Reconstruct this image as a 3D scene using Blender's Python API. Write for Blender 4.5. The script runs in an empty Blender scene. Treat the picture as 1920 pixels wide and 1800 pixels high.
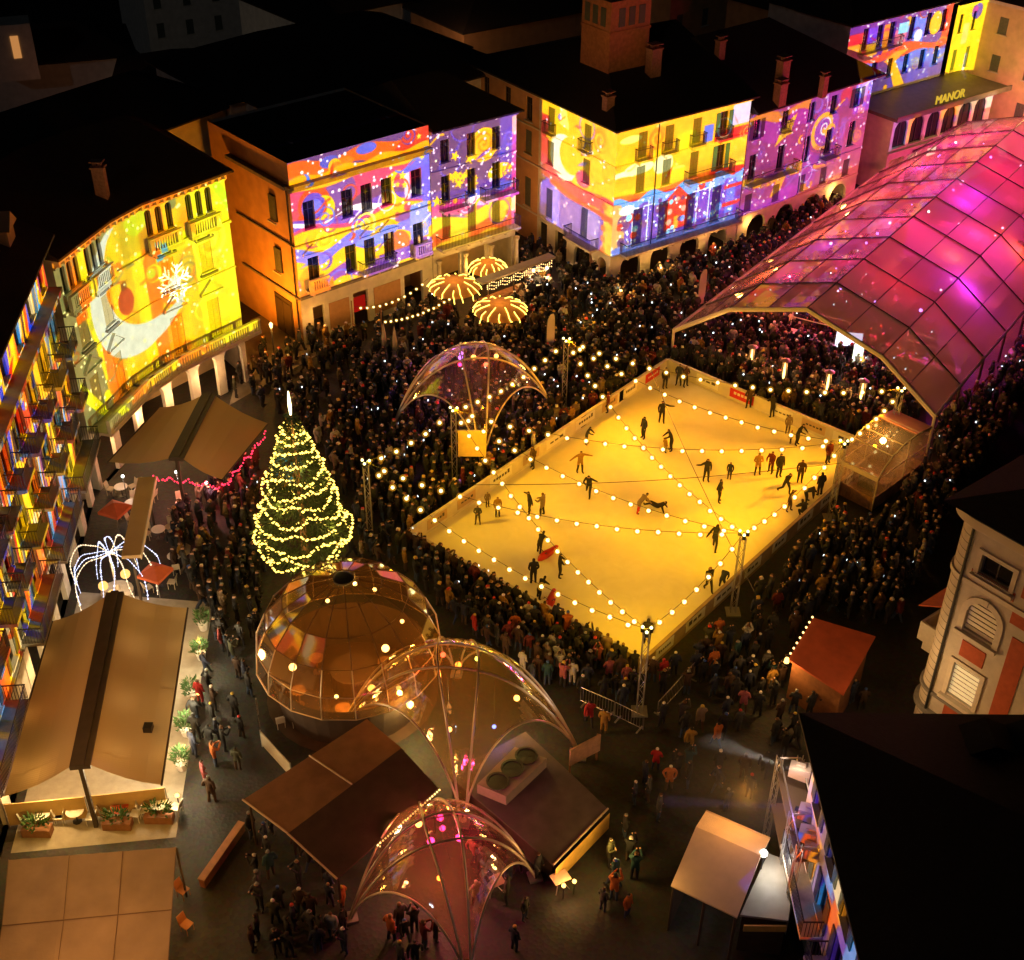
import bpy, math, random, numpy as np
from mathutils import Vector, Matrix
R = math.radians
random.seed(7)
S = bpy.context.scene
COL = S.collection
# ---------------------------------------------------------------- camera (drone, 47 m up, looking 35 degrees down)
CF, CP, CR, CH = 2400.0, R(35.0), R(0.6), 47.0
c_f = Vector((0, math.cos(CP), -math.sin(CP)))
c_r0 = Vector((1, 0, 0)); c_u0 = c_r0.cross(c_f)
c_r = c_r0*math.cos(CR) + c_u0*math.sin(CR)
c_u = c_u0*math.cos(CR) - c_r0*math.sin(CR)
cam = bpy.data.cameras.new('camera'); cam_o = bpy.data.objects.new('camera', cam); COL.objects.link(cam_o)
cam.sensor_width = 36; cam.lens = 36*CF/1920; cam.clip_end = 2000; cam.clip_start = 1
M3 = Matrix((c_r, c_u, -c_f)).transposed().to_4x4(); M3.translation = (0, 0, CH)
cam_o.matrix_world = M3
S.camera = cam_o

def G(x, y, z=0.0):
    """survey of the photograph: the point of height z that shows at pixel (x, y)"""
    d = c_r*((x-960)/CF) - c_u*((y-900)/CF) + c_f
    t = (z-CH)/d.z
    return Vector((d.x*t, d.y*t, z))

def PX(p):
    q = Vector(p) - Vector((0, 0, CH))
    return 960+CF*q.dot(c_r)/q.dot(c_f), 900-CF*q.dot(c_u)/q.dot(c_f)

# ---------------------------------------------------------------- materials
MATS = {}
def mat(name, col=(.5, .5, .5), rough=.7, var=0.0, scale=3.0, bump=0.0, bscale=20.0, metal=0.0, spec=.5, emit=None, estr=0.0, var2=None):
    if name in MATS: return MATS[name]
    m = bpy.data.materials.new(name); m.use_nodes = True
    nt = m.node_tree; b = nt.nodes['Principled BSDF']
    b.inputs['Base Color'].default_value = (*col, 1); b.inputs['Roughness'].default_value = rough
    b.inputs['Metallic'].default_value = metal; b.inputs['Specular IOR Level'].default_value = spec
    tc = nt.nodes.new('ShaderNodeTexCoord')
    if var or var2:
        n = nt.nodes.new('ShaderNodeTexNoise'); n.inputs['Scale'].default_value = scale; n.inputs['Detail'].default_value = 6
        nt.links.new(tc.outputs['Object'], n.inputs['Vector'])
        r = nt.nodes.new('ShaderNodeValToRGB'); r.color_ramp.elements[0].position = .3; r.color_ramp.elements[1].position = .7
        lo = tuple(max(0, c*(1-var)) for c in col); hi = var2 if var2 else tuple(min(1, c*(1+var)) for c in col)
        r.color_ramp.elements[0].color = (*lo, 1); r.color_ramp.elements[1].color = (*hi, 1)
        nt.links.new(n.outputs['Fac'], r.inputs['Fac']); nt.links.new(r.outputs['Color'], b.inputs['Base Color'])
    if bump:
        n2 = nt.nodes.new('ShaderNodeTexNoise'); n2.inputs['Scale'].default_value = bscale; n2.inputs['Detail'].default_value = 4
        nt.links.new(tc.outputs['Object'], n2.inputs['Vector'])
        bp = nt.nodes.new('ShaderNodeBump'); bp.inputs['Strength'].default_value = bump; bp.inputs['Distance'].default_value = .05
        nt.links.new(n2.outputs['Fac'], bp.inputs['Height']); nt.links.new(bp.outputs['Normal'], b.inputs['Normal'])
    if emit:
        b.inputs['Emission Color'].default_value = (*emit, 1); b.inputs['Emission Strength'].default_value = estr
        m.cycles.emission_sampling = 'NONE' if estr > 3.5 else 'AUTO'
    MATS[name] = m
    return m

def lamp_mat(name, col, strength, nee=False):
    """a glowing lamp glass"""
    if name in MATS: return MATS[name]
    m = bpy.data.materials.new(name); m.use_nodes = True; nt = m.node_tree; nt.nodes.clear()
    e = nt.nodes.new('ShaderNodeEmission'); e.inputs[0].default_value = (*col, 1); e.inputs[1].default_value = strength
    o = nt.nodes.new('ShaderNodeOutputMaterial'); nt.links.new(e.outputs[0], o.inputs[0])
    m.cycles.emission_sampling = 'FRONT' if nee else 'NONE'
    MATS[name] = m
    return m

def film(name, clear=(1, 1, 1), see=.6, scatter=(.8, .8, .8), gloss=.25, rough=.08, bump=.0, bscale=3):
    """clear plastic sheet: partly see-through, partly scattering, with a sheen"""
    if name in MATS: return MATS[name]
    m = bpy.data.materials.new(name); m.use_nodes = True; nt = m.node_tree; nt.nodes.clear()
    N = nt.nodes.new; L = nt.links.new
    tr = N('ShaderNodeBsdfTransparent'); tr.inputs[0].default_value = (*clear, 1)
    df = N('ShaderNodeBsdfDiffuse'); df.inputs[0].default_value = (*scatter, 1)
    tl = N('ShaderNodeBsdfTranslucent'); tl.inputs[0].default_value = (*scatter, 1)
    gl = N('ShaderNodeBsdfGlossy'); gl.inputs['Roughness'].default_value = rough
    a = N('ShaderNodeMixShader'); a.inputs[0].default_value = .6; L(df.outputs[0], a.inputs[1]); L(tl.outputs[0], a.inputs[2])
    b = N('ShaderNodeMixShader'); b.inputs[0].default_value = 1-see; L(tr.outputs[0], b.inputs[1]); L(a.outputs[0], b.inputs[2])
    fr = N('ShaderNodeLayerWeight'); fr.inputs[0].default_value = .35
    mm = N('ShaderNodeMath'); mm.operation = 'MULTIPLY_ADD'; mm.inputs[1].default_value = gloss*2; mm.inputs[2].default_value = gloss*.25; mm.use_clamp = True
    L(fr.outputs['Facing'], mm.inputs[0])
    c = N('ShaderNodeMixShader'); L(mm.outputs[0], c.inputs[0]); L(b.outputs[0], c.inputs[1]); L(gl.outputs[0], c.inputs[2])
    if bump:
        tc = N('ShaderNodeTexCoord'); nz = N('ShaderNodeTexNoise'); nz.inputs['Scale'].default_value = bscale; nz.inputs['Detail'].default_value = 3
        L(tc.outputs['Object'], nz.inputs['Vector']); bp = N('ShaderNodeBump'); bp.inputs['Strength'].default_value = bump; bp.inputs['Distance'].default_value = .2
        L(nz.outputs['Fac'], bp.inputs['Height']); L(bp.outputs[0], gl.inputs['Normal'])
    o = N('ShaderNodeOutputMaterial'); L(c.outputs[0], o.inputs[0])
    MATS[name] = m
    return m

# ---------------------------------------------------------------- mesh builder
class MB:
    def __init__(s, M=None): s.v = []; s.f = []; s.m = []; s.M = M
    def add(s, vs, fs, m=0):
        o = len(s.v)
        if s.M is not None: vs = [s.M @ Vector(p) for p in vs]
        s.v += [tuple(p) for p in vs]; s.f += [tuple(i+o for i in f) for f in fs]; s.m += [m]*len(fs)
        return s
    def box(s, x0, x1, y0, y1, z0, z1, m=0):
        return s.add([(x0, y0, z0), (x1, y0, z0), (x1, y1, z0), (x0, y1, z0), (x0, y0, z1), (x1, y0, z1), (x1, y1, z1), (x0, y1, z1)],
                     [(3, 2, 1, 0), (4, 5, 6, 7), (0, 1, 5, 4), (1, 2, 6, 5), (2, 3, 7, 6), (3, 0, 4, 7)], m)
    def quad(s, a, b, c, d, m=0): return s.add([a, b, c, d], [(0, 1, 2, 3)], m)
    def slab(s, pts, t, m=0):
        """a sheet with thickness t below the given polygon"""
        n = len(pts); pts = [Vector(p) for p in pts]
        lo = [p - Vector((0, 0, t)) for p in pts]
        return s.add(pts+lo, [tuple(range(n)), tuple(range(2*n-1, n-1, -1))] + [(i+n, (i+1) % n+n, (i+1) % n, i) for i in range(n)], m)
    def prism(s, poly, z0, z1, m=0, top=None):
        n = len(poly); tp = top or poly
        return s.add([(x, y, z0) for x, y in poly]+[(x, y, z1) for x, y in tp],
                     [tuple(range(n-1, -1, -1)), tuple(range(n, 2*n))]+[(i, (i+1) % n, (i+1) % n+n, i+n) for i in range(n)], m)
    def tube(s, pts, r, n=6, m=0, cap=True):
        pts = [Vector(p) for p in pts]; k = len(pts); vs = []; fs = []
        rs = r if isinstance(r, (list, tuple)) else [r]*k
        t0 = (pts[1]-pts[0]).normalized(); up = Vector((0, 0, 1)) if abs(t0.z) < .9 else Vector((1, 0, 0))
        x = t0.cross(up).normalized()
        for i, p in enumerate(pts):
            t = (pts[min(i+1, k-1)]-pts[max(i-1, 0)]).normalized()
            x = (x - t*x.dot(t)).normalized(); y = t.cross(x)
            for j in range(n):
                a = 2*math.pi*j/n; vs.append(p+(x*math.cos(a)+y*math.sin(a))*rs[i])
        for i in range(k-1):
            for j in range(n):
                fs.append((i*n+j, i*n+(j+1) % n, (i+1)*n+(j+1) % n, (i+1)*n+j))
        if cap: fs += [tuple(range(n-1, -1, -1)), tuple(range((k-1)*n, k*n))]
        return s.add(vs, fs, m)
    def lathe(s, prof, n=12, c=(0, 0), m=0, closed=True):
        vs = []; fs = []; k = len(prof)
        for r, z in prof:
            for j in range(n):
                a = 2*math.pi*j/n; vs.append((c[0]+r*math.cos(a), c[1]+r*math.sin(a), z))
        for i in range(k-1):
            for j in range(n): fs.append((i*n+j, i*n+(j+1) % n, (i+1)*n+(j+1) % n, (i+1)*n+j))
        if closed: fs += [tuple(range(n-1, -1, -1)), tuple(range((k-1)*n, k*n))]
        return s.add(vs, fs, m)
    def sphere(s, c, r, n=8, k=5, m=0, sz=1.0):
        pr = [(max(r*math.sin(math.pi*i/k), r*.02), c[2]-r*sz*math.cos(math.pi*i/k)) for i in range(k+1)]
        return s.lathe(pr, n, (c[0], c[1]), m)
    def mesh(s, name, mats, smooth=False):
        me = bpy.data.meshes.new(name); me.from_pydata(s.v, [], s.f)
        for mm in (mats if isinstance(mats, (list, tuple)) else [mats]): me.materials.append(mm)
        if s.m and max(s.m): me.polygons.foreach_set('material_index', s.m)
        if smooth: me.polygons.foreach_set('use_smooth', [True]*len(me.polygons))
        me.update()
        return me
    def build(s, name, mats, parent=None, smooth=False):
        return link(name, s.mesh(name, mats, smooth), parent)

def link(name, me, parent=None, loc=None, rz=0):
    o = bpy.data.objects.new(name, me); COL.objects.link(o)
    if parent: o.parent = parent
    if loc is not None: o.location = loc
    if rz: o.rotation_euler = (0, 0, rz)
    return o
def tag(o, label=None, cat=None, group=None, kind=None):
    if label: o['label'] = label
    if cat: o['category'] = cat
    if group: o['group'] = group
    if kind: o['kind'] = kind
    return o
def thing(name, label, cat, loc=(0, 0, 0), rz=0, group=None):
    return tag(link(name, None, None, loc, rz), label, cat, group)
def world_mb(root):
    """a builder that takes world coordinates for a part of root"""
    M = Matrix.Translation(root.location) @ root.rotation_euler.to_matrix().to_4x4()
    return MB(M.inverted())

def lamp(kind, loc, energy, col, size=.1, target=None, angle=90, blend=.5, name='lamp'):
    ld = bpy.data.lights.new(name, kind); ld.energy = energy; ld.color = col; ld.shadow_soft_size = size
    o = bpy.data.objects.new(name, ld); COL.objects.link(o); o.location = loc
    if kind == 'SPOT':
        ld.spot_size = R(angle); ld.spot_blend = blend
        o.rotation_mode = 'QUATERNION'; o.rotation_quaternion = (Vector(target)-Vector(loc)).to_track_quat('-Z', 'Y')
    return o

# ---------------------------------------------------------------- picture projectors: a spot lamp with a painted slide
class Art:
    """a slide painted in metres over a facade rectangle w x h"""
    def __init__(s, w, h, bg, res=256):
        s.w, s.h = w, h; s.nx = res; s.ny = max(32, int(res*h/w))
        s.X, s.Y = np.meshgrid((np.arange(s.nx)+.5)/s.nx*w, (np.arange(s.ny)+.5)/s.ny*h)
        s.p = np.zeros((s.ny, s.nx, 3)); s.p[:] = bg; s.soft = 1.2*w/res
        s.rng = np.random.default_rng(int(w*1000+h*77))
    def over(s, d, col, op=1.0):
        """paint col where the signed distance d (metres) is below 0"""
        a = np.clip(.5-d/s.soft, 0, 1)*op
        s.p = s.p*(1-a[..., None])+np.array(col)*a[..., None]
        return s
    def disc(s, x, y, r, col, op=1.0, ry=None):
        return s.over((np.hypot((s.X-x), (s.Y-y)*r/(ry or r))-r), col, op)
    def ring(s, x, y, r, t, col, op=1.0): return s.over(abs(np.hypot(s.X-x, s.Y-y)-r)-t, col, op)
    def moon(s, x, y, r, col, dx=.4, dy=.2, k=.8, op=1.0):
        a = np.hypot(s.X-x, s.Y-y)-r; b = r*k-np.hypot(s.X-x-dx*r, s.Y-y-dy*r)
        return s.over(np.maximum(a, b), col, op)
    def star(s, x, y, r, col, n=5, inner=.45, rot=.3, op=1.0):
        th = np.arctan2(s.Y-y, s.X-x)+rot; q = np.abs(((th*n/(2*np.pi)) % 1)-.5)*2
        return s.over(np.hypot(s.X-x, s.Y-y)-r*(inner+(1-inner)*q**1.5), col, op)
    def wave(s, y0, y1, col, amp=.4, lam=4, ph=0, slope=0, op=1.0, ph2=None):
        a = amp*np.sin(s.X*2*np.pi/lam+ph)+slope*s.X; b = amp*np.sin(s.X*2*np.pi/lam*.83+(ph if ph2 is None else ph2))+slope*s.X
        return s.over(np.maximum(y0+a-s.Y, s.Y-y1-b), col, op)
    def swirl(s, x, y, r, col, turns=2.5, t=.45, op=1.0, sign=1):
        d = np.hypot(s.X-x, s.Y-y); th = np.arctan2(s.Y-y, s.X-x)*sign
        f = np.abs((d/r*turns-th/(2*np.pi)) % 1-.5)*2
        return s.over(np.maximum((f-t)*r/turns*.5, d-r), col, op)
    def rect(s, x0, x1, y0, y1, col, op=1.0): return s.over(np.maximum(abs(s.X-(x0+x1)/2)-(x1-x0)/2, abs(s.Y-(y0+y1)/2)-(y1-y0)/2), col, op)
    def poly(s, pts, col, op=1.0):
        d = np.full(s.X.shape, -1e9); n = len(pts); A = sum(pts[i][0]*pts[(i+1) % n][1]-pts[(i+1) % n][0]*pts[i][1] for i in range(n))
        for i in range(n):
            (x0, y0), (x1, y1) = pts[i], pts[(i+1) % n]; l = math.hypot(x1-x0, y1-y0)
            e = ((s.X-x0)*(y1-y0)-(s.Y-y0)*(x1-x0))/l*(1 if A > 0 else -1); d = np.maximum(d, e)
        return s.over(d, col, op)
    def dots(s, n, col, r0=.05, r1=.14, box=None, op=1.0):
        x0, x1, y0, y1 = box or (0, s.w, 0, s.h)
        for _ in range(n): s.disc(s.rng.uniform(x0, x1), s.rng.uniform(y0, y1), s.rng.uniform(r0, r1), col, op)
        return s
    def stars(s, n, col, r0=.15, r1=.4, box=None):
        x0, x1, y0, y1 = box or (0, s.w, 0, s.h)
        for _ in range(n): s.star(s.rng.uniform(x0, x1), s.rng.uniform(y0, y1), s.rng.uniform(r0, r1), col, rot=s.rng.uniform(0, 6))
        return s
    def flake(s, x, y, r, col):
        for k in range(6):
            a = k*math.pi/3+.2; c, q = math.cos(a), math.sin(a)
            u = (s.X-x)*c+(s.Y-y)*q; v = -(s.X-x)*q+(s.Y-y)*c
            s.over(np.maximum(np.maximum(abs(v)-.07, -u), u-r), col)
            for t in (.45, .75): s.over(np.maximum(np.maximum(abs(abs(v)-(u-r*t))-.07, abs(v)-.35*r), r*t-u), col)
        return s

def busy(s, n, pal, seed=1, r0=.35, r1=1.1):
    # fine curls, arcs and flecks all over the slide
    g = np.random.default_rng(seed)
    for _ in range(n):
        x, y, r, c = g.uniform(0, s.w), g.uniform(0, s.h), g.uniform(r0, r1), pal[g.integers(len(pal))]; k = g.integers(6)
        if k == 0: s.swirl(x, y, r*.8, c, g.uniform(1.3, 2.4), .28, .9, g.choice([-1, 1]))
        elif k == 1: s.ring(x, y, r, .06, c, .9)
        elif k == 2: s.moon(x, y, r*.7, c, g.uniform(-.6, .6), g.uniform(-.4, .4), .85, .95)
        elif k == 3:
            a = g.uniform(0, 3.1); dx, dy = math.cos(a)*r, math.sin(a)*r; s.poly([(x-dx, y-dy), (x+.12, y-.12), (x+dx, y+dy), (x-.12, y+.12)], c, .9)
        elif k == 4: s.over(np.maximum(abs(s.Y-y-.35*np.sin((s.X-x)*2.2))-.09, abs(s.X-x)-r*1.3), c, .9)
        else: s.disc(x, y, r*.35, c, .9)
    return s
Art.busy = busy

LAMP_ALBEDO = .6
def project(art, L, P0, e1, gain=1.2, name='picture_projector_lamp', z0=0.0):
    """throw the slide from lens position L on the wall rectangle that starts at P0 and runs along e1"""
    L = Vector(L); P0 = Vector(P0); e1 = Vector(e1).normalized(); e2 = Vector((0, 0, 1)); n = e1.cross(e2); w, h = art.w, art.h
    Xp = [P0[i]+e1[i]*art.X+e2[i]*art.Y-L[i] for i in range(3)]
    d2 = Xp[0]**2+Xp[1]**2+Xp[2]**2; cs = np.abs(Xp[0]*n.x+Xp[1]*n.y+Xp[2]*n.z)/np.sqrt(d2)
    ref = float(np.mean(d2/cs)); lin = np.where(art.p <= .04045, art.p/12.92, ((np.clip(art.p, 0, None)+.055)/1.055)**2.4)
    px = np.zeros((art.ny, art.nx, 4), np.float32); px[..., :3] = (lin**1.7)*(d2/cs/ref)[..., None]; px[..., 3] = 1
    img = bpy.data.images.new('projector_slide', art.nx, art.ny, float_buffer=True); img.colorspace_settings.name = 'Non-Color'
    img.pixels.foreach_set(px.ravel()); img.update(); img.pack()
    ld = bpy.data.lights.new(name, 'SPOT'); ld.energy = gain*4*math.pi**2*ref/LAMP_ALBEDO; ld.shadow_soft_size = .02; ld.spot_blend = 0
    lo = bpy.data.objects.new(name, ld); COL.objects.link(lo); lo.location = L
    c0 = P0+e1*w/2+e2*h/2; q = (c0-L).to_track_quat('-Z', 'Y'); lo.rotation_mode = 'QUATERNION'; lo.rotation_quaternion = q
    ld.spot_size = min(3.0, 2.15*max((c0-L).angle(P0+e1*a*w+e2*b*h-L) for a in (0, 1) for b in (0, 1)))
    k = (P0-L).dot(n); qi = q.inverted()
    A = qi@((e1*k+n*((L-P0).dot(e1)))/w); B = qi@((e2*k+n*((L-P0).dot(e2)))/h); Nn = qi@n
    ld.use_nodes = True; nt = ld.node_tree; nt.nodes.clear(); nd = nt.nodes.new; lk = nt.links.new
    tc = nd('ShaderNodeTexCoord')
    def dot(v):
        x = nd('ShaderNodeVectorMath'); x.operation = 'DOT_PRODUCT'; lk(tc.outputs['Normal'], x.inputs[0]); x.inputs[1].default_value = v
        return x.outputs['Value']
    def div(p, r):
        x = nd('ShaderNodeMath'); x.operation = 'DIVIDE'; lk(p, x.inputs[0]); lk(r, x.inputs[1]); return x.outputs[0]
    a, b, c = dot(A), dot(B), dot(Nn); cb = nd('ShaderNodeCombineXYZ'); lk(div(a, c), cb.inputs[0]); lk(div(b, c), cb.inputs[1])
    it = nd('ShaderNodeTexImage'); it.image = img; it.extension = 'CLIP'; lk(cb.outputs[0], it.inputs[0])
    em = nd('ShaderNodeEmission'); lk(it.outputs[0], em.inputs[0]); out = nd('ShaderNodeOutputLight'); lk(em.outputs[0], out.inputs[0])
    return lo
# ================================================================= HOUSES
plaster = mat('pale_plaster', (.62, .58, .5), .9, .12, 1.5, .25, 12)
plaster_y = mat('ochre_plaster', (.62, .47, .25), .9, .12, 1.2, .25, 12)
plaster_o = mat('orange_and_lamplit_plaster', (.55, .3, .13), .9, .14, 1.0, .25, 12)
stone = mat('sandstone', (.5, .44, .36), .85, .15, 3, .4, 18)
dark_stone = mat('grey_stone', (.2, .18, .16), .85, .2, 2, .4, 15)
trim_m = mat('cream_trim', (.6, .54, .44), .8, .08, 4)
glass_m = mat('dark_window_glass', (.012, .012, .015), .12, spec=.6)
frame_m = mat('brown_window_frame', (.05, .035, .025), .6)
shut_g = mat('grey_green_shutter', (.11, .12, .09), .7, .15, 8)
shut_b = mat('blue_shutter', (.04, .16, .5), .6, .1, 8)
shut_y = mat('ochre_shutter', (.5, .38, .2), .7, .1, 8)
iron = mat('black_iron', (.02, .02, .02), .5)
roofm = bpy.data.materials.new('clay_roof_tiles'); roofm.use_nodes = True
def _roof(m):
    nt = m.node_tree; b = nt.nodes['Principled BSDF']; b.inputs['Roughness'].default_value = .85
    tc = nt.nodes.new('ShaderNodeTexCoord'); w = nt.nodes.new('ShaderNodeTexBrick'); w.inputs['Scale'].default_value = 3.2
    w.inputs['Color1'].default_value = (.055, .035, .026, 1); w.inputs['Color2'].default_value = (.035, .025, .02, 1); w.inputs['Mortar'].default_value = (.012, .009, .008, 1)
    nt.links.new(tc.outputs['Object'], w.inputs['Vector']); nt.links.new(w.outputs['Color'], b.inputs['Base Color'])
    bp = nt.nodes.new('ShaderNodeBump'); bp.inputs['Strength'].default_value = .5; bp.inputs['Distance'].default_value = .06
    nt.links.new(w.outputs['Fac'], bp.inputs['Height']); nt.links.new(bp.outputs[0], b.inputs['Normal'])
_roof(roofm)
brick_m = mat('chimney_brick', (.38, .19, .12), .9, .25, 6, .4, 25)

def house(label, p0, p1, group=None):
    """an Empty at the left end of the street front, x runs along the front, y into the house"""
    p0 = Vector((*p0, 0)); d = Vector((*p1, 0))-p0
    r = thing('house', label, 'house', p0, math.atan2(d.y, d.x), group); r['_L'] = d.length
    return r, d.length

def arc(xc, zs, r, n=8): return [(xc+r*math.cos(math.pi*i/n), zs+r*math.sin(math.pi*i/n)) for i in range(n+1)]

def wall(mb, x0, x1, z0, z1, ops, m=0, y=0.0, deep=.28):
    """front face with real openings (xa, xb, za, zb, arched) and their reveals"""
    zs = sorted({z0, z1, *[o[2] for o in ops], *[o[3] for o in ops]}); zs = [z for z in zs if z0 <= z <= z1]
    for a, b in zip(zs, zs[1:]):
        if b-a < 1e-4: continue
        cov = sorted([(o[0], o[1]) for o in ops if o[2] <= a+1e-4 and o[3] >= b-1e-4]); x = x0
        for xa, xb in cov+[(x1, x1)]:
            if xa-x > 1e-4: mb.quad((x, y, a), (xa, y, a), (xa, y, b), (x, y, b), m)
            x = max(x, xb)
    for xa, xb, za, zb, ar in ops:
        if ar:
            r = (xb-xa)/2; pts = arc((xa+xb)/2, zb-r, r, 10)
            mb.add([(xb, y, zb)]+[(px, y, pz) for px, pz in pts[:6]], [tuple(range(7))], m)
            mb.add([(xa, y, zb)]+[(px, y, pz) for px, pz in pts[5:]], [tuple(range(7))], m)
            path = [(xb, za)]+pts+[(xa, za)]
        else: path = [(xb, za), (xb, zb), (xa, zb), (xa, za)]
        for p, q in zip(path, path[1:]+path[:1]): mb.quad((p[0], y, p[1]), (q[0], y, q[1]), (q[0], y+deep, q[1]), (p[0], y+deep, p[1]), m)

WC = {}
def win_meshes(w, h, ar, style):
    k = (round(w, 2), round(h, 2), ar, style)
    if k in WC: return WC[k]
    f = MB(); t = .07; r = w/2
    if ar:
        pts = [(w/2, 0)]+arc(0, h-r, r)+[(-w/2, 0)]; pin = [(x*(1-2*t/w), max(z-t, t) if z > t else t) for x, z in pts]
        for i in range(len(pts)-1):
            a, b, c, d = pts[i], pts[i+1], pin[i+1], pin[i]; f.quad((a[0], .15, a[1]), (b[0], .15, b[1]), (c[0], .15, c[1]), (d[0], .15, d[1]))
        g = MB().add([(x, .2, z) for x, z in pts], [tuple(range(len(pts)))])
    else:
        f.box(-w/2, -w/2+t, .13, .19, 0, h); f.box(w/2-t, w/2, .13, .19, 0, h); f.box(-w/2+t, w/2-t, .13, .19, h-t, h); f.box(-w/2+t, w/2-t, .13, .19, 0, t)
        g = MB().quad((-w/2, .2, 0), (w/2, .2, 0), (w/2, .2, h), (-w/2, .2, h))
    f.box(-.03, .03, .135, .185, t, h-t); 
    if h > 1.5 and not ar: f.box(-w/2+t, w/2-t, .14, .18, h*.68, h*.68+.04)
    sub = [('pane', g.mesh('pane', glass_m))]
    sm = {'g': shut_g, 'b': shut_b, 'y': shut_y}.get(style[-1])
    if style[:4] == 'open':
        for s in (-1, 1):
            q = MB(); a, b = sorted((s*(w/2+.03), s*(w+.01))); q.box(a, b, -.07, -.02, .02, h-.02)
            for i in range(int(h/.16)): q.box(a+.05, b-.05, -.085, -.072, .1+i*.16, .17+i*.16)
            sub.append(('shutter', q.mesh('shutter', sm)))
    if style[:4] == 'shut':
        for s in (-1, 1):
            q = MB(); a, b = sorted((s*.01, s*(w/2-.01))); q.box(a, b, .05, .1, .02, h-.02)
            for i in range(int(h/.16)): q.box(a+.05, b-.05, .035, .049, .1+i*.16, .17+i*.16)
            sub.append(('shutter', q.mesh('shutter', sm)))
    sl = MB().box(-w/2-.12, w/2+.12, -.12, .02, -.1, -.005); sub.append(('sill', sl.mesh('sill', trim_m)))
    WC[k] = (f.mesh('window', frame_m), sub)
    return WC[k]

def window(root, x, z, w, h, ar=False, style='dark', M=None, y=0.0):
    me, sub = win_meshes(w, h, ar, style)
    o = link('window', me, root); o.matrix_local = (M or Matrix()) @ Matrix.Translation((x, y, z))
    for n, m in sub: link(n, m, o)
    return o

def balcony(root, x0, x1, z, d=.8, style='iron', M=None, y=0, name='balcony', m1=None):
    b = MB(M); b.box(x0, x1, y-d, y-.003, z-.18, z)
    for xx in np.arange(x0+.3, x1-.1, 1.2): b.box(xx, xx+.14, y-d*.8, y-.003, z-.42, z-.181)
    o = b.build(name, m1 or stone, root); r = MB(M); h = .95
    if style == 'iron':
        r.box(x0, x1, y-d, y-d+.05, z+h-.05, z+h); 
        for xx in (x0, x1-.05): r.box(xx, xx+.05, y-d+.05, y-.01, z+h-.05, z+h)
        for xx in np.arange(x0, x1, .14): r.box(xx, xx+.025, y-d+.01, y-d+.035, z+.003, z+h-.05)
        for yy in np.arange(y-d+.14, y-.05, .14):
            for xx in (x0+.01, x1-.035): r.box(xx, xx+.025, yy, yy+.025, z+.003, z+h-.05)
        r.build('railing', iron, o)
    else:
        r.box(x0, x1, y-d, y-d+.22, z+h-.12, z+h); r.box(x0, x1, y-d+.02, y-d+.2, z+.003, z+.12)
        for xx in np.arange(x0, x1-.2, 2.1): r.box(xx, xx+.3, y-d-.02, y-d+.24, z+.125, z+h-.125)
        for xx in np.arange(x0+.08, x1-.05, .2): r.box(xx, xx+.09, y-d+.06, y-d+.15, z+.121, z+h-.121)
        r.build('railing', trim_m, o)
    return o

def roof(root, front, back, ze, zr, over=.6, hipL=True, hipR=True, flat_gable=True, m=None):
    """eaves polylines front and back (local xy, left to right), ridge half way between"""
    n = len(front); mb = MB(); fr = [Vector((*p, ze)) for p in front]; bk = [Vector((*p, ze)) for p in back]
    rd = [(a+b)/2 for a, b in zip(fr, bk)]
    run = (bk[0]-fr[0]).length/2
    if hipL: rd[0] = rd[0]+(rd[1]-rd[0]).normalized()*min(run, (rd[1]-rd[0]).length*.48)
    if hipR: rd[-1] = rd[-1]+(rd[-2]-rd[-1]).normalized()*min(run, (rd[-2]-rd[-1]).length*.48)
    for p in rd: p.z = zr
    for i in range(n-1):
        mb.quad(fr[i], fr[i+1], rd[i+1], rd[i]); mb.quad(bk[i+1], bk[i], rd[i], rd[i+1])
    mb.add([bk[0], fr[0], rd[0]], [(0, 1, 2)]); mb.add([fr[-1], bk[-1], rd[-1]], [(0, 1, 2)])
    per = fr+bk[::-1]; k = len(per)
    dn = [p-Vector((0, 0, .14)) for p in per]
    mb.add(per+dn, [(i, i+k, (i+1) % k+k, (i+1) % k) for i in range(k)]); mb.add(dn, [tuple(range(k-1, -1, -1))])
    return mb.build('roof', m or roofm, root)

def chimney(rf, x, y, z, h=1.5, w=.7, m=None):
    b = MB(); b.box(x-w/2, x+w/2, y-w/2*.8, y+w/2*.8, z-1.2, z+h); b.box(x-w/2-.08, x+w/2+.08, y-w/2*.8-.08, y+w/2*.8+.08, z+h, z+h+.1)
    for sx in (-.2, .2): b.box(x+sx*w-.1, x+sx*w+.1, y-.12, y+.12, z+h+.1, z+h+.35)
    b.box(x-w/2-.04, x+w/2+.04, y-w/2*.8-.04, y+w/2*.8+.04, z+h+.36, z+h+.42)
    return b.build('chimney', m or brick_m, rf)

def shell(root, L, D, H, ops, mats, z0=0.0, back=True, extra=None):
    b = MB(); wall(b, 0, L, z0, H, ops)
    sm = 1 if isinstance(mats, list) else 0; b.quad((0, D, z0), (0, 0, z0), (0, 0, H), (0, D, H), sm); b.quad((L, 0, z0), (L, D, z0), (L, D, H), (L, 0, H), sm); b.quad((L, D, z0), (0, D, z0), (0, D, H), (L, D, H))
    if extra: extra(b)
    return b.build('wall', mats, root)

def row(root, xs, z0, z1, w, ops, style='dark', ar=False):
    for x in xs:
        ops.append((x-w/2, x+w/2, z0, z1, ar)); st = style(x) if callable(style) else style
        window(root, x, z0, w, z1-z0, ar, st)

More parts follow.
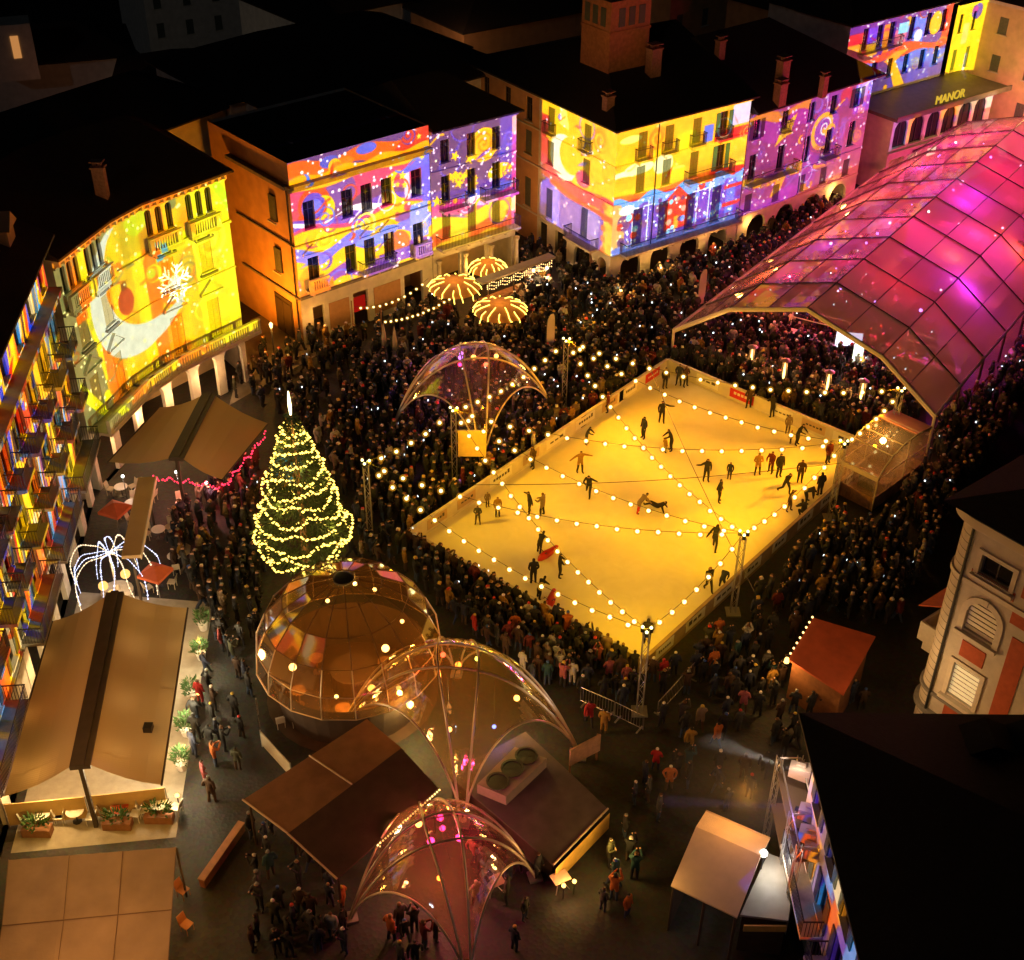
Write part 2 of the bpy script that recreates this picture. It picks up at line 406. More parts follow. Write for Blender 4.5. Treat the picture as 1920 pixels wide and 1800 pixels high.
def pediment(mb, x, z, w, h=.55, y=0):
    mb.box(x-w/2, x+w/2, y-.22, y-.003, z, z+.1)
    mb.add([(x-w/2, y-.06, z+.1), (x+w/2, y-.06, z+.1), (x, y-.06, z+h)], [(0, 1, 2)])
    for s in (-1, 1):
        a = Vector((x+s*w/2, 0, z+.1)); b = Vector((x, 0, z+h)); d = (b-a).normalized(); nn = Vector((-d.z*s, 0, d.x*s))*.1
        mb.add([(a.x, y-.22, a.z), (b.x, y-.22, b.z), (b.x+0, y-.22, b.z+.13), (a.x, y-.22, a.z+.13), (a.x, y-.003, a.z), (b.x, y-.003, b.z), (b.x, y-.003, b.z+.13), (a.x, y-.003, a.z+.13)],
               [(0, 1, 2, 3), (3, 2, 6, 7), (0, 4, 5, 1), (0, 3, 7, 4)])

def arcade(root, L, z1, n, pier, ops, rise=True, x0=0.0, x1=None, top=.35):
    x1 = x1 or L; step = (x1-x0-pier)/n
    for i in range(n):
        a = x0+pier+i*step; ops.append((a, a+step-pier, 0, z1-top, rise))

def shop_floor(root, L, z1, D=3.0, x0=.05, m=None):
    """the dim space behind an open ground floor: back wall, soffit"""
    b = MB(); x1 = L-.05
    b.quad((x0, D, 0), (x1, D, 0), (x1, D, z1), (x0, D, z1), 0); b.quad((x0, .3, z1-.05), (x0, D, z1-.05), (x1, D, z1-.05), (x1, .3, z1-.05), 0)
    return b.build('arcade_back_wall', m or plaster_y, root)

# ---------------------------------------------------------------- curved yellow palazzo on the upper left
def palazzo():
    P = [Vector((-25.9, 65.5, 0)), Vector((-24.5, 71.0, 0)), Vector((-23.2, 73.7, 0)), Vector((-18.9, 79.2, 0))]
    root = thing('house', 'tall curved palazzo with arched top windows and a long stone terrace', 'house', P[1])
    Hh = 15.75; wl = MB(); tr = MB(); pd = MB(); pl = [p-P[1] for p in P]; back = []
    for i in range(3):
        a, b = pl[i], pl[i+1]; d = b-a; L = d.length; M = Matrix.Translation(a) @ Matrix.Rotation(math.atan2(d.y, d.x), 4, 'Z')
        wl.M = tr.M = M; ops = []
        if i == 0: A, Bm, C = (.8, 1.5, 2.2, 3.4, 4.1, 4.8), (1.7, 4.5), (1.7, 4.5)
        elif i == 1: A, Bm, C = (), (), ()
        else: A, Bm, C = (.7, 1.5, 2.3, 3.9, 4.7, 5.5), (1.6, 4.7), (1.6, 4.7)
        for x in A: ops.append((x-.24, x+.24, 13.4, 15.1, True)); window(root, x, 13.4, .48, 1.7, True, 'dark', M)
        for x in Bm: ops.append((x-.5, x+.5, 9.5, 11.5, False)); window(root, x, 9.5, 1.0, 2.0, False, 'shuty', M)
        for x in C: ops.append((x-.5, x+.5, 4.6, 7.4, False)); window(root, x, 4.6, 1.0, 2.8, False, 'shuty', M); pd = MB(M); pediment(pd, x, 7.9, 1.9, .85); pd.build('window_pediment', trim_m, root)
        for x in Bm: MB(M).box(x-.75, x+.75, -.2, -.003, 11.75, 11.9).build('window_hood', dark_stone, root); MB(M).box(x-.7, x+.7, -.22, -.003, 9.25, 9.38).build('window_ledge', dark_stone, root)
        n = {0: 2, 1: 1, 2: 3}[i]; st = L/n
        for k in range(n): ops.append((k*st+.35, (k+1)*st-.35, 0, 3.4, True))
        wall(wl, 0, L, 0, Hh, ops)
        tr.box(0, L, -.16, -.003, 15.15, 15.28); tr.box(0, L, -.45, -.003, 15.6, 15.75)
        for x in np.arange(.15, L-.1, .55): tr.box(x, x+.16, -.36, -.003, 15.3, 15.59)
        tr.box(0, L, -.2, -.003, 12.2, 12.38); tr.box(0, L, -.12, -.003, 8.95, 9.05)
        for g0 in ([x for x in A[:3]], [x for x in A[3:]]):
            if g0: balcony(root, g0[0]-.5, g0[-1]+.5, 12.42, .55, 'stone', M)
        balcony(root, 0.02 if i == 0 else -.1, L+.1 if i < 2 else L+.3, 4.45, 1.6 if i != 1 else 1.66, 'stone', M, name='terrace')
        bb = shop = MB(M); bb.quad((-.3, 3.4, 0), (L+.3, 3.4, 0), (L+.3, 3.4, 4.1), (-.3, 3.4, 4.1)); bb.quad((0, .3, 4), (0, 3.4, 4), (L, 3.4, 4), (L, .3, 4)); bb.build('arcade_back_wall', plaster_y, root)
    wl.M = None
    bk = [pl[0]+Vector((-11, 4, 0)), pl[1]+Vector((-11.5, 5.5, 0)), pl[2]+Vector((-10.6, 6, 0)), pl[3]+Vector((-7, 9, 0))]
    for a, b in ((bk[0], pl[0]), (pl[3], bk[3])): wl.quad((a.x, a.y, 0), (b.x, b.y, 0), (b.x, b.y, Hh), (a.x, a.y, Hh))
    wl.build('wall', plaster, root); tr.build('cornice_trim', trim_m, root)
    off = [Vector((.5, -.2, 0)), Vector((.55, -.25, 0)), Vector((.5, -.35, 0)), Vector((.75, -.3, 0))]
    rf = roof(root, [(p+o).xy for p, o in zip(pl, off)], [(p).xy for p in bk], 15.9, 19.0, hipL=False, hipR=True)
    q = G(190, 350, 17.2)-P[1]; chimney(rf, q.x, q.y, q.z, 1.2, .7)
    # slides, one per face of the curve
    Y, O, GR = (1, .86, .02), (1, .62, .05), (.55, .62, .5)
    Ls = [(P[i+1]-P[i]).length for i in range(3)]; tot = sum(Ls); full = Art(tot, 11.4, Y, 384); f = full
    for k, x in enumerate(np.arange(0, tot, 1.05)): f.rect(x, x+1.05, 0, 11.4, [(1, .84, .0), (.93, .58, .02), (.86, .8, .12), (1, .72, .0), (.95, .9, .1)][(k*7) % 5], .9)
    f.poly([(-1, 0), (3.4, 0), (2.6, 4), (1.6, 11.4), (-1, 11.4)], (.5, .58, .48), .92); f.poly([(.3, 3.2), (2.6, 0), (1.8, 0), (0, 2.2)], (.95, 1, .05)); f.rect(1.2, 2.4, 6.5, 11.4, O, .9)
    f.poly([(3.2, 8.4), (4.4, 8), (6.4, 11.4), (3.8, 11.4)], GR, .9); f.busy(44, [(1, .95, .1), (.9, .6, .05), (.75, .8, .25), (.6, .72, .4), (.8, .9, .3), (.55, .65, .5), (.95, .6, .0), (.7, .4, .05)], 9, .4, 1.3); f.moon(7.2, 6.2, 4.5, (.82, .88, .84), .3, .24, .86)
    f.rect(6.8, 9.2, 8.2, 10.8, (.75, .72, .1), .6); f.disc(8.3, 10.3, 1.0, (.8, .9, .05), .8); f.rect(9.4, 12.5, 7.2, 8.4, (.9, .9, .05)); f.disc(12.6, 9, .9, (1, .75, .05))
    f.rect(12.4, tot, 0, 11.4, (.95, .97, .03), .8); f.swirl(13.9, 6.9, 1.5, (1, 1, .35), 2, .5); f.poly([(tot-1.6, 11.4), (tot, 8.4), (tot, 9.8), (tot-.6, 11.4)], (.8, 1, .05))
    f.disc(6.4, 5.6, .7, (.75, .3, .05), ry=.9); f.rect(6.15, 6.65, 6.4, 6.9, (.45, .2, .05)); f.disc(10.6, 5.2, .5, (1, 1, .9)); f.flake(10.6, 5.2, 1.2, (1.2, 1.2, 1.15)); f.rect(9.5, 10, 7, 8.3, (.4, .8, .85))
    f.rect(0, tot, 10.75, 11.4, (.95, .6, .05), .75); f.dots(190, (1, 1, .75), .06, .13)
    c0 = 0
    for i in range(3):
        a = Art(Ls[i], 11.4, Y, 200); i0 = int(c0/tot*f.nx); i1 = int((c0+Ls[i])/tot*f.nx)
        a.p = f.p[:, i0:i1]; a.ny, a.nx = a.p.shape[:2]; a.X, a.Y = np.meshgrid((np.arange(a.nx)+.5)/a.nx*a.w, (np.arange(a.ny)+.5)/a.ny*a.h); c0 += Ls[i]
        project(a, HIGH_LENS+Vector((-.5, -.6, .2*i)), P[i]+Vector((0, 0, 4.5)), P[i+1]-P[i], 1.35)
    return root

TOWER_LENS = [G(1470, 1436, 5.6), G(1487, 1514, 5.4), G(1487, 1555, 5.2), G(1495, 1587, 5.0)]
HIGH_LENS = Vector((27.5, 46.5, 16.5)); FLANK_LENS = Vector((26.0, 36.5, 15.6))
palazzo()

# ---------------------------------------------------------------- house with a lamp-orange side wall and a painted attic
def attic_house():
    p0, p1 = (-15.7, 84.5), (-6.45, 92.45)
    r, L = house('house with plain lamp-orange side wall, dark cornice and a painted high attic', p0, p1); ops = []
    xs = (1.4, 4.65, 6.35, 8.15, 10.9)
    row(r, xs, 9.0, 11.1, .95, ops, 'dark'); row(r, xs, 4.6, 6.8, .95, ops, 'dark')
    for a, b in ((1.0, 2.0), (4.6, 6.0), (9.4, 11.2)): ops.append((a, b, 0, 2.8, False))
    for a, b in ((2.4, 4.2), (6.5, 9.0)): MB().box(a, b, -.05, -.003, .5, 2.7).build('shop_blind', mat('tan_blind', (.4, .22, .1), .8, .1, 3), r)
    MB().box(4.7, 5.9, .32, .4, 1.0, 2.2).build('red_shop_sign', lamp_mat('red_sign_light', (1, .02, .01), .3, True), r)
    shell(r, L, 11, 14.2, ops, [plaster, plaster_o])  # orange side plaster holds the passage lamplight in its colour
    t = MB(); t.box(-.35, L, -.5, -.003, 12.35, 12.6); t.box(-.2, L, -.25, -.003, 12.1, 12.34); t.box(0, L, -.12, -.003, 7.95, 8.05); t.box(0, L, -.16, -.003, 3.75, 3.95)
    t.box(-.5, -.003, 0, 8, 12.35, 12.6); t.box(-.14, -.003, 0, 8, 7.95, 8.05); t.box(-.14, -.003, 0, 8, 3.75, 3.9); t.build('cornice_trim', dark_stone, r)
    for x in xs[:1]+xs[2:4]: p = MB(); pediment(p, x, 7.05, 1.7, .7); p.build('window_pediment', trim_m, r)
    for x in (1.4, 10.9): balcony(r, x-.85, x+.85, 4.4, .75, 'stone')
    balcony(r, 5.2, 8.4, 4.4, .75, 'iron'); shop_floor(r, L, 3.8)
    # side wall windows and doorway
    Ms = Matrix.Translation((0, 0, 0)) @ Matrix.Rotation(R(-90), 4, 'Z')
    for yy, z, h in ((2.4, 9.2, 2), (2.4, 5.2, 1.9)):
        o = link('window', win_meshes(.85, h, False, 'shutg')[0], r); o.matrix_local = Matrix.Translation((-.24, yy, z)) @ Matrix.Rotation(R(-90), 4, 'Z')
        for nme, me in win_meshes(.85, h, False, 'shutg')[1]: link(nme, me, o)
    d = MB(); d.box(-.08, -.01, 1.2, 3.6, 0, 3.1); d.box(-.14, -.081, 1.3, 2.35, 0.1, 2.8, 0); d.box(-.14, -.081, 2.45, 3.5, .1, 2.8); d.build('doorway', frame_m, r)
    rf = MB(); rf.slab([(.2, .2, 14.05), (L, .2, 14.05), (L, 10.8, 14.05), (.2, 10.8, 14.05)], .1); rf.build('roof', roofm, r)
    dp = MB().tube([(-.1, .35, .2), (-.1, .35, 12.3)], .05); dp.build('drainpipe', iron, r)
    a = Art(L, 10.2, (.45, .25, .62), 320)   # from z = 4.0 to 14.2
    a.rect(0, L, 8.5, 10.2, (.42, .3, .66)); a.wave(8.8, 9.9, (.95, .5, .08), .25, 5, 1); a.disc(3.4, 9.5, .8, (.2, .45, .85), ry=.45); a.disc(6.6, 9.75, .9, (.25, .5, .9), ry=.4); a.disc(4.6, 9.2, .9, (.95, .6, .1), ry=.35); a.poly([(8.6, 8.5), (L, 8.5), (L, 10.2), (10.2, 10.2)], (.85, .22, .3)); a.wave(8.5, 8.95, (.98, .75, .1), .15, 3)
    a.poly([(0, 0), (1, 0), (1, 8.5), (0, 8.5)], (.85, .3, .55)); a.wave(6.4, 8.3, (.9, .25, .6), .35, 6, .5); a.disc(4.2, 7.2, 1.3, (.5, .35, .75)); a.disc(1.9, 6.7, 1.35, (.95, .35, .2)); a.disc(1.8, 6.6, 1.0, (.2, .3, .85)); a.disc(1.9, 6.5, .6, (.35, .55, 1)); a.moon(2.6, 6.2, 1.0, (1, .85, .1), -.5, .2, .85)
    a.wave(7.9, 8.6, (1, .78, .05), .15, 7, 2); a.wave(4.7, 5.6, (.45, .3, .85), .35, 7, 2); a.wave(5.2, 5.5, (.95, .95, 1), .3, 5, 2.2); a.wave(4.3, 4.9, (.95, .2, .65), .35, 6, .4)
    a.moon(9.2, 6.1, 1.35, (1, .85, .1), .55, .15, .85); a.rect(9.8, 10.3, 5, 7.2, (.9, .85, .95)); a.rect(11.4, L, 2.5, 8, (.3, .45, .95)); a.poly([(9.4, 7), (12, 8.4), (12, 7.2)], (.35, .5, .95))
    a.wave(0, 4.6, (1, .82, .08), .35, 6.5, .7); a.swirl(2.4, 3.9, .9, (1, .95, .35), 1.5); a.swirl(6.2, 4.0, 1.0, (1, .98, .6), 2); a.wave(2.4, 3.4, (.35, .55, .98), .4, 4.6, 2); a.poly([(4.8, 2.6), (7.2, 3.6), (9.4, 3.2), (8, 2.0)], (.4, .65, 1)); a.disc(9.6, 3.7, .8, (.5, .15, .75), ry=.35); a.wave(.2, 1.3, (.55, .25, .8), .35, 5, 3); a.disc(9, 1.6, 1.1, (.85, .5, .35)); a.rect(7.2, 12.2, .2, 1.2, (.5, .3, .85)); a.disc(1, 1.2, .9, (1, .7, .1)); a.disc(5.6, 1.3, .9, (1, .9, .1)); a.rect(10.2, 11.9, 1.6, 4.4, (.55, .7, 1)); a.rect(0, 3, 0, .8, (.95, .6, .15))
    a.busy(34, [(.1, .25, .85), (1, .8, .05), (.75, .05, .6), (.95, .3, .1), (.95, .95, 1), (.35, .1, .7), (.3, .6, 1)], 3); a.dots(110, (1, .95, 1), .06, .14); a.stars(9, (1, .9, .4), .2, .4, (5, 12, 6, 10))
    project(a, HIGH_LENS+Vector((-1, -.8, .2)), Vector((*p0, 4.0)), Vector((*p1, 0))-Vector((*p0, 0)), 1.55)
attic_house()

# ---------------------------------------------------------------- purple starred house with columns below
def starred_house():
    p0, p1 = (-6.4, 92.45), (.05, 97.45)
    r, L = house('narrow house with long iron balconies and a colonnade, purple starry picture on its front', p0, p1); ops = []
    xs = (1.35, 3.8, 6.2)
    row(r, xs, 11.0, 12.8, .8, ops, 'dark'); row(r, xs, 7.75, 9.95, .8, ops, 'dark'); row(r, xs, 4.85, 7.05, .8, ops, 'shutg')
    for i in range(3): ops.append((.5+i*2.6, 2.6+i*2.6, 0, 3.3, False))
    shell(r, L, 10, 13.7, ops, plaster)
    balcony(r, .3, L-.1, 4.35, .9); balcony(r, .7, 3.2, 7.35, .7); balcony(r, 4.6, 7.9, 7.35, .8)
    t = MB(); t.box(0, L, -.12, -.003, 10.4, 10.5); t.box(0, L, -.3, -.003, 13.45, 13.7); t.build('cornice_trim', trim_m, r)
    for i in range(4): MB().lathe([(.26, 0), (.26, .15), (.19, .2), (.16, 3.0), (.25, 3.1), (.25, 3.3)], 10, (.32+i*2.57, -.35)).build('column', stone, r)
    shop_floor(r, L, 4.1)
    roof(r, [(0.03, -.5), (L+.4, -.5)], [(0.03, 10.5), (L+.4, 10.5)], 13.75, 16.2, hipL=False, hipR=True)
    a = Art(L, 9.6, (.3, .1, .62), 224)      # from z = 4.1
    a.rect(L-1.6, L, 4, 9.6, (.38, .3, .8)); a.moon(5.0, 7.5, 1.35, (1, .85, .0), -.1, -.1, .62); a.disc(5.0, 7.5, 1.2, (.95, .78, .05)); a.swirl(5.0, 7.6, .95, (.8, .6, .0), 2, .3); a.swirl(7.5, 7.6, .8, (.5, .45, .95), 1.6, .4)
    a.poly([(2.2, 7.6), (3.1, 8.7), (2.6, 7.6)], (.15, .3, .8)); a.poly([(6.2, 6.2), (7.4, 8), (7, 6.2)], (.2, .35, .85)); a.wave(3.4, 4.4, (.2, .5, .95), .3, 5, 1); a.disc(6.6, 5.0, 1.2, (1, .85, .1), ry=.7); a.wave(4.0, 4.6, (.35, .2, .75), .2, 3)
    a.wave(2.3, 3.5, (.85, .1, .7), .3, 6.5, .3); a.disc(4.0, 3.2, .9, (1, .95, 1), ry=.4); a.disc(5.0, 3.0, .9, (.95, .75, .95), ry=.4); a.wave(-.6, 2.5, (.98, .85, .05), .3, 6, 2); a.wave(.2, 1.4, (.95, .4, .1), .3, 4.4, 0); a.disc(2.6, .9, 1, (.95, .85, .1)); a.rect(0, L, -.1, .25, (.8, .75, .1)); a.disc(6.4, 1.4, .8, (.95, .8, .1))
    a.busy(16, [(1, .85, .05), (.5, .2, .9), (.2, .3, .9), (.95, .9, 1), (.7, .1, .6)], 4); a.dots(110, (.95, .9, 1), .06, .13, (0, L, 3.5, 9.6)); a.stars(15, (1, .85, .25), .25, .52, (0, 4.2, 3.6, 7.8)); a.stars(10, (1, 1, .9), .1, .2)
    project(a, HIGH_LENS+Vector((-1.2, -.5, .4)), Vector((*p0, 4.1)), Vector((*p1, 0))-Vector((*p0, 0)), 1.55)
starred_house()

# ---------------------------------------------------------------- big corner house
def corner_house():
    C = Vector((7.75, 94.75, 0)); p1 = Vector((19.1, 102.8, 0)); p2 = Vector((-3.6, 111, 0))
    r, L = house('large yellow corner house over round arches, four storeys with a hipped roof', C.xy, p1.xy); ops = []
    D = 19.82; xs = (2.6, 5.3, 8.2, 11.1); Hh = 13.2
    sb = lambda x: 'openb' if x > 10 else 'openg'
    row(r, xs, 10.5, 12.5, .9, ops, lambda x: 'openb' if x > 10 else 'shutg'); row(r, xs, 7.6, 9.75, .9, ops, lambda x: 'openb' if x > 10 else 'shutg'); row(r, xs, 3.0, 6.2, 1.0, ops, 'shutg')
    arcade(r, L, 2.75, 4, 1.1, ops)
    b = MB(); wall(b, 0, L, 0, Hh, ops); b.quad((L, 0, 0), (L, D, 0), (L, D, Hh), (L, 0, Hh)); b.quad((L, D, 0), (0, D, 0), (0, D, Hh), (L, D, Hh))
    # the side towards the alley: local frame with x from the far end to the corner
    Ms = Matrix.Translation((0, D, 0)) @ Matrix.Rotation(R(-90), 4, 'Z'); b.M = Ms; so = []
    for x in (2.0, 5.2, 8.3, 11.4, 16.2):
        for z0, z1 in ((10.5, 12.5), (7.7, 9.7), (3.0, 5.6)):
            so.append((x-.45, x+.45, z0, z1, False)); window(r, x, z0, .9, z1-z0, False, 'shutg' if (x > 10 or z0 < 9) else 'dark', Ms)
    so += [(15.0, 17.6, 0, 2.4, True), (18.2, 19.3, 0, 2.2, True), (10.0, 11.2, 0, 2.3, False), (12.4, 14, 0, 2.3, False)]
    wall(b, 0, 9.75, 0, Hh, [o for o in so if o[1] < 9.7], 1); wall(b, 9.75, D, 0, Hh, [o for o in so if o[0] > 9.75]); b.build('wall', [plaster, plaster_o], r)  # far half of alley side: orange lamplight put into the plaster colour
    t = MB()
    for z, d in ((2.62, .1), (6.95, .09), (10.1, .09)): t.box(-d, L, -d, -.003, z, z+.12); t.box(-d, -.003, -.003, D, z, z+.12)
    t.box(-.3, L, -.3, -.003, 12.95, 13.2); t.box(-.3, -.003, -.003, D, 12.95, 13.2); t.build('cornice_trim', trim_m, r)
    balcony(r, .9, L-.3, 2.75, .9); balcony(r, 7.2, 12.2, 7.4, .8)
    for x in xs: balcony(r, x-.75, x+.75, 10.35, .5)
    balcony(r, 14.6, 18.2, 2.75, .9, 'iron', Ms); balcony(r, 15.5, 16.9, 10.35, .5, 'iron', Ms); balcony(r, 10.7, 12.1, 10.35, .5, 'iron', Ms)
    bk = MB(); bk.quad((.4, 3.2, 0), (L-.3, 3.2, 0), (L-.3, 3.2, 2.7), (.4, 3.2, 2.7)); bk.quad((.4, .3, 2.6), (.4, 3.2, 2.6), (L-.3, 3.2, 2.6), (L-.3, .3, 2.6)); bk.build('arcade_back_wall', plaster_y, r)
    rf = roof(r, [(-.8, -.8), (L+.1, -.8)], [(-.8, D+.8), (L+.1, D+.8)], 13.4, 17.0, hipL=True, hipR=False)
    dp = MB().tube([(4.1, -.1, 2.8), (4.1, -.1, 12.9)], .05); dp.build('drainpipe', iron, r)
    Mi = (Matrix.Translation(r.location) @ Matrix.Rotation(r.rotation_euler.z, 4, 'Z')).inverted()
    for x, y, z, h, w in ((1140, 205, 14.0, 1.0, .75), (1225, 120, 15.9, 1.2, 1.0), (1350, 95, 15.6, .8, .7)):
        q = Mi @ G(x, y, z); chimney(rf, q.x, q.y, q.z, h, w)
    # roof turret
    q = Mi @ G(1152, 92, 16.6); tb = MB(); x, y = q.x, q.y; wz = 21.0
    tb.box(x-2.0, x+2.0, y-1.8, y+1.8, 13.2, wz); tb.box(x-2.06, x+2.06, y-1.86, y+1.86, 18.4, 18.6); tu = tb.build('roof_turret', mat('turret_brick', (.5, .2, .09), .9, .2, 3, .3, 20), r)
    for sx in (-.9, .1, 1.1):
        MB().box(x+sx-.3, x+sx+.3, y-1.86, y-1.803, 18.9, 20.3).build('turret_window', shut_g, tu)
        MB().box(x-2.06, x-2.003, y+sx-.3, y+sx+.3, 18.9, 20.3).build('turret_window', shut_g, tu)
    tr_ = MB(); tr_.add([(x-2.4, y-2.2, wz), (x+2.4, y-2.2, wz), (x+2.4, y+2.2, wz), (x-2.4, y+2.2, wz), (x, y, wz+1.4)], [(0, 1, 4), (1, 2, 4), (2, 3, 4), (3, 0, 4), (3, 2, 1, 0)]); tr_.build('turret_roof', roofm, tu)
    q = Mi @ G(1122, 95, 15.6); chimney(rf, q.x, q.y, q.z, 1.0, .9)
    # front slide z 2.7 .. 13.0
    Y = (1, .84, .02); a = Art(L, 10.4, Y, 320)
    a.rect(0, L, 8, 10.4, (1, .8, .03)); a.disc(4.1, 9.0, .9, (1, .62, .05)); a.swirl(4.1, 9.0, .8, (1, .85, .2), 1.6, .4); a.disc(.7, 6.4, 1.2, (1, 1, .85), ry=.55); a.disc(2.4, 6.9, 1.5, (1, 1, .8), ry=.5); a.disc(4.9, 6.7, 1.0, (1, 1, .8), ry=.9); a.disc(1.4, 9.4, 1.1, (1, .97, .6), ry=.3); a.wave(4.9, 6.2, (1, .78, .03), .3, 6, 1)
    a.rect(5.8, 7.2, 4.2, 6.2, (1, .95, .5)); a.disc(7.2, 8.2, 1.3, (.98, .9, .1), ry=.8); a.poly([(10.2, 7.4), (L, 7.2), (L, 8.2), (10.2, 8.2)], (.9, .2, .1)); a.rect(9, 10, 7.6, 9, (.3, .6, .95)); a.rect(12, L, 8.4, 10.2, (.85, .85, .95)); a.wave(4.4, 5.2, (1, .9, .3), .2, 5, 0); a.wave(4.2, 4.9, (.9, .2, .1), .15, 9, 2.2); a.rect(0, 10, 4.4, 6, Y, .6)
    a.busy(22, [(1, .95, .5), (1, .6, .05), (1, .7, .0), (1, 1, .85), (.95, .5, .05)], 5)
    a.rect(0, L, 0, 4.3, (.05, .35, .85)); a.wave(3.6, 4.5, (.35, .75, 1), .3, 3, 1); a.poly([(0, 0), (1.4, 0), (1.2, 2.4), (.8, 4.2), (0, 4.4)], (.85, .75, .55)); a.disc(1.2, 2.6, .7, (.3, .15, .65)); a.disc(1.4, 3.6, .8, (1, 1, .95), ry=.4)
    a.rect(5.5, 8.0, .8, 3.0, (.92, .12, .12)); a.poly([(5.1, 3.0), (8.4, 3.0), (6.75, 4.5)], (.92, .12, .12)); a.rect(6.5, 7.0, .8, 1.9, (1, .75, .3)); [a.disc(x, y, .28, (1, .75, .7)) for x, y in ((6, 2.4), (7.5, 2.4), (6.75, 3.3), (6, 1.5), (7.5, 1.5))]
    for x in (2.0, 3.6, 8.9, 10.2): a.rect(x, x+.12, .4, 4, (.85, .95, 1)); a.rect(x-.5, x+.6, 3.5, 3.62, (.9, .97, 1))
    a.rect(12.2, 13.2, .3, 3.8, (.15, .6, .95)); a.rect(11.6, L, 1.4, 1.75, (.9, .15, .15)); a.rect(11.9, L, 3.0, 3.3, (.9, .2, .2)); a.wave(-.2, .5, (.05, .6, .9), .15, 4); [a.disc(a.rng.uniform(.3, L), a.rng.uniform(.2, 4), a.rng.uniform(.12, .4), [(.3, .1, .7), (.6, .9, 1), (.9, .15, .3), (.05, .15, .6), (.2, .7, 1)][i % 5]) for i in range(36)]; a.dots(110, (.95, 1, 1), .06, .14, (0, L, 0, 4.5)); a.dots(40, (1, 1, .8), .04, .1)
    e = p1-C; project(a, HIGH_LENS+Vector((-1.5, 0, 0)), C+Vector((0, 0, 2.7)), e, 1.55)
    # side slide, only the half next to the corner
    n0 = 9.8; w = D-n0; a = Art(w, 10.6, Y, 256); ee = (C-p2).normalized()
    a.disc(8, 9, 1, (1, .68, .1)); a.swirl(8, 9, .9, (.95, .85, .2), 1.6, .4); a.poly([(2.6, 8.8), (4, 8.6), (3.4, 10.6), (2.8, 10.6)], (1, .97, .6)); a.rect(0, 1.3, 4.2, 9, (.85, .2, .35)); a.wave(4.0, 5.4, (.9, .12, .5), .4, 9, 2, -.12); a.moon(3.4, 6.2, 1.9, (1, .98, .9), .5, .2, .8); a.disc(6, 5.2, .9, (.9, .15, .6), ry=.7)
    a.wave(-1, 4.2, (.42, .42, .85), .3, 9, 2, -.12); a.rect(2, 3, 0, 3.6, (.55, .6, .98)); a.rect(8.9, w, -.1, 4.3, (1, .8, .35)); [a.rect(8.6, 9.2, k*.9, k*.9+.45, (.95, .5, .3)) for k in range(5)]; a.rect(4.4, 6.6, 3.1, 3.25, (.9, .95, 1)); a.rect(6.4, 8.3, .4, 3, (.6, .6, .9)); a.wave(3.7, 4.2, (1, .35, .3), .2, 9, 2, -.12); a.rect(0, 1.6, 2.6, 3.8, (.2, .35, .9)); a.busy(14, [(1, .9, .4), (1, .7, .1), (.95, .4, .5), (.6, .6, 1)], 7); a.dots(80, (1, .95, 1), .06, .14)
    project(a, Vector((-14, 62.5, 13.2)), p2+ee*n0+Vector((0, 0, 2.7)), ee, 1.35)
corner_house()

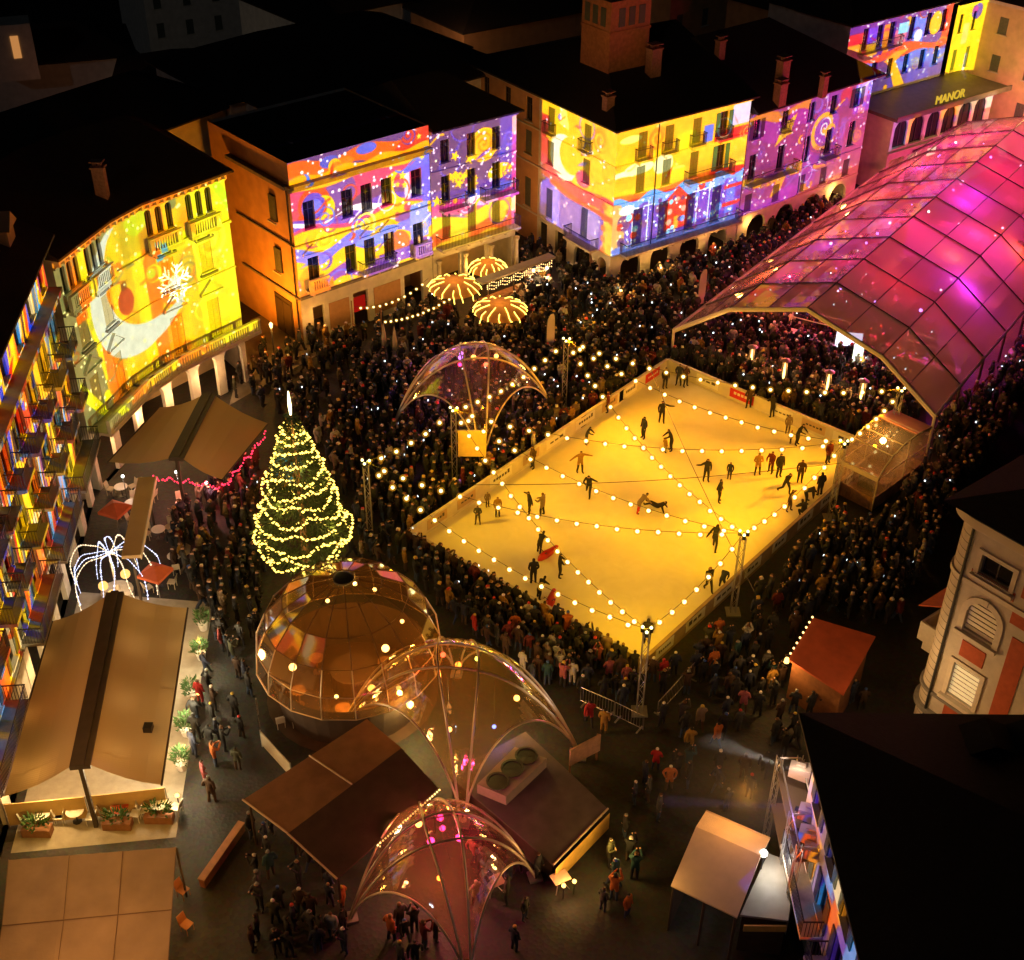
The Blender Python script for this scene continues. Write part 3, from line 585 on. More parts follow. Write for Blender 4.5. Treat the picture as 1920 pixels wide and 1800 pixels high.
# ---------------------------------------------------------------- row house with the blue spiral
def spiral_house():
    p0, p1 = (19.2, 102.95), (31.6, 113.3)
    r, L = house('lower row house right of the corner house, purple picture with a blue spiral', p0, p1); ops = []
    xs = (1.0, 4.6, 8.0, 11.0, 14.2)
    row(r, xs, 9.35, 11.0, .9, ops, lambda x: 'openg' if x in (1.0, 14.2) else 'dark'); row(r, xs, 5.75, 8.0, .9, ops, 'dark'); row(r, xs, 2.95, 4.5, .9, ops, 'shutg'); arcade(r, L, 2.6, 4, 1.3, ops)
    shell(r, L, 14, 11.7, ops, plaster); t = MB(); t.box(0, L, -.25, -.003, 11.4, 11.65); t.box(0, L, -.1, -.003, 5.1, 5.2); t.box(0, L, -.1, -.003, 2.62, 2.75); t.box(7.7, 7.78, -.06, -.003, 2.8, 11.3); t.build('cornice_trim', trim_m, r)
    balcony(r, .2, 6.4, 5.5, .8); balcony(r, 10, 12, 5.5, .8); balcony(r, 4, 5.2, 9.2, .5); shop_floor(r, L, 2.6)
    rf = roof(r, [(0.0, -.8), (L+.7, -.8)], [(0.0, 14.5), (L+.7, 14.5)], 11.9, 16.4, hipL=False, hipR=True)
    Mi = (Matrix.Translation(r.location) @ Matrix.Rotation(r.rotation_euler.z, 4, 'Z')).inverted()
    for x, y, z, h, w in ((1463, 175, 12.9, .8, .9), (1468, 130, 14.6, .7, .9), (1545, 155, 13.6, .5, .6)):
        q = Mi @ G(x, y, z); chimney(rf, q.x, q.y, q.z, h, w)
    a = Art(L, 8.9, (.38, .1, .62), 320)
    a.poly([(0, 0), (1.2, 0), (2, 8.9), (0, 8.9)], (.45, .12, .6)); a.wave(6.2, 8.2, (.6, .12, .75), .5, 6, 1); a.wave(7.8, 8.6, (.85, .65, .05), .3, 5, 0); a.poly([(2.2, 2.4), (4.2, 2.6), (5.6, 6.4), (7.4, 7.4), (7.4, 8.4), (4.4, 7.0)], (.95, .82, .02)); a.wave(2.2, 3.0, (.9, .75, .1), .3, 6, 1.5); a.poly([(3.4, -.2), (4.6, 0), (5.6, 2.2), (4.4, 2.2)], (.95, .75, .15)); a.poly([(6.4, 0), (7.6, 0), (7.6, 2.4), (5.6, 2.4)], (.25, .3, .75)); a.wave(-.3, 1.0, (.5, .15, .8), .3, 4, 0)
    a.rect(7.7, L, 0, 8.9, (.1, .28, .75)); a.rect(8.4, 9.8, 6.6, 8.9, (.12, .35, .7)); a.disc(10.2, 5.6, 2.3, (.3, .15, .6)); a.disc(10.2, 5.5, 1.9, (.1, .35, .8)); a.swirl(10.2, 5.6, 2.0, (.98, .8, .2), 1.3, .3); a.swirl(10.2, 5.6, .9, (.9, .95, 1), 1.8, .3); a.disc(10.6, 2.3, 1.3, (.98, .72, .1), ry=.5); a.disc(10.6, 2.6, 1.2, (.25, .3, .7), ry=.45); a.rect(7.8, 9.6, 0, .9, (.85, .65, .15)); a.rect(12.2, L, 0, 8.9, (.2, .28, .55), .8); a.disc(12.6, 8, .8, (.75, .1, .4)); a.rect(14.6, 15.6, 5.8, 8.9, (.75, .6, .15)); a.rect(9.8, L, 0, 2.0, (.28, .38, .55), .7); a.rect(12.4, 13.2, 2, 6, (.15, .4, .75)); a.wave(3.4, 3.9, (.6, .5, .6), .4, 4, 1, op=.5)
    a.busy(44, [(1, .8, .05), (.5, .1, .75), (.15, .2, .75), (.85, .8, 1), (.6, .1, .6), (.2, .5, .9)], 6); a.dots(160, (.95, .9, 1), .06, .15); a.p *= .9
    project(a, HIGH_LENS+Vector((.5, 0, 0)), Vector((*p0, 2.7)), Vector((*p1, 0))-Vector((*p0, 0)), 1.65)
spiral_house()

# ---------------------------------------------------------------- department store: arched front block with lettering, tall block behind
def text_mesh(txt, size, depth, m, parent, M, name='lettering'):
    cu = bpy.data.curves.new(name, 'FONT'); cu.body = txt; cu.size = size; cu.extrude = depth; cu.align_x = 'CENTER'
    o = bpy.data.objects.new(name, cu); COL.objects.link(o); dg = bpy.context.evaluated_depsgraph_get(); me = bpy.data.meshes.new_from_object(o.evaluated_get(dg)); bpy.data.objects.remove(o)
    me.materials.clear(); me.materials.append(m); q = link(name, me, parent); q.matrix_local = M
    return q
def store():
    p0, p1 = Vector((34.6, 114.95, 0)), Vector((46.3, 123.4, 0)); d = p1-p0
    r = thing('store_building', 'department store with six tall arches, flat canopy roof and lit yellow lettering', 'store', p0, math.atan2(d.y, d.x)); L = d.length; ops = []
    Ma = Matrix()
    for i in range(6):
        x = .35+i*2.3; ops.append((x, x+1.85, 4.3, 6.9, True)); window(r, x+.925, 4.3, 1.85, 2.6, True, 'dark')
    for a, b in ((.4, 2.4), (3.0, 5.2), (5.8, 8.2), (8.8, 11.0), (11.6, 13.8)): ops.append((a, b, 0, 3.2, False))
    shell(r, L, 6, 7.5, ops, plaster); t = MB(); t.box(-.3, L+.3, -.35, -.003, 3.85, 4.05); t.build('cornice_trim', trim_m, r)
    c = MB(); c.slab([(-1.2, -1.3, 7.75), (L+.8, -1.3, 7.75), (L+.8, 5, 7.75), (-1.2, 5, 7.75)], .3); c.box(-1.2, L+.8, -1.3, -1.2, 7.751, 7.95); c.build('canopy_roof', mat('bronze_sheet', (.12, .1, .085), .5, .2, 2), r)
    sg = MB(); sg.box(4.1, 8.3, -1.1, -1.0, 7.97, 8.05); so = sg.build('sign', iron, r)
    text_mesh('MANOR', 1.15, .05, lamp_mat('yellow_sign_light', (1, .62, .05), .75), so, Matrix.Translation((6.2, -1.05, 8.06)) @ Matrix.Rotation(R(90), 4, 'X'))
    shop_floor(r, L, 3.8)
    w = MB(); w.box(6.0, 8.0, 2.7, 2.9, .8, 2.9); w.box(8.9, 10.9, 2.7, 2.9, .8, 2.9); w.build('lit_shop_window', lamp_mat('shop_light', (1, .82, .5), 3.0, True), r)
    a = Art(L, 3.6, (.42, .28, .5), 256); a.rect(0, 2.3, 0, 3.6, (.2, .5, .75)); a.rect(2.2, 3.2, 0, 3.6, (.95, .7, .2)); a.rect(4.9, 6.7, 0, 3.6, (.5, .35, .65)); a.rect(6.7, 9.4, 1.9, 3.6, (1, .68, .1)); a.rect(9.4, 12.6, 1.8, 3.6, (.15, .6, .6)); a.rect(12.9, L, 0, 3.6, (.85, .8, .8)); a.rect(8.9, 9.4, 0, 1.6, (.3, .25, .7)); a.wave(-.3, .5, (.1, .6, .7), .1, 5); a.dots(60, (1, .95, .95), .03, .08)
    project(a, HIGH_LENS+Vector((1.0, 0, 0)), p0+Vector((0, 0, 3.95)), d, 1.2)
    # tall block
    q0, q1 = Vector((29.9, 117.2, 0)), Vector((41.6, 126.05, 0)); d2 = q1-q0
    r2, L2 = house('tall block behind the arched store, rainbow striped picture around narrow dark windows', q0.xy, q1.xy); ops = []
    xs = (2.3, 4.3, 6.0, 8.9, 11.3, 13.6); row(r2, xs, 12.3, 14.3, .8, ops, 'dark'); row(r2, (4.3, 6.6, 8.9, 11.3, 13.4), 9.1, 10.9, .8, ops, 'dark')
    shell(r2, L2, 10, 15, ops, plaster); balcony(r2, 1.5, 7.2, 12.1, .6); t = MB(); t.box(-.2, L2+.2, -.35, -.003, 14.75, 15); t.build('cornice_trim', trim_m, r2)
    roof(r2, [(-.6, -.7), (L2+.3, -.7)], [(-.6, 10.6), (L2+.3, 10.6)], 15.1, 17.4)
    a = Art(L2, 6.9, (.15, .1, .75), 256); a.rect(0, 3, 3.6, 6, (.9, .2, .35)); a.rect(0, 2, 3.6, 5.0, (.95, .75, .15)); a.rect(2.6, 4.0, 3.6, 5, (.95, .8, .1)); a.rect(2.6, 3.9, 4.8, 6.2, (.4, .35, .95)); a.rect(4.8, 5.6, 3.6, 6.2, (.98, .7, .1)); a.rect(6.5, 8.2, 3.6, 5.4, (.95, .6, .75)); a.rect(6.9, 8.4, 5, 6, (.6, .9, 1)); a.rect(9.2, 10.8, 3.6, 6.2, (.25, .65, 1)); a.disc(10, 4.4, .6, (1, .95, 1)); a.disc(12.4, 5.2, .9, (1, .85, .15), ry=1.1); a.wave(2.6, 3.7, (.98, .45, .05), .4, 9, 3.2); a.wave(1.2, 2.8, (.15, .6, .95), .3, 7, 0); a.poly([(3, 1.6), (7, 3.4), (9, 3.4), (4, .8)], (1, .75, .1)); a.poly([(7.6, 0), (9.2, 0), (7.2, 2.6), (6.4, 2.2)], (1, .8, .1)); a.rect(9.4, 12.6, 0, 1.6, (.2, .35, .85)); a.disc(5, 1.2, 1.6, (.25, .05, .65)); a.rect(13.6, 15, 3, 6.9, (.95, .35, .15)); a.busy(30, [(.1, .25, .85), (1, .8, .05), (.75, .05, .6), (.95, .3, .1), (.95, .95, 1), (.35, .1, .7), (.3, .6, 1)], 8); a.dots(120, (.95, 1, 1), .04, .12); a.stars(6, (1, 1, 1), .15, .3)
    project(a, HIGH_LENS+Vector((1.6, 0, .3)), q0+Vector((0, 0, 8.0)), d2, 1.25)
    # yellow corner house at the frame edge
    s0, s1 = Vector((42.2, 126.5, 0)), Vector((45.9, 129.2, 0)); r3, L3 = house('bright yellow house with an orange flank at the far corner of the square', s0.xy, s1.xy); ops = []
    row(r3, (1.0, 3.0), 11.6, 13.4, .6, ops); row(r3, (1.0, 3.0), 8.0, 10, .6, ops, 'shutg'); b = MB(); wall(b, 0, L3, 0, 14.4, ops); ops = []
    e = Vector((.62, -.78, 0)); Mx = Matrix.Translation((L3, 0, 0)) @ Matrix.Rotation(R(-88), 4, 'Z'); b.M = Mx
    for x in (2.2, 6.0, 9.6):
        for z in (11.4, 7.8, 4.0): ops.append((x-.5, x+.5, z, z+1.6, False)); window(r3, x, z, 1, 1.6, False, 'shutg', Mx)
    wall(b, 0, 13, 0, 14.4, ops); b.M = None; b.build('wall', plaster_y, r3); t = MB(); t.box(0, L3, -.3, -.003, 14.1, 14.4); t.M = Mx; t.box(0, 13, -.3, -.003, 14.1, 14.4); t.box(0, 13, -.15, -.003, 2.9, 3.1); t.build('cornice_trim', trim_m, r3)
    rb = MB(); rb.add([(-.5, -.5, 14.5), (L3+.1, -.5, 14.5), (L3+.1, 9, 14.5), (-.5, 9, 14.5), (L3*.5, 4, 16.5)], [(0, 1, 4), (1, 2, 4), (2, 3, 4), (3, 0, 4)]); rb.M = Mx; rb.add([(-.4, -.6, 14.5), (13.4, -.6, 14.5), (13.4, 9, 14.5), (-.4, 9, 14.5), (3, 4, 16.6), (13.4, 4, 16.6)], [(0, 1, 5, 4), (2, 3, 4, 5), (3, 0, 4)]); rb.build('roof', roofm, r3)
    a = Art(L3, 7, (1, .95, .02), 96); a.disc(3.2, 6.0, .8, (.3, .5, .95)); a.disc(2.9, 6.1, .4, (.75, .2, .9)); a.rect(1.5, 2.4, 3, 5, (.95, .95, .7)); a.rect(2.6, 3, 0, 2, (1, 1, 1)); a.dots(14, (1, 1, .8), .04, .1)
    project(a, HIGH_LENS+Vector((2.2, 0, .3)), s0+Vector((0, 0, 7.4)), s1-s0, 1.3)
    lamp('POINT', (47.0, 119.0, 9), 1500, (1, .55, .16), .3, name='added_fill_light')  # lamp without a fixture, added to brighten the orange flank
store()

# ---------------------------------------------------------------- tall houses along the left edge
def left_houses():
    q0, q1 = Vector((-21.9, 29.9, 0)), Vector((-26.02, 64.6, 0)); d = q1-q0
    # seen from the square x runs from near (left of picture bottom) to far, so the frame starts at the far end
    for k, (a, b, lab) in enumerate(((.47, 1.0, 'tall house with many projecting balconies next to the curved palazzo'), (0.0, .465, 'nearer tall house with balconies behind the largest terrace awning'))):
        A = q0.lerp(q1, a); Bm = q0.lerp(q1, b)
        # front seen from the square: left end is the near end
        r, L = house(lab, A.xy, Bm.xy); r.rotation_euler.z = math.atan2((Bm-A).y, (Bm-A).x); ops = []
        # into the house is +y of the local frame: turned to the west
        H1 = 17.6; n = 6 if k == 0 else 5; xs = [1.3+i*(L-2.4)/(n-1) for i in range(n)]
        for z0, z1 in ((14.9, 16.6), (11.4, 13.6), (8.0, 10.2), (4.6, 6.8)): row(r, xs, z0, z1, 1.0, ops, 'openg' if z0 != 14.9 else 'dark')
        arcade(r, L, 4.0, n, .9, ops, False); shell(r, L, 9, H1, ops, plaster)
        t = MB(); t.box(-.0, L, -.75, -.003, 14.35, 14.6); t.box(0, L, -.15, -.003, 4.1, 4.3); t.box(0, L, -.5, -.003, 17.3, 17.6)
        for x in np.arange(.3, L, .9): t.box(x, x+.2, -.6, -.003, 14.0, 14.349)
        t.build('cornice_trim', dark_stone, r); shop_floor(r, L, 4.1)
        for x in xs:
            for z in (11.2, 7.8): balcony(r, x-1.0, x+1.0, z, 1.0, m1=dark_stone)
        for i in range(0, n-1, 2): balcony(r, xs[i]-1.1, xs[i+1]+1.1, 4.4, 1.1, m1=dark_stone)
        roof(r, [(-.1, -.9), (L+.1, -.9)], [(-.1, 9.5), (L+.1, 9.5)], 17.7, 20.4, hipL=False, hipR=False)
        if k == 0:
            for x in (3, 7.5, 12, 16): rfq = MB(); rfq.box(x-.7, x+.7, .6, 2.2, 17.9, 19.4); rfq.add([(x-.9, .4, 19.4), (x+.9, .4, 19.4), (x+.9, 3, 19.4), (x-.9, 3, 19.4), (x, .4, 20.2), (x, 3, 20.2)], [(0, 1, 4), (2, 3, 5), (1, 2, 5, 4), (3, 0, 4, 5)]); rfq.build('dormer', plaster_o, r)
        art = Art(L, 13.4, (.95, .75, .05), 320); rg = np.random.default_rng(5+k); cols = [(1, .85, .02), (.95, .45, .05), (.1, .55, .65), (.15, .4, .85), (.8, .1, .25), (.9, .85, .7), (.55, .15, .6), (1, .9, .05), (.1, .1, .25), (.3, .7, .9), (1, .6, .05)]
        x = 0
        while x < L:
            w = rg.uniform(.25, .9); y = 0
            while y < 13.4:
                h = rg.uniform(1.2, 4); art.poly([(x, y), (x+w, y), (x+w+.6, y+h), (x+.6, y+h)], cols[rg.integers(len(cols))]); y += h
            x += w
        art.disc(L*.3, 5, 2, (1, .85, .05)); art.disc(L*.75, 8, 1.8, (1, .8, .05)); art.moon(L*.5, 9, 2.0, (.9, .3, .1)); art.dots(60, (1, 1, .9), .04, .12)
        project(art, FLANK_LENS+Vector((0, k*.4, 0)), A+Vector((0, 0, 4.2)), Bm-A, 1.7)
left_houses()

# ---------------------------------------------------------------- stone villa with the rounded corner on the right
def villa():
    p0 = Vector((19.44, 45.05, 0)); e = Vector((.62, -.785, 0)).normalized(); L = 11.0
    r, _ = house('pale stone villa with a rounded corner, red wall panels and lit shutters', p0.xy, (p0+e*L).xy)
    Z1 = 0; red = mat('red_render', (.42, .085, .03), .9, .15, 3, .2, 15); st = mat('villa_stone', (.55, .47, .37), .85, .1, 2, .3, 14); Hh = 14.1; rad = 1.05
    b = MB(); ops = []; tr = MB(); rp = MB()
    def bay(x):
        for z0, z1, ar, w in ((11.7, 12.75, False, 1.55), (8.5, 10.3, True, 1.55), (4.5, 6.5, False, 1.4)):
            ops.append((x-w/2, x+w/2, z0, z1, ar))
            if ar or z0 < 5:
                o = link('window', win_meshes(w, z1-z0, ar, 'dark')[0], r); o.location = (x, 0, z0)
                q = MB()
                nn = int((z1-z0)/.24)
                for i in range(nn):
                    z = z0+.02+i*(z1-z0)/nn; hw = w/2 if (not ar or z < z1-w/2) else math.sqrt(max(.01, (w/2)**2-(z-(z1-w/2))**2))
                    q.box(x-hw, x+hw, .12, .15, z, z+.2)
                q.M = None; qq = q.build('roller_shutter', mat('glowing_cream_shutter' if z0 < 5 else 'white_shutter', (.75, .66, .5), .7, emit=(1, .75, .35) if z0 < 5 else None, estr=.35), o); qq.location = (-x, 0, -z0)  # lower shutters carry their light as emission
                if x < 3 or z0 > 5: pass
            else: window(r, x, z0, w, z1-z0, False, 'dark')
            t = .16
            tr = MB()
            if ar:
                zc = z1-w/2; pts = arc(x, zc, w/2, 12); po = arc(x, zc, w/2+.3, 12)
                for i in range(12):
                    a1, a2, b2, b1 = pts[i], pts[i+1], po[i+1], po[i]; tr.add([(a1[0], -.1, a1[1]), (a2[0], -.1, a2[1]), (b2[0], -.1, b2[1]), (b1[0], -.1, b1[1]), (b1[0], 0, b1[1]), (b2[0], 0, b2[1])], [(0, 1, 2, 3), (3, 2, 5, 4)])
                for s in (-1, 1): a1, a2 = sorted((x+s*w/2, x+s*(w/2+.3))); tr.box(a1, a2, -.1, -.003, z0-.1, zc)
                tr.box(x-.12, x+.12, -.16, -.101, z1, z1+.35)
            else:
                for s in (-1, 1): a1, a2 = sorted((x+s*w/2, x+s*(w/2+.22))); tr.box(a1, a2, -.1, -.003, z0-.05, z1+.2)
                tr.box(x-w/2, x+w/2, -.1, -.003, z1, z1+.2)
            tr.build('window_surround', mat('villa_trim', (.62, .53, .42), .8, .08, 4), r); MB().box(x-w/2-.3, x+w/2+.3, -.25, -.003, z0-.3, z0-.1).build('window_ledge', mat('villa_trim', (.62, .53, .42)), r)
        rp.box(x-.62, x+.62, -.05, -.003, 7.0, 7.9); rp.box(x-.62, x+.62, -.05, -.003, 3.2, 4.0)
        rp.box(x-1.25, x-.98, -.04, -.003, 12.0, 13.4) if x > 4 else None
    for x in (2.45, 6.35, 10.0): bay(x)
    for x0, x1 in ((1.35, 3.55), (5.1, 7.5), (8.9, 10.9)): rp.box(x0, x1, -.03, -.003, 11.28, 11.72)
    for x in (4.4, 8.2): rp.box(x-.42, x+.42, -.05, -.003, 3.0, 9.6); rp.box(x-.6, x+.6, -.035, -.003, 11.72, 13.4); rp.box(x-.75, x+.75, -.035, -.003, 10.2, 10.86)
    wall(b, rad, L, 0, Hh, ops)
    n = 10; ring = [(rad-rad*math.sin(i/n*math.pi/2), rad-rad*math.cos(i/n*math.pi/2)) for i in range(n+1)]
    for (xa, ya), (xb, yb) in zip(ring, ring[1:]): b.quad((xb, yb, 0), (xa, ya, 0), (xa, ya, Hh), (xb, yb, Hh))
    b.quad((0, 9, 0), (0, rad, 0), (0, rad, Hh), (0, 9, Hh)); b.quad((L, 9, 0), (0, 9, 0), (0, 9, Hh), (L, 9, Hh)); b.build('wall', st, r)
    # joints of the rusticated corner, bands and eaves
    jt = MB()
    for z in np.arange(.6, 13.3, .42):
        for (xa, ya), (xb, yb) in zip(ring, ring[1:]):
            ca, cb = Vector((xa-rad, ya-rad, 0)).normalized()*.008, Vector((xb-rad, yb-rad, 0)).normalized()*.008
            jt.quad((xb+cb.x, yb+cb.y, z), (xa+ca.x, ya+ca.y, z), (xa+ca.x, ya+ca.y, z+.035), (xb+cb.x, yb+cb.y, z+.035))
    jt.build('stone_joint', mat('dark_joint', (.12, .1, .08), .9), r)
    def band(mb, z0, z1, out):
        o = [(rad-(rad+out)*math.sin(i/n*math.pi/2), rad-(rad+out)*math.cos(i/n*math.pi/2)) for i in range(n+1)]
        path = [(L, -out)]+o+[(-out, 9)]
        for (xa, ya), (xb, yb) in zip(path, path[1:]): mb.quad((xb, yb, z0), (xa, ya, z0), (xa, ya, z1), (xb, yb, z1)); 
        inner = [(L, .05)]+[(rad-(rad-.05)*math.sin(i/n*math.pi/2), rad-(rad-.05)*math.cos(i/n*math.pi/2)) for i in range(n+1)]+[(.05, 9)]
        for i in range(len(path)-1):
            mb.quad((path[i+1][0], path[i+1][1], z1), (path[i][0], path[i][1], z1), (inner[i][0], inner[i][1], z1), (inner[i+1][0], inner[i+1][1], z1)); mb.quad((path[i][0], path[i][1], z0), (path[i+1][0], path[i+1][1], z0), (inner[i+1][0], inner[i+1][1], z0), (inner[i][0], inner[i][1], z0))
    tr = MB(); band(tr, 10.88, 11.12, .1); tr.build('stone_band', mat('villa_trim', (.62, .53, .42)), r); tr = MB(); band(tr, 13.8, 14.1, .2); tr.build('stone_band', mat('villa_trim', (.62, .53, .42)), r)
    k = MB(); band(k, 3.9, 4.05, .14); k.build('string_course', dark_stone, r); k = MB(); band(k, 2.7, 2.95, .22); k.build('string_course', dark_stone, r); rp.build('red_panel', red, r)
    ev = MB(); band(ev, 14.101, 14.5, .5); ev.build('eaves', mat('cream_eaves', (.6, .5, .34), .8), r)
    dp = MB().tube([(1.0, -.12, .3), (1.0, -.12, 14.0)], .07); dp.build('drainpipe', iron, r)
    rf = MB(); rf.add([(-.5, -.5, 14.55), (L, -.5, 14.55), (L, 9.5, 14.55), (-.5, 9.5, 14.55), (5, 4.5, 17), (L, 4.5, 17)], [(0, 1, 5, 4), (1, 2, 5), (2, 3, 4, 5), (3, 0, 4)]); rf.build('roof', roofm, r)
    # side balcony with a red awning
    sb = MB(); sb.box(-1.5, -.003, 2.0, 4.4, 4.5, 4.7); sb.box(-1.5, -1.4, 2.0, 4.4, 4.701, 5.6); sb.box(-1.4, -.003, 2.0, 2.12, 4.701, 5.6); sb.box(-1.3, -.003, 2.3, 2.6, 3.8, 4.499); sb.build('balcony', trim_m, r)
    aw = MB(); aw.slab([(-1.7, 1.8, 6.6), (0, 1.8, 7.6), (0, 4.6, 7.6), (-1.7, 4.6, 6.6)], .06); aw.build('awning', red, r)
villa()

# ---------------------------------------------------------------- dark roofed house in the lower right corner
def near_house():
    p0, p1 = Vector((12.5, 36.4, 0)), Vector((12.5, 16.0, 0))
    r, L = house('near house with a big black roof and a sliver of bright striped facade', p0.xy, p1.xy); ops = []
    xs = [1.6+i*2.7 for i in range(7)]
    row(r, xs, 6.3, 8.2, 1.0, ops, 'openg'); row(r, xs, 3.4, 5.2, 1.0, ops, 'openg'); arcade(r, L, 3.0, 7, .8, ops, False); shell(r, L, 16, 9.9, ops, plaster); shop_floor(r, L, 2.9)
    for i in (0, 2, 4): balcony(r, xs[i]-1, xs[i]+3.6, 3.2, .9)
    t = MB(); t.box(0, L, -.3, -.003, 9.5, 9.9); t.box(0, L, -.12, -.003, 2.95, 3.1); t.build('cornice_trim', trim_m, r)
    dark_roof = mat('black_slate', (.012, .012, .016), .75, .3, 4, .4, 12); rf = roof(r, [(-.4, -.9), (L, -.9)], [(-.4, 17), (L, 17)], 10.0, 12.2, hipL=True, hipR=False, m=dark_roof)
    for px in (1840, 1925):
        q = G(px, 1372, 10.4); M = Matrix.Rotation(-r.rotation_euler.z, 4, 'Z') @ Matrix.Translation(-r.location); q = M @ q
        d = MB(); d.box(q.x+.1, q.x+1.3, q.y-.8, q.y+.8, 9.6, 10.7); d.add([(q.x-.05, q.y-.95, 10.7), (q.x-.05, q.y+.95, 10.7), (q.x-.05, q.y, 11.15), (q.x+1.5, q.y-.95, 10.7), (q.x+1.5, q.y+.95, 10.7), (q.x+1.5, q.y, 11.15)], [(0, 1, 2), (0, 2, 5, 3), (1, 4, 5, 2), (0, 3, 4, 1)]); d.build('dormer', dark_roof, rf)
    a = Art(L, 6.6, (.12, .35, .75), 320); rg = np.random.default_rng(3); cols = [(.15, .55, .95), (.4, .1, .8), (1, .75, .1), (.95, .9, .8), (.1, .3, .6), (.3, .1, .6), (.05, .05, .15), (.95, .5, .1), (.2, .7, .95)]; x = 0
    while x < L:
        w = rg.uniform(.5, 1.1); y = 0
        while y < 6.6: h = rg.uniform(1, 3); a.poly([(x, y), (x+w, y), (x+w+.5, y+h), (x+.5, y+h)], cols[rg.integers(len(cols))]); y += h
        x += w
    a.dots(60, (1, 1, 1), .03, .08)
    project(a, Vector((1.5, 26.5, 4.2)), p0+Vector((0, 0, 3.0)), p1-p0, .8)
near_house()

# ---------------------------------------------------------------- dark houses behind the square
def back_house(label, px, z, along, L, D, wm=plaster, lit=()):
    """px: picture position of the near eaves corner at height z; along: direction of the front in degrees"""
    p = G(*px, z); a = R(along); r = thing('house', label, 'house', (p.x, p.y, 0), a, 'dark houses behind the square'); ops = []
    n = max(2, int(L/3.2)); xs = [1.5+i*(L-3)/(n-1) for i in range(n)]
    for k in range(int((z-3)/3.3)): row(r, xs, 3+k*3.3, 4.7+k*3.3, .9, ops, 'shutg')
    shell(r, L, D, z, ops, wm); rf = roof(r, [(-.6, -.7), (L+.6, -.7)], [(-.6, D+.7), (L+.6, D+.7)], z+.1, z+.1+D*.22)
    return r, rf
back_house('long dark house behind the starred house, its roof beside the alley', (560, 230), 12.5, 42, 22, 12)
back_house('dark house behind the curved palazzo at the upper left', (60, 330), 12.0, 55, 20, 12)
back_house('large dark roof in the middle of the upper left', (430, 190), 12.5, 40, 24, 13)
r_, f_ = back_house('grey gabled house faintly lit in the upper left', (215, 175), 9.0, 10, 12, 10, mat('grey_render', (.4, .38, .35), .9, .3, 4, .3, 10))
r_, f_ = back_house('dark house in the top left corner with one lit window', (-60, 130), 9.0, 20, 15, 10)
q = (Matrix.Translation(r_.location) @ Matrix.Rotation(r_.rotation_euler.z, 4, 'Z')).inverted() @ G(28, 80, 12); MB().box(q.x-.35, q.x+.35, q.y-.1, q.y, 10.6, 12.6).build('stair_tower_window', lamp_mat('dim_orange_window', (1, .42, .12), .5), r_)
MB().box(q.x-2.2, q.x+1.6, q.y+.003, q.y+3, 8.5, 13.6).build('stair_tower', plaster, r_)
back_house('dark house near the top middle of the picture', (560, 40), 11, 40, 20, 12)
back_house('brick house behind the corner house at the top, beside the turret', (870, 60), 11.5, 35, 16, 10, plaster_o)
back_house('dark house behind the row house with the spiral', (1260, -20), 14, 40, 22, 12, plaster_o)
back_house('dark red house between the row house and the tall block', (1495, 30), 13, 40, 8, 9, plaster_o)
back_house('dark house far behind at the very top left', (260, -60), 11, 30, 24, 12)
back_house('dark house at the top right corner of the square', (1880, -60), 16, 35, 22, 12)
lamp('POINT', G(150, 168, 8)+Vector((0, -2.5, 1)), 60, (1, .35, .15), .2, name='yard_lamp_light'); lamp('POINT', G(300, 150, 5)+Vector((0, -4, 0)), 120, (1, .75, .5), .2, name='yard_lamp_light')
lamp('POINT', G(880, 60, 12)+Vector((-3, -3, 0)), 300, (1, .5, .22), .2, name='yard_lamp_light')
# ================================================================= THE SQUARE
def ground():
    m = bpy.data.materials.new('cobbles'); m.use_nodes = True; nt = m.node_tree; b = nt.nodes['Principled BSDF']; N = nt.nodes.new; Lk = nt.links.new
    tc = N('ShaderNodeTexCoord'); v = N('ShaderNodeTexVoronoi'); v.inputs['Scale'].default_value = 5.5; Lk(tc.outputs['Object'], v.inputs['Vector'])
    n = N('ShaderNodeTexNoise'); n.inputs['Scale'].default_value = .35; n.inputs['Detail'].default_value = 8; Lk(tc.outputs['Object'], n.inputs['Vector'])
    r = N('ShaderNodeValToRGB'); r.color_ramp.elements[0].color = (.012, .011, .011, 1); r.color_ramp.elements[1].color = (.05, .044, .04, 1); Lk(n.outputs['Fac'], r.inputs['Fac'])
    mx = N('ShaderNodeMixRGB'); mx.blend_type = 'MULTIPLY'; mx.inputs[0].default_value = .6; Lk(r.outputs['Color'], mx.inputs[1]); Lk(v.outputs['Color'], mx.inputs[2]); Lk(mx.outputs[0], b.inputs['Base Color'])
    rr = N('ShaderNodeMapRange'); rr.inputs[3].default_value = .45; rr.inputs[4].default_value = .85; Lk(n.outputs['Fac'], rr.inputs[0]); Lk(rr.outputs[0], b.inputs['Roughness'])
    bp = N('ShaderNodeBump'); bp.inputs['Strength'].default_value = .5; bp.inputs['Distance'].default_value = .03; Lk(v.outputs['Distance'], bp.inputs['Height']); Lk(bp.outputs[0], b.inputs['Normal'])
    g = MB().quad((-400, -100, 0), (400, -100, 0), (400, 700, 0), (-400, 700, 0)); tag(g.build('ground', m), kind='structure')
    pv = MB(); pts = [G(430, 760), G(640, 640), G(560, 560), G(470, 600)]; pv.add([(p.x, p.y, .006) for p in pts], [(0, 1, 2, 3)]); tag(pv.build('pavement', mat('granite_slabs', (.22, .19, .16), .75, .2, 1.5, .3, 6)), kind='structure')
ground()
wood = mat('weathered_wood', (.26, .13, .06), .75, .3, 3, .3, 12)
steel = mat('galvanised_steel', (.42, .4, .38), .4, metal=.7)
white_m = mat('white_plastic', (.75, .73, .7), .5, .05, 4)
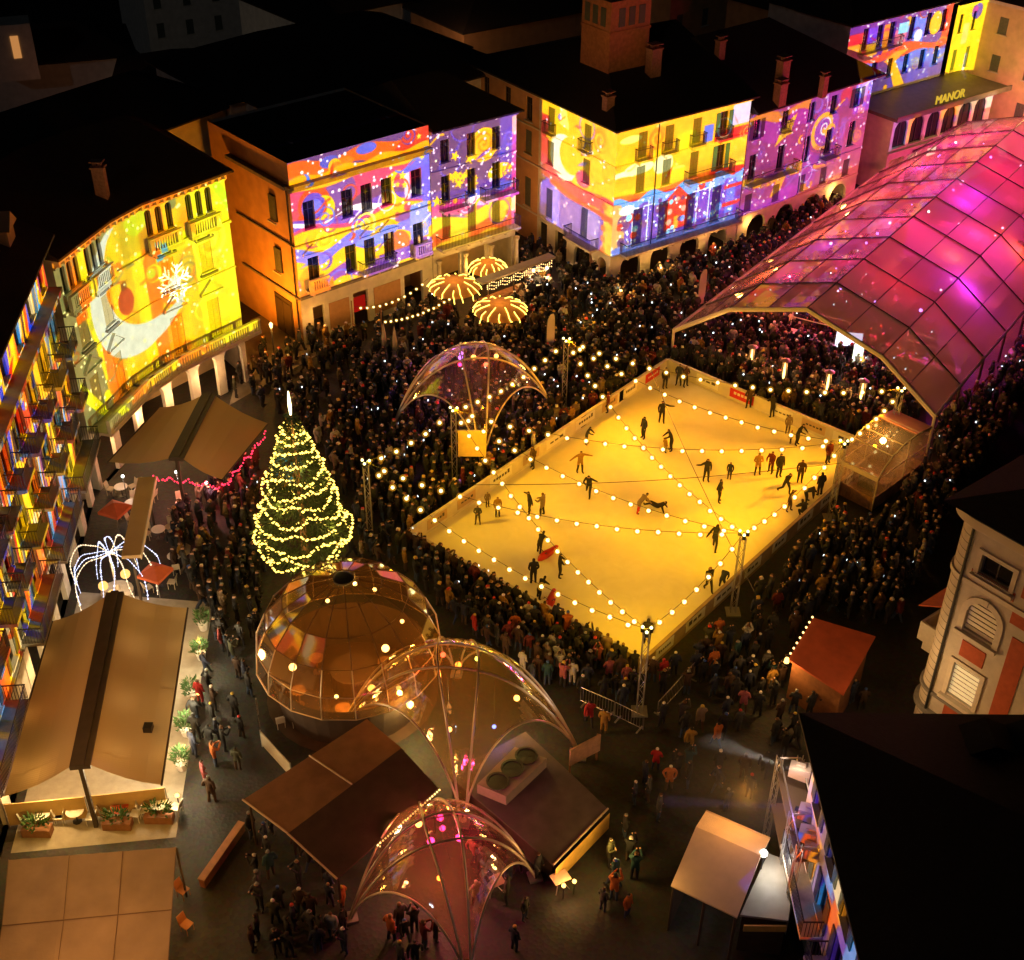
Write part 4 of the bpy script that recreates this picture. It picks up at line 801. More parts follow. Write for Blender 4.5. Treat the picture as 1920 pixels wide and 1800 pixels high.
black_m = mat('black_metal', (.02, .02, .022), .45)
cream = mat('cream_canvas', (.5, .42, .3), .9, .08, 1.2, .15, 5)
BULB = lamp_mat('hot_bulb_filament', (1, .86, .35), 4.5)
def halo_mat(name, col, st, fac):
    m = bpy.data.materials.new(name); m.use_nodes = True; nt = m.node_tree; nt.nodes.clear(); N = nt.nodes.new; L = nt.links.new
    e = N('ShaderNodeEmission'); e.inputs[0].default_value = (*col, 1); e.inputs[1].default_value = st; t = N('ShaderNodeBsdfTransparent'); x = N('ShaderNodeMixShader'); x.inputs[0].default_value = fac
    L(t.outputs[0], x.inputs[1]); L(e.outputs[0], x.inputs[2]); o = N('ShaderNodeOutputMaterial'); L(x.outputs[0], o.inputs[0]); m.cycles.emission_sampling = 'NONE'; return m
HALO = halo_mat('bulb_glow_shell', (1, .42, .02), 1.0, .2)  # emissive shell that paints a soft glow round each bulb

# ---------------------------------------------------------------- ice rink
RA, RB, RD = G(770, 1022).xy, G(1250, 698).xy, G(1204, 1262).xy
_u = (RB-RA).normalized(); RC = RB+(RD-RA)-_u*.6
RINK = [RA, RD, RC, RB]          # anticlockwise
def rink():
    r = thing('ice_rink', 'rectangular ice rink with pale boards in the middle of the square', 'ice rink', (*(sum((p for p in RINK), Vector((0, 0)))/4), 0))
    ice = bpy.data.materials.new('scratched_ice'); ice.use_nodes = True; nt = ice.node_tree; b = nt.nodes['Principled BSDF']; N = nt.nodes.new; Lk = nt.links.new
    tc = N('ShaderNodeTexCoord'); n = N('ShaderNodeTexNoise'); n.inputs['Scale'].default_value = .8; n.inputs['Detail'].default_value = 10; n.inputs['Distortion'].default_value = 1.5; Lk(tc.outputs['Object'], n.inputs['Vector'])
    cr = N('ShaderNodeValToRGB'); cr.color_ramp.elements[0].position = .3; cr.color_ramp.elements[0].color = (.8, .76, .56, 1); cr.color_ramp.elements[1].position = .75; cr.color_ramp.elements[1].color = (.87, .83, .66, 1); Lk(n.outputs['Fac'], cr.inputs['Fac']); Lk(cr.outputs['Color'], b.inputs['Base Color'])
    mp = N('ShaderNodeMapRange'); mp.inputs[3].default_value = .35; mp.inputs[4].default_value = .7; Lk(n.outputs['Fac'], mp.inputs[0]); Lk(mp.outputs[0], b.inputs['Roughness']); b.inputs['Specular IOR Level'].default_value = .3
    wb = world_mb(r); wb.add([(*p, .03) for p in RINK], [(0, 1, 2, 3)]); wb.build('ice_surface', ice, r)
    bm = mat('cream_board', (.62, .57, .5), .5, .08, 2); bo = mat('board_back', (.36, .26, .16), .7, .15, 2); adv = [mat('advert_red', (.55, .02, .03), .5), mat('advert_white', (.75, .73, .7), .5), mat('advert_dark', (.06, .05, .05), .5), mat('advert_tan', (.5, .36, .24), .5)]
    for k, (a, c) in enumerate(zip(RINK, RINK[1:]+RINK[:1])):
        d = (c-a); L = d.length; d.normalize(); out = Vector((d.y, -d.x)); w = world_mb(r); M0 = w.M
        F = Matrix.Translation((*a, 0)) @ Matrix.Rotation(math.atan2(d.y, d.x), 4, 'Z'); w.M = M0 @ F
        gaps = [(5.2, 5.9), (9.6, 10.3)] if k == 3 else []
        x = 0
        for s, e in gaps+[(L, L)]:
            w.box(x, s, -.12, 0, 0, 1.05, 0); x = e
        w.box(0, L, -.16, .04, 1.053, 1.12, 1); w.box(0, L, .001, .012, .0, .16, 1)
        bd = w.build('board', [bm if k in (2, 3) else bo, bo if k == 1 else bm], r)
        rg = random.Random(k); x = 1.0
        lst = []
        while x < L-2.4:
            q = MB(M0 @ F); ww = rg.uniform(1.6, 2.2); mm = adv[rg.choice([1, 1, 3, 1, 0, 3])] if k != 2 else adv[[1, 3, 1, 0, 1, 1, 1, 3][len(lst) % 8]]
            if k == 2 and abs(x-2.6) < 1.1: mm = adv[0]
            y0, y1 = (.003, .02) if k in (2, 3) else (-.14, -.123)
            q.box(x, x+ww, y0, y1, .25, .95, 0); pa = q.build('advert_panel', mm, bd); lst.append(pa)
            q = MB(M0 @ F); yy0, yy1 = (.022, .027) if k in (2, 3) else (-.147, -.142); h = rg.uniform(.1, .22); n_ = rg.randint(3, 6); s0 = .25
            for i in range(n_): q.box(x+s0+i*(ww-.5)/n_, x+s0+(i+.7)*(ww-.5)/n_, yy0, yy1, .55, .55+h*(1.6 if i == 0 else 1), 0)
            q.build('advert_lettering', adv[1] if mm in (adv[0], adv[2]) else adv[2], pa)
            x += ww+rg.uniform(.5, 1.4)
rink()

# ---------------------------------------------------------------- truss masts
def truss(mb, base, top, w=.15, seg=.55):
    base, top = Vector(base), Vector(top); d = (top-base).normalized(); x = d.cross(Vector((0, 1, 0)) if abs(d.y) < .9 else Vector((1, 0, 0))).normalized(); y = d.cross(x); L = (top-base).length
    cs = [(x*sx+y*sy)*w for sx, sy in ((1, 1), (-1, 1), (-1, -1), (1, -1))]
    for c in cs: mb.tube([base+c, top+c], .025, 5)
    n = max(2, int(L/seg))
    for i in range(n):
        for k in range(4):
            a, b = cs[k], cs[(k+1) % 4]; p, q = (a, b) if (i+k) % 2 else (b, a)
            mb.tube([base+d*L*i/n+p, base+d*L*(i+1)/n+q], .013, 4)
MAST = {}
ML = {'1': ((685, 866), 'truss mast beside the Christmas tree'), '2': ((850, 767), 'truss mast with a yellow banner in front of the clear tent'), '3': ((1062, 637), 'truss mast nearest the lit mushroom umbrellas, behind the rink'), '4': ((1690, 730), 'truss mast under the corner of the large pink tent'), '5': ((1213, 1180), 'tall truss mast at the near corner of the rink'), '6': ((1395, 999), 'truss mast on the long right board of the rink'), '7': ((1583, 829), 'truss mast in front of the wooden booth at the rink')}
for k, (p, lab) in ML.items():
    z = 5.6; t = G(*p, z); r = thing('truss_mast', lab, 'mast', (t.x, t.y, 0), group='lamp masts round the rink')
    b = MB(); truss(b, (0, 0, .1), (0, 0, z-.25)); b.build('truss', steel, r); MB().box(-.4, .4, -.4, .4, 0, .08).build('base_plate', steel, r)
    for a in range(3):
        an = a*2.1+.4; x, y = .24*math.cos(an), .24*math.sin(an)
        h = MB(); h.box(x-.09, x+.09, y-.09, y+.09, z-.25, z-.02); ho = h.build('floodlight', black_m, r); MB().lathe([(.07, z-.018), (.085, z+.03), (.04, z+.1)], 8, (x, y)).build('lamp_glass', BULB, ho)
    MAST[k] = Vector((t.x, t.y, z))
# banner on mast 2
t = MAST['2']; b = MB(); b.box(.25, 2.0, -.03, .03, 2.2, 4.1); b.add([], []); bn = thing('banner', 'yellow square banner hanging on a truss mast', 'banner', (t.x, t.y-.1, 0))
b.build('banner_cloth', mat('yellow_banner', (.7, .48, .1), .8, .1, 3), bn); MB().tube([(.2, 0, 4.13), (2.1, 0, 4.13)], .03).build('banner_rail', steel, bn)

def string_lights(a, b, lab, sag=None, step=1.12, r=.11, name='string_lights', group='festoon strings over the rink', ends=True, lampW=0, every=4):
    a, b = Vector(a), Vector(b); L = (b-a).length; sag = L*.066 if sag is None else sag; o = thing(name, lab, 'string lights', a, group=group)
    n = max(3, int(L/step)); P = [a.lerp(b, i/n)-a-Vector((0, 0, 4*sag*(i/n)*(1-i/n))) for i in range(n+1)]
    MB().tube(P, .018, 4).build('cable', black_m, o)
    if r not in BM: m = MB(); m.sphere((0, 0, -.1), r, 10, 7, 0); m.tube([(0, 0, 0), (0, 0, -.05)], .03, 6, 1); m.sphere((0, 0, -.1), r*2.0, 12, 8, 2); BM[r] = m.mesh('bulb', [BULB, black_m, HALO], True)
    for i, p in enumerate(P[1:-1] if not ends else P[1:-1]):
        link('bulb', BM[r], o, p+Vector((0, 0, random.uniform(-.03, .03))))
        if lampW and i % every == every//2: lamp('POINT', a+p+Vector((0, 0, -.35)), lampW, (1, .41, .008), .12, name='bulb_light')
    return o
BM = {}
RW = 34
for i, j, lab in (('1', '2', 'string of bulbs between the mast by the Christmas tree and the mast with the banner'), ('1', '5', 'long string of bulbs from the mast by the tree to the near corner mast'), ('2', '5', 'string of bulbs from the banner mast to the near corner mast, across the ice'),
                  ('2', '3', 'string of bulbs over the clear tent, ending at the mast behind the rink'), ('3', '4', 'string of bulbs along the far short side of the rink'), ('3', '6', 'string of bulbs from the mast behind the rink to the mast on the right board'), ('3', '7', 'string of bulbs from the mast behind the rink to the wooden booth'),
                  ('2', '7', 'string of bulbs across the ice from the banner mast to the wooden booth'), ('2', '6', 'string of bulbs across the ice from the banner mast to the right board'), ('1', '6', 'string of bulbs across the ice from the tree side mast to the right board'),
                  ('4', '7', 'short string of bulbs over the wooden booth'), ('7', '6', 'string of bulbs along the far half of the right board'), ('6', '5', 'string of bulbs along the near half of the right board')):
    string_lights(MAST[i], MAST[j], lab, lampW=RW)
for k, (tx, ty, e) in {'1': (.5, .3, 1.05), '5': (.35, .5, .95), '6': (.5, .5, .8), '3': (.7, .45, 1.8), '7': (.6, .45, 1.2), '2': (.5, .35, 1.0), '4': (.72, .5, 1.7)}.items():
    c = RA.lerp(RD, ty).lerp(RB.lerp(RC, ty), tx); lamp('SPOT', MAST[k]+Vector((0, 0, .25)), 4700*e, (1, .36, .004) if k in '347' else ((1, .40, .004) if k == '2' else (1, .5, .003)), .15, (c.x, c.y, 0), 96, .9, 'floodlight_beam')

# ---------------------------------------------------------------- large clear tent
def big_tent():
    a = G(1258, 674); b = G(1740, 838); u = (b-a); W = u.length; u.normalize(); v = Vector((-u.y, u.x, 0)); r = thing('marquee', 'large clear roofed marquee glowing pink from within, right of the rink', 'tent', a, math.atan2(u.y, u.x))
    prof = [(0, 2.5), (W*.215, 5.55), (W*.5, 7.3), (W*.785, 5.55), (W, 2.5)]; nb, bay = 10, 4.75
    pvc = film('clear_pvc', (1, .93, .93), .48, (.75, .52, .5), .26, .06, .08, .6); mb = MB()
    mids = []
    for (x0, z0), (x1, z1) in zip(prof, prof[1:]):
        for k in range(2):
            t0, t1 = k/2, (k+1)/2; mids.append(((x0+(x1-x0)*t0, z0+(z1-z0)*t0), (x0+(x1-x0)*t1, z0+(z1-z0)*t1)))
    for i in range(nb):
        for (x0, z0), (x1, z1) in mids:
            # each sheet sags a little between its frames
            y0, y1 = i*bay, (i+1)*bay; ny = 4; g = [[Vector((x0+(x1-x0)*p/3, y0+(y1-y0)*q/ny, z0+(z1-z0)*p/3-.09*math.sin(math.pi*q/ny)*math.sin(math.pi*p/3))) for q in range(ny+1)] for p in range(4)]
            for p in range(3):
                for q in range(ny): mb.quad(g[p][q], g[p+1][q], g[p+1][q+1], g[p][q+1])
    mb.build('clear_roof', pvc, r, True)
    fr = mat('tent_aluminium', (.75, .65, .52), .5, .05, 3); dark = mat('tent_purlin', (.05, .03, .03), .5)
    for i in range(nb+1):
        m = MB(); y = i*bay; pts = [(x, y, z-.1) for x, z in prof]; m.tube(pts, .17 if i == 0 else .09, 6); m.tube([(0.02, y, 0), (0.02, y, 2.45)], .1, 6); m.tube([(W-.02, y, 0), (W-.02, y, 2.45)], .1, 6); m.build('frame_arch', fr if i == 0 else dark, r)
    m = MB()
    for x, z in prof[1:4]: m.tube([(x, 0, z+.03), (x, nb*bay, z+.03)], .05, 5)
    for (x0, z0), (x1, z1) in zip(prof, prof[1:]): m.tube([((x0+x1)/2, 0, (z0+z1)/2+.03), ((x0+x1)/2, nb*bay, (z0+z1)/2+.03)], .035, 5)
    m.build('purlin', dark, r)
    for i in range(1, nb+1): m = MB(); m.tube([(x, i*bay, z+.045) for x, z in prof], .036, 5); m.build('seam_bar', dark, r)
    for x in (0, W): m = MB(); m.tube([(x, 0, 2.5), (x, nb*bay, 2.5)], .11, 6); m.build('eaves_beam', fr, r)
    # long side walls of clear sheet, open towards the rink
    w = MB()
    for i in range(5, nb): w.quad((0, i*bay, .2), (0, (i+1)*bay, .2), (0, (i+1)*bay, 2.45), (0, i*bay, 2.45))
    w.build('side_sheet', film('pink_side_sheet', (1, .8, .8), .4, (.6, .35, .35), .2, .15), r); w = MB()
    for i in range(6, nb): w.quad((W, (i+1)*bay, .2), (W, i*bay, .2), (W, i*bay, 2.45), (W, (i+1)*bay, 2.45))
    w.build('side_sheet', film('pink_side_sheet', (1, .8, .8), .4, (.6, .35, .35), .2, .15), r)
    Mr = Matrix.Translation(a) @ Matrix.Rotation(r.rotation_euler.z, 4, 'Z')
    P = lambda x, y, z: Mr @ Vector((x, y, z))
    # ceiling lamps
    hot = lamp_mat('pink_stage_lamp', (1, .45, .75), 8); hotw = lamp_mat('white_stage_lamp', (1, .95, .9), 9); hotb = lamp_mat('violet_stage_lamp', (.5, .2, 1), 8)
    rg = random.Random(4)
    for i in range(36):
        x = W*rg.choice([.25, .4, .5, .62, .75]); y = rg.uniform(5, nb*bay-2); z = min(7, 5.2+2*(1-abs(x/W-.5)*3.4))-.55; q = MB(); q.sphere((x, y, z), rg.uniform(.05, .13), 8, 5); q.tube([(x, y, z+.1), (x, y, z+.4)], .02, 4, 1); q.build('stage_lamp', [rg.choice([hot, hotb, hot, hotb, hotw]), black_m], r)
    pinks = ((.2, 8, 800, (1, .2, .07)), (.62, 9, 1100, (1, .015, .09)), (.78, 14, 900, (.6, .03, .45)), (.22, 16, 1500, (1, .2, .1)), (.5, 17, 1500, (1, .02, .16)), (.7, 21, 1200, (.7, .03, .4)), (.22, 25, 1900, (1, .17, .12)), (.52, 26, 2200, (1, .015, .2)), (.82, 24, 1000, (1, .1, .05)), (.22, 34, 2300, (1, .13, .13)), (.55, 34, 2500, (1, .02, .25)), (.4, 42, 2700, (1, .05, .35)), (.75, 40, 2300, (.9, .04, .45)), (.85, 32, 1300, (1, .08, .1)))
    for fx, y, e, c in pinks: lamp('POINT', P(W*fx, y, 3.6), e*.8, (c[0], c[1], c[2]*.7), .5, name='stage_lamp_light')
    for i in range(16):
        x = W*rg.choice([.3, .45, .58, .7, .8]); y = 7+i*2.5+rg.uniform(-1, 1); zr_ = np.interp(x, [p[0] for p in prof], [p[1] for p in prof]); lamp('POINT', P(x, y, zr_-1.1), rg.uniform(60, 420), rg.choice([(.35, .03, 1), (1, .01, .12), (1, .05, .3), (.6, .03, .8), (1, .22, .1)]), .15, name='stage_lamp_light')
    # stage, screens and bars
    st = thing('stage', 'low black stage inside the marquee', 'stage', P(W*.62, 23, 0), r.rotation_euler.z); MB().box(-5, 5, -2.5, 2.5, 0, 1.0).build('stage_deck', black_m, st); q = MB(); truss(q, (-4.8, 2.3, 1), (-4.8, 2.3, 4.6)); truss(q, (4.8, 2.3, 1), (4.8, 2.3, 4.6)); truss(q, (-4.8, 2.3, 4.6), (4.8, 2.3, 4.6)); q.build('stage_truss', steel, st); MB().box(-4.6, 4.6, 2.35, 2.42, 1.2, 4.3).build('backdrop_screen', lamp_mat('magenta_screen', (.9, .05, .4), .9, True), st)
    for px, py, w_, h_, c, lab in ((1592, 636, 1.9, 1.1, (.8, .75, 1), 'wide white screen glowing inside the marquee'), (1609, 662, .7, 1.5, (.9, 1, .75), 'tall pale green screen glowing inside the marquee')):
        g = G(px, py, 1.7); s = thing('screen', lab, 'screen', (g.x, g.y, 0), R(-8)); MB().box(-w_/2-.04, w_/2+.04, 0, .1, 1.7-h_/2-.04, 1.7+h_/2+.04).build('screen_case', black_m, s); MB().box(-w_/2, w_/2, -.012, -.002, 1.7-h_/2, 1.7+h_/2).build('display', lamp_mat('screen_%d' % px, c, 2.2, True), s); MB().box(-.05, .05, .02, .08, 0, 1.7-h_/2-.041).build('leg', black_m, s)
        lamp('POINT', (g.x, g.y-.5, 1.7), 60, c, .2, name='screen_light')
    for x, y, rz, lab in ((W*.4, 7.5, .1, 'bar counter with a white frame near the open end of the marquee'), (W*.82, 9, .0, 'bar counter with a reddish back wall on the right inside the marquee')):
        p = P(x, y, 0); s = thing('bar_counter', lab, 'bar', p, r.rotation_euler.z+rz); MB().box(-2.2, 2.2, -.4, .4, 0, 1.1).build('counter', wood, s); MB().box(-2.3, 2.3, -.5, .5, 1.103, 1.16).build('counter_top', white_m, s); q = MB()
        for xx in (-2.2, 2.2): q.tube([(xx, .9, 0), (xx, .9, 2.6)], .05, 5)
        q.tube([(-2.2, .9, 2.6), (2.2, .9, 2.6)], .05, 5); q.tube([(-2.2, .9, 1.9), (2.2, .9, 1.9)], .04, 5); q.build('bar_frame', white_m, s)
    return r
big_tent()

lamp('POINT', MAST['4']+Vector((-1.5, -2.2, -.6)), 260, (1, .5, .1), .2, name='tent_front_fill_light'); lamp('POINT', G(1330, 640, 3.6), 130, (1, .5, .15), .2, name='tent_front_fill_light')  # lamps without fixtures, added to brighten the tent's front arch
# ---------------------------------------------------------------- three arched clear shells
def shell_tent(label, feet, h, tint, lamps, seed=0, band=.17, fh=0.0):
    """four footed vault of clear film: left, right and front foot given as picture positions"""
    l, rr, f = (G(*p) for p in feet); c = (l+rr)/2; c.z = 0; ux = (rr-l).normalized(); uy = Vector((-ux.y, ux.x, 0)); Rx = (rr-l).length/2; Ry = (c-f).dot(uy); kx = (c-f).dot(ux)/Ry
    r = thing('shell_tent', label, 'tent', c, math.atan2(ux.y, ux.x), 'clear arched shell tents'); q = .86
    Z = lambda x, y: h*max(0, 1-(abs(x/Rx)**2+abs(y/Ry)**2)**1.05)**.85
    def rim(t):
        cx, sy = abs(math.cos(t)), abs(math.sin(t)); k = (cx**q+sy**q)**(-1/q); return k
    m = MB(); nt_, nr = 96, 14; rng = random.Random(seed)
    g = [[Vector((Rx*rim(t)*s*math.cos(t), Ry*rim(t)*s*math.sin(t), 0)) for s in (j/nr for j in range(1, nr+1))] for t in (2*math.pi*i/nt_ for i in range(nt_))]
    for row_ in g:
        for p in row_: p.z = Z(p.x, p.y); p.x += kx*p.y
    for i in range(nt_):
        k = (i+1) % nt_; m.add([(0, 0, h), g[i][0], g[k][0]], [(0, 1, 2)])
        for j in range(nr-1): m.quad(g[i][j], g[i][j+1], g[k][j+1], g[k][j])
    m.build('clear_skin', film('shell_film_%d' % seed, *tint, bump=.2, bscale=.8), r, True)
    pole = mat('shell_pole', (.62, .52, .42), .35, metal=.4)
    for axis in range(2):
        for s in (-1, 1):
            pts = []
            for i in range(41):
                t = -1+2*i/40; w = s*band*(1-abs(t)**1.6)*.85+s*.02; x, y = (Rx*t*.995, Ry*w) if axis == 0 else (Rx*w, Ry*t*.995); pts.append((x+kx*y, y, Z(x, y)+.03))
            MB().tube(pts, .06, 6).build('rib', pole, r)
    for i in range(4):
        pts = [Vector(g[(i*24+j) % nt_][-1]) for j in range(25)]; pts[0].z = pts[-1].z = .05; MB().tube(pts, .055, 6).build('edge_tube', pole, r)
    b = MB()
    for s in (-1, 1): b.tube([(-Rx*band*.85, s*Ry*band*.85, Z(Rx*band, Ry*band)), (Rx*band*.85, s*Ry*band*.85, Z(Rx*band, Ry*band))], .03, 5)
    b.tube([(0, -Ry*band*1.9, Z(0, Ry*band*1.9)+.02), (0, Ry*band*1.9, Z(0, Ry*band*1.9)+.02)], .02, 4); b.build('brace', black_m, r)
    for x, y in ((-Rx, 0), (Rx, 0), (-kx*Ry, -Ry), (kx*Ry, Ry)): MB().box(x-.3, x+.3, y-.3, y+.3, 0, .12).build('foot_plate', steel, r)
    Mr = Matrix.Translation(c) @ Matrix.Rotation(r.rotation_euler.z, 4, 'Z')
    for x, y, z, col, e, rad in lamps:
        s = MB(); z = max(z, Z(x*Rx, y*Ry)-.75) if seed != 2 or z > 3 else z; rad *= 1.3; s.sphere((x*Rx, y*Ry, z), rad, 8, 5); s.tube([(x*Rx, y*Ry, z+rad), (x*Rx, y*Ry, Z(x*Rx, y*Ry)-.03)], .012, 4, 1); s.build('hanging_lamp', [lamp_mat('tent_lamp_%.2f_%.2f_%.2f' % col, col, 9), black_m], r)
        lamp('POINT', Mr @ Vector((x*Rx, y*Ry, z-.3)), e, col, .12, name='tent_lamp_light')
    return r, Mr
warm, pinkc, viol, redc = (1, .5, .12), (1, .03, .22), (.45, .12, 1), (1, .08, .04)
shell_tent('smallest clear shell tent beside the rink, violet and red lamps inside', ((738, 800), (1040, 775), (905, 880)), 5.5, ((1, .88, .7), .84, (.4, .26, .14), .36, .08), ((-.15, .1, 2.9, viol, 150, .13), (-.12, .25, 4, viol, 90, .1), (.12, -.1, 3.0, redc, 120, .11), (-.18, -.05, 3.8, pinkc, 90, .1), (0, .05, 2.6, warm, 260, .14), (.3, .2, 2.5, warm, 160, .12)), 1)
shell_tent('largest clear shell tent, amber lit, between the glass dome and the dark flat roof', ((640, 1372), (1088, 1420), (868, 1545)), 6.0, ((1, .86, .6), .8, (.42, .26, .08), .44, .08), ((-.15, .2, 4.4, redc, 90, .1), (.13, .18, 4.3, (.8, .9, .15), 130, .09), (0, .02, 3.6, (1, .2, .03), 240, .12), (.45, .2, 2.6, warm, 250, .12), (-.4, 0.0, 2.4, (1, .7, .2), 420, .14), (.3, -.1, 2.0, (.1, .15, 1), 60, .08), (-.05, -.2, 2, warm, 160, .1)), 2)
shell_tent('clear shell tent nearest the bottom, pink lamps inside', ((658, 1722), (1003, 1645), (880, 1850)), 4.7, ((1, .82, .62), .83, (.4, .2, .1), .38, .08), ((.05, .3, 3.4, pinkc, 110, .12), (-.12, .0, 3.0, pinkc, 90, .13), (.17, -.02, 3.0, pinkc, 120, .13), (.03, .12, 3.2, pinkc, 90, .1), (-.18, .3, 3.5, warm, 240, .12), (-.12, -.35, 1.6, (1, .25, .03), 60, .09)), 3)

# ---------------------------------------------------------------- round glazed dome
def dome():
    c = G(662, 1297); r = thing('glazed_dome', 'large round glazed dome bar with a dark cap, amber lit, below the Christmas tree', 'dome', c); Rd, zc = 4.7, 2.85; pole = mat('dome_seam', (.6, .48, .34), .35, metal=.5)
    ns = 18; el = [-2, 14, 31, 49, 67, 81]
    P = lambda a, e, k=1.0: Vector((Rd*k*math.cos(R(e))*math.cos(a), Rd*k*math.cos(R(e))*math.sin(a), zc+Rd*k*math.sin(R(e))))
    m = MB()
    for i in range(ns):
        a0, a1 = 2*math.pi*i/ns, 2*math.pi*(i+1)/ns
        for e0, e1 in zip(el, el[1:]):
            if i in (8, 9) and e0 < 10: continue
            m.quad(P(a0, e0), P(a1, e0), P(a1, e1), P(a0, e1))
    m.build('glazing', film('dome_film', (1, .84, .55), .85, (.5, .28, .07), .5, .05), r)
    s = MB()
    for i in range(ns): s.tube([P(2*math.pi*i/ns, e, 1.004) for e in el[2:]], .022, 4)
    for e in el[2:]: s.tube([P(2*math.pi*i/ns, e, 1.004) for i in range(ns+1)], .018, 4)
    s.build('seam', mat('dome_dark_seam', (.1, .06, .035), .5), r); s = MB()
    for i in range(ns): s.tube([P(2*math.pi*i/ns, e, 1.004) for e in el[:3]], .03, 4)
    for e in el[:2]: s.tube([P(2*math.pi*i/ns, e, 1.004) for i in range(ns+1)], .028, 4)
    s.build('lower_frame', pole, r)
    MB().lathe([(.5, zc+Rd*.985), (.52, zc+Rd*1.015), (.4, zc+Rd*1.025), (.1, zc+Rd*1.03)], 20).build('cap', black_m, r)
    MB().lathe([(3.7, .0), (3.75, .0), (4.1, 2.6), (4.05, 2.6)], 36, closed=False).build('base_wall', mat('dome_base', (.05, .03, .02), .7, .2, 2), r)
    MB().lathe([(.05, .04), (4.4, .04)], 30, closed=False).build('floor', mat('dark_dome_floor', (.07, .035, .02), .6, .2, 2), r)
    rg = random.Random(2)
    for i, (x, y, z) in enumerate(((-2.6, -1.6, 3.2), (1.9, -.6, 3.6), (1.3, -2.2, 2.4), (1.2, 2.0, 5.2), (.2, 2.2, 5.4), (-.4, -2.6, 2.2), (2.6, 1.2, 3.8), (-1.2, 1.8, 4.6))):
        b = MB(); b.sphere((x, y, z), .2 if i < 3 else .11, 8, 5); b.tube([(x, y, z+.1), (x, y, z+.9)], .012, 4, 1); b.build('hanging_lamp', [lamp_mat('amber_lamp', (1, .6, .2), 9), black_m], r); lamp('POINT', c+Vector((x, y, z-.3)), 260 if i < 3 else 110, (1, .42, .06), .12, name='dome_lamp_light')
    for x, y, wh in ((-2, 1.4, 'far left'), (1.6, 1.2, 'far right'), (-.2, -2.2, 'nearest the camera'), (2.3, -1.2, 'near right'), (-2.6, -1, 'near left')): b = MB(); b.lathe([(.05, .04), (.05, 1.0)], 8, (x, y)); b.lathe([(.4, 1.0), (.4, 1.05)], 14, (x, y)); b.lathe([(.25, .045), (.25, .07)], 12, (x, y)); tag(link('high_table', b.mesh('high_table', wood), None, c), 'round high bar table inside the glazed dome, %s of five' % wh, 'table', 'bar tables in the dome')
    q = MB(); q.lathe([(1.2, .04), (1.2, 1.1)], 20, (0, .6)); q.build('round_bar', mat('dark_bar', (.06, .03, .02), .5, .2, 2), r)
    lamp('POINT', c+Vector((0, -1, 2.2)), 45, (1, .2, .03), .4, name='dome_lamp_light')
dome()

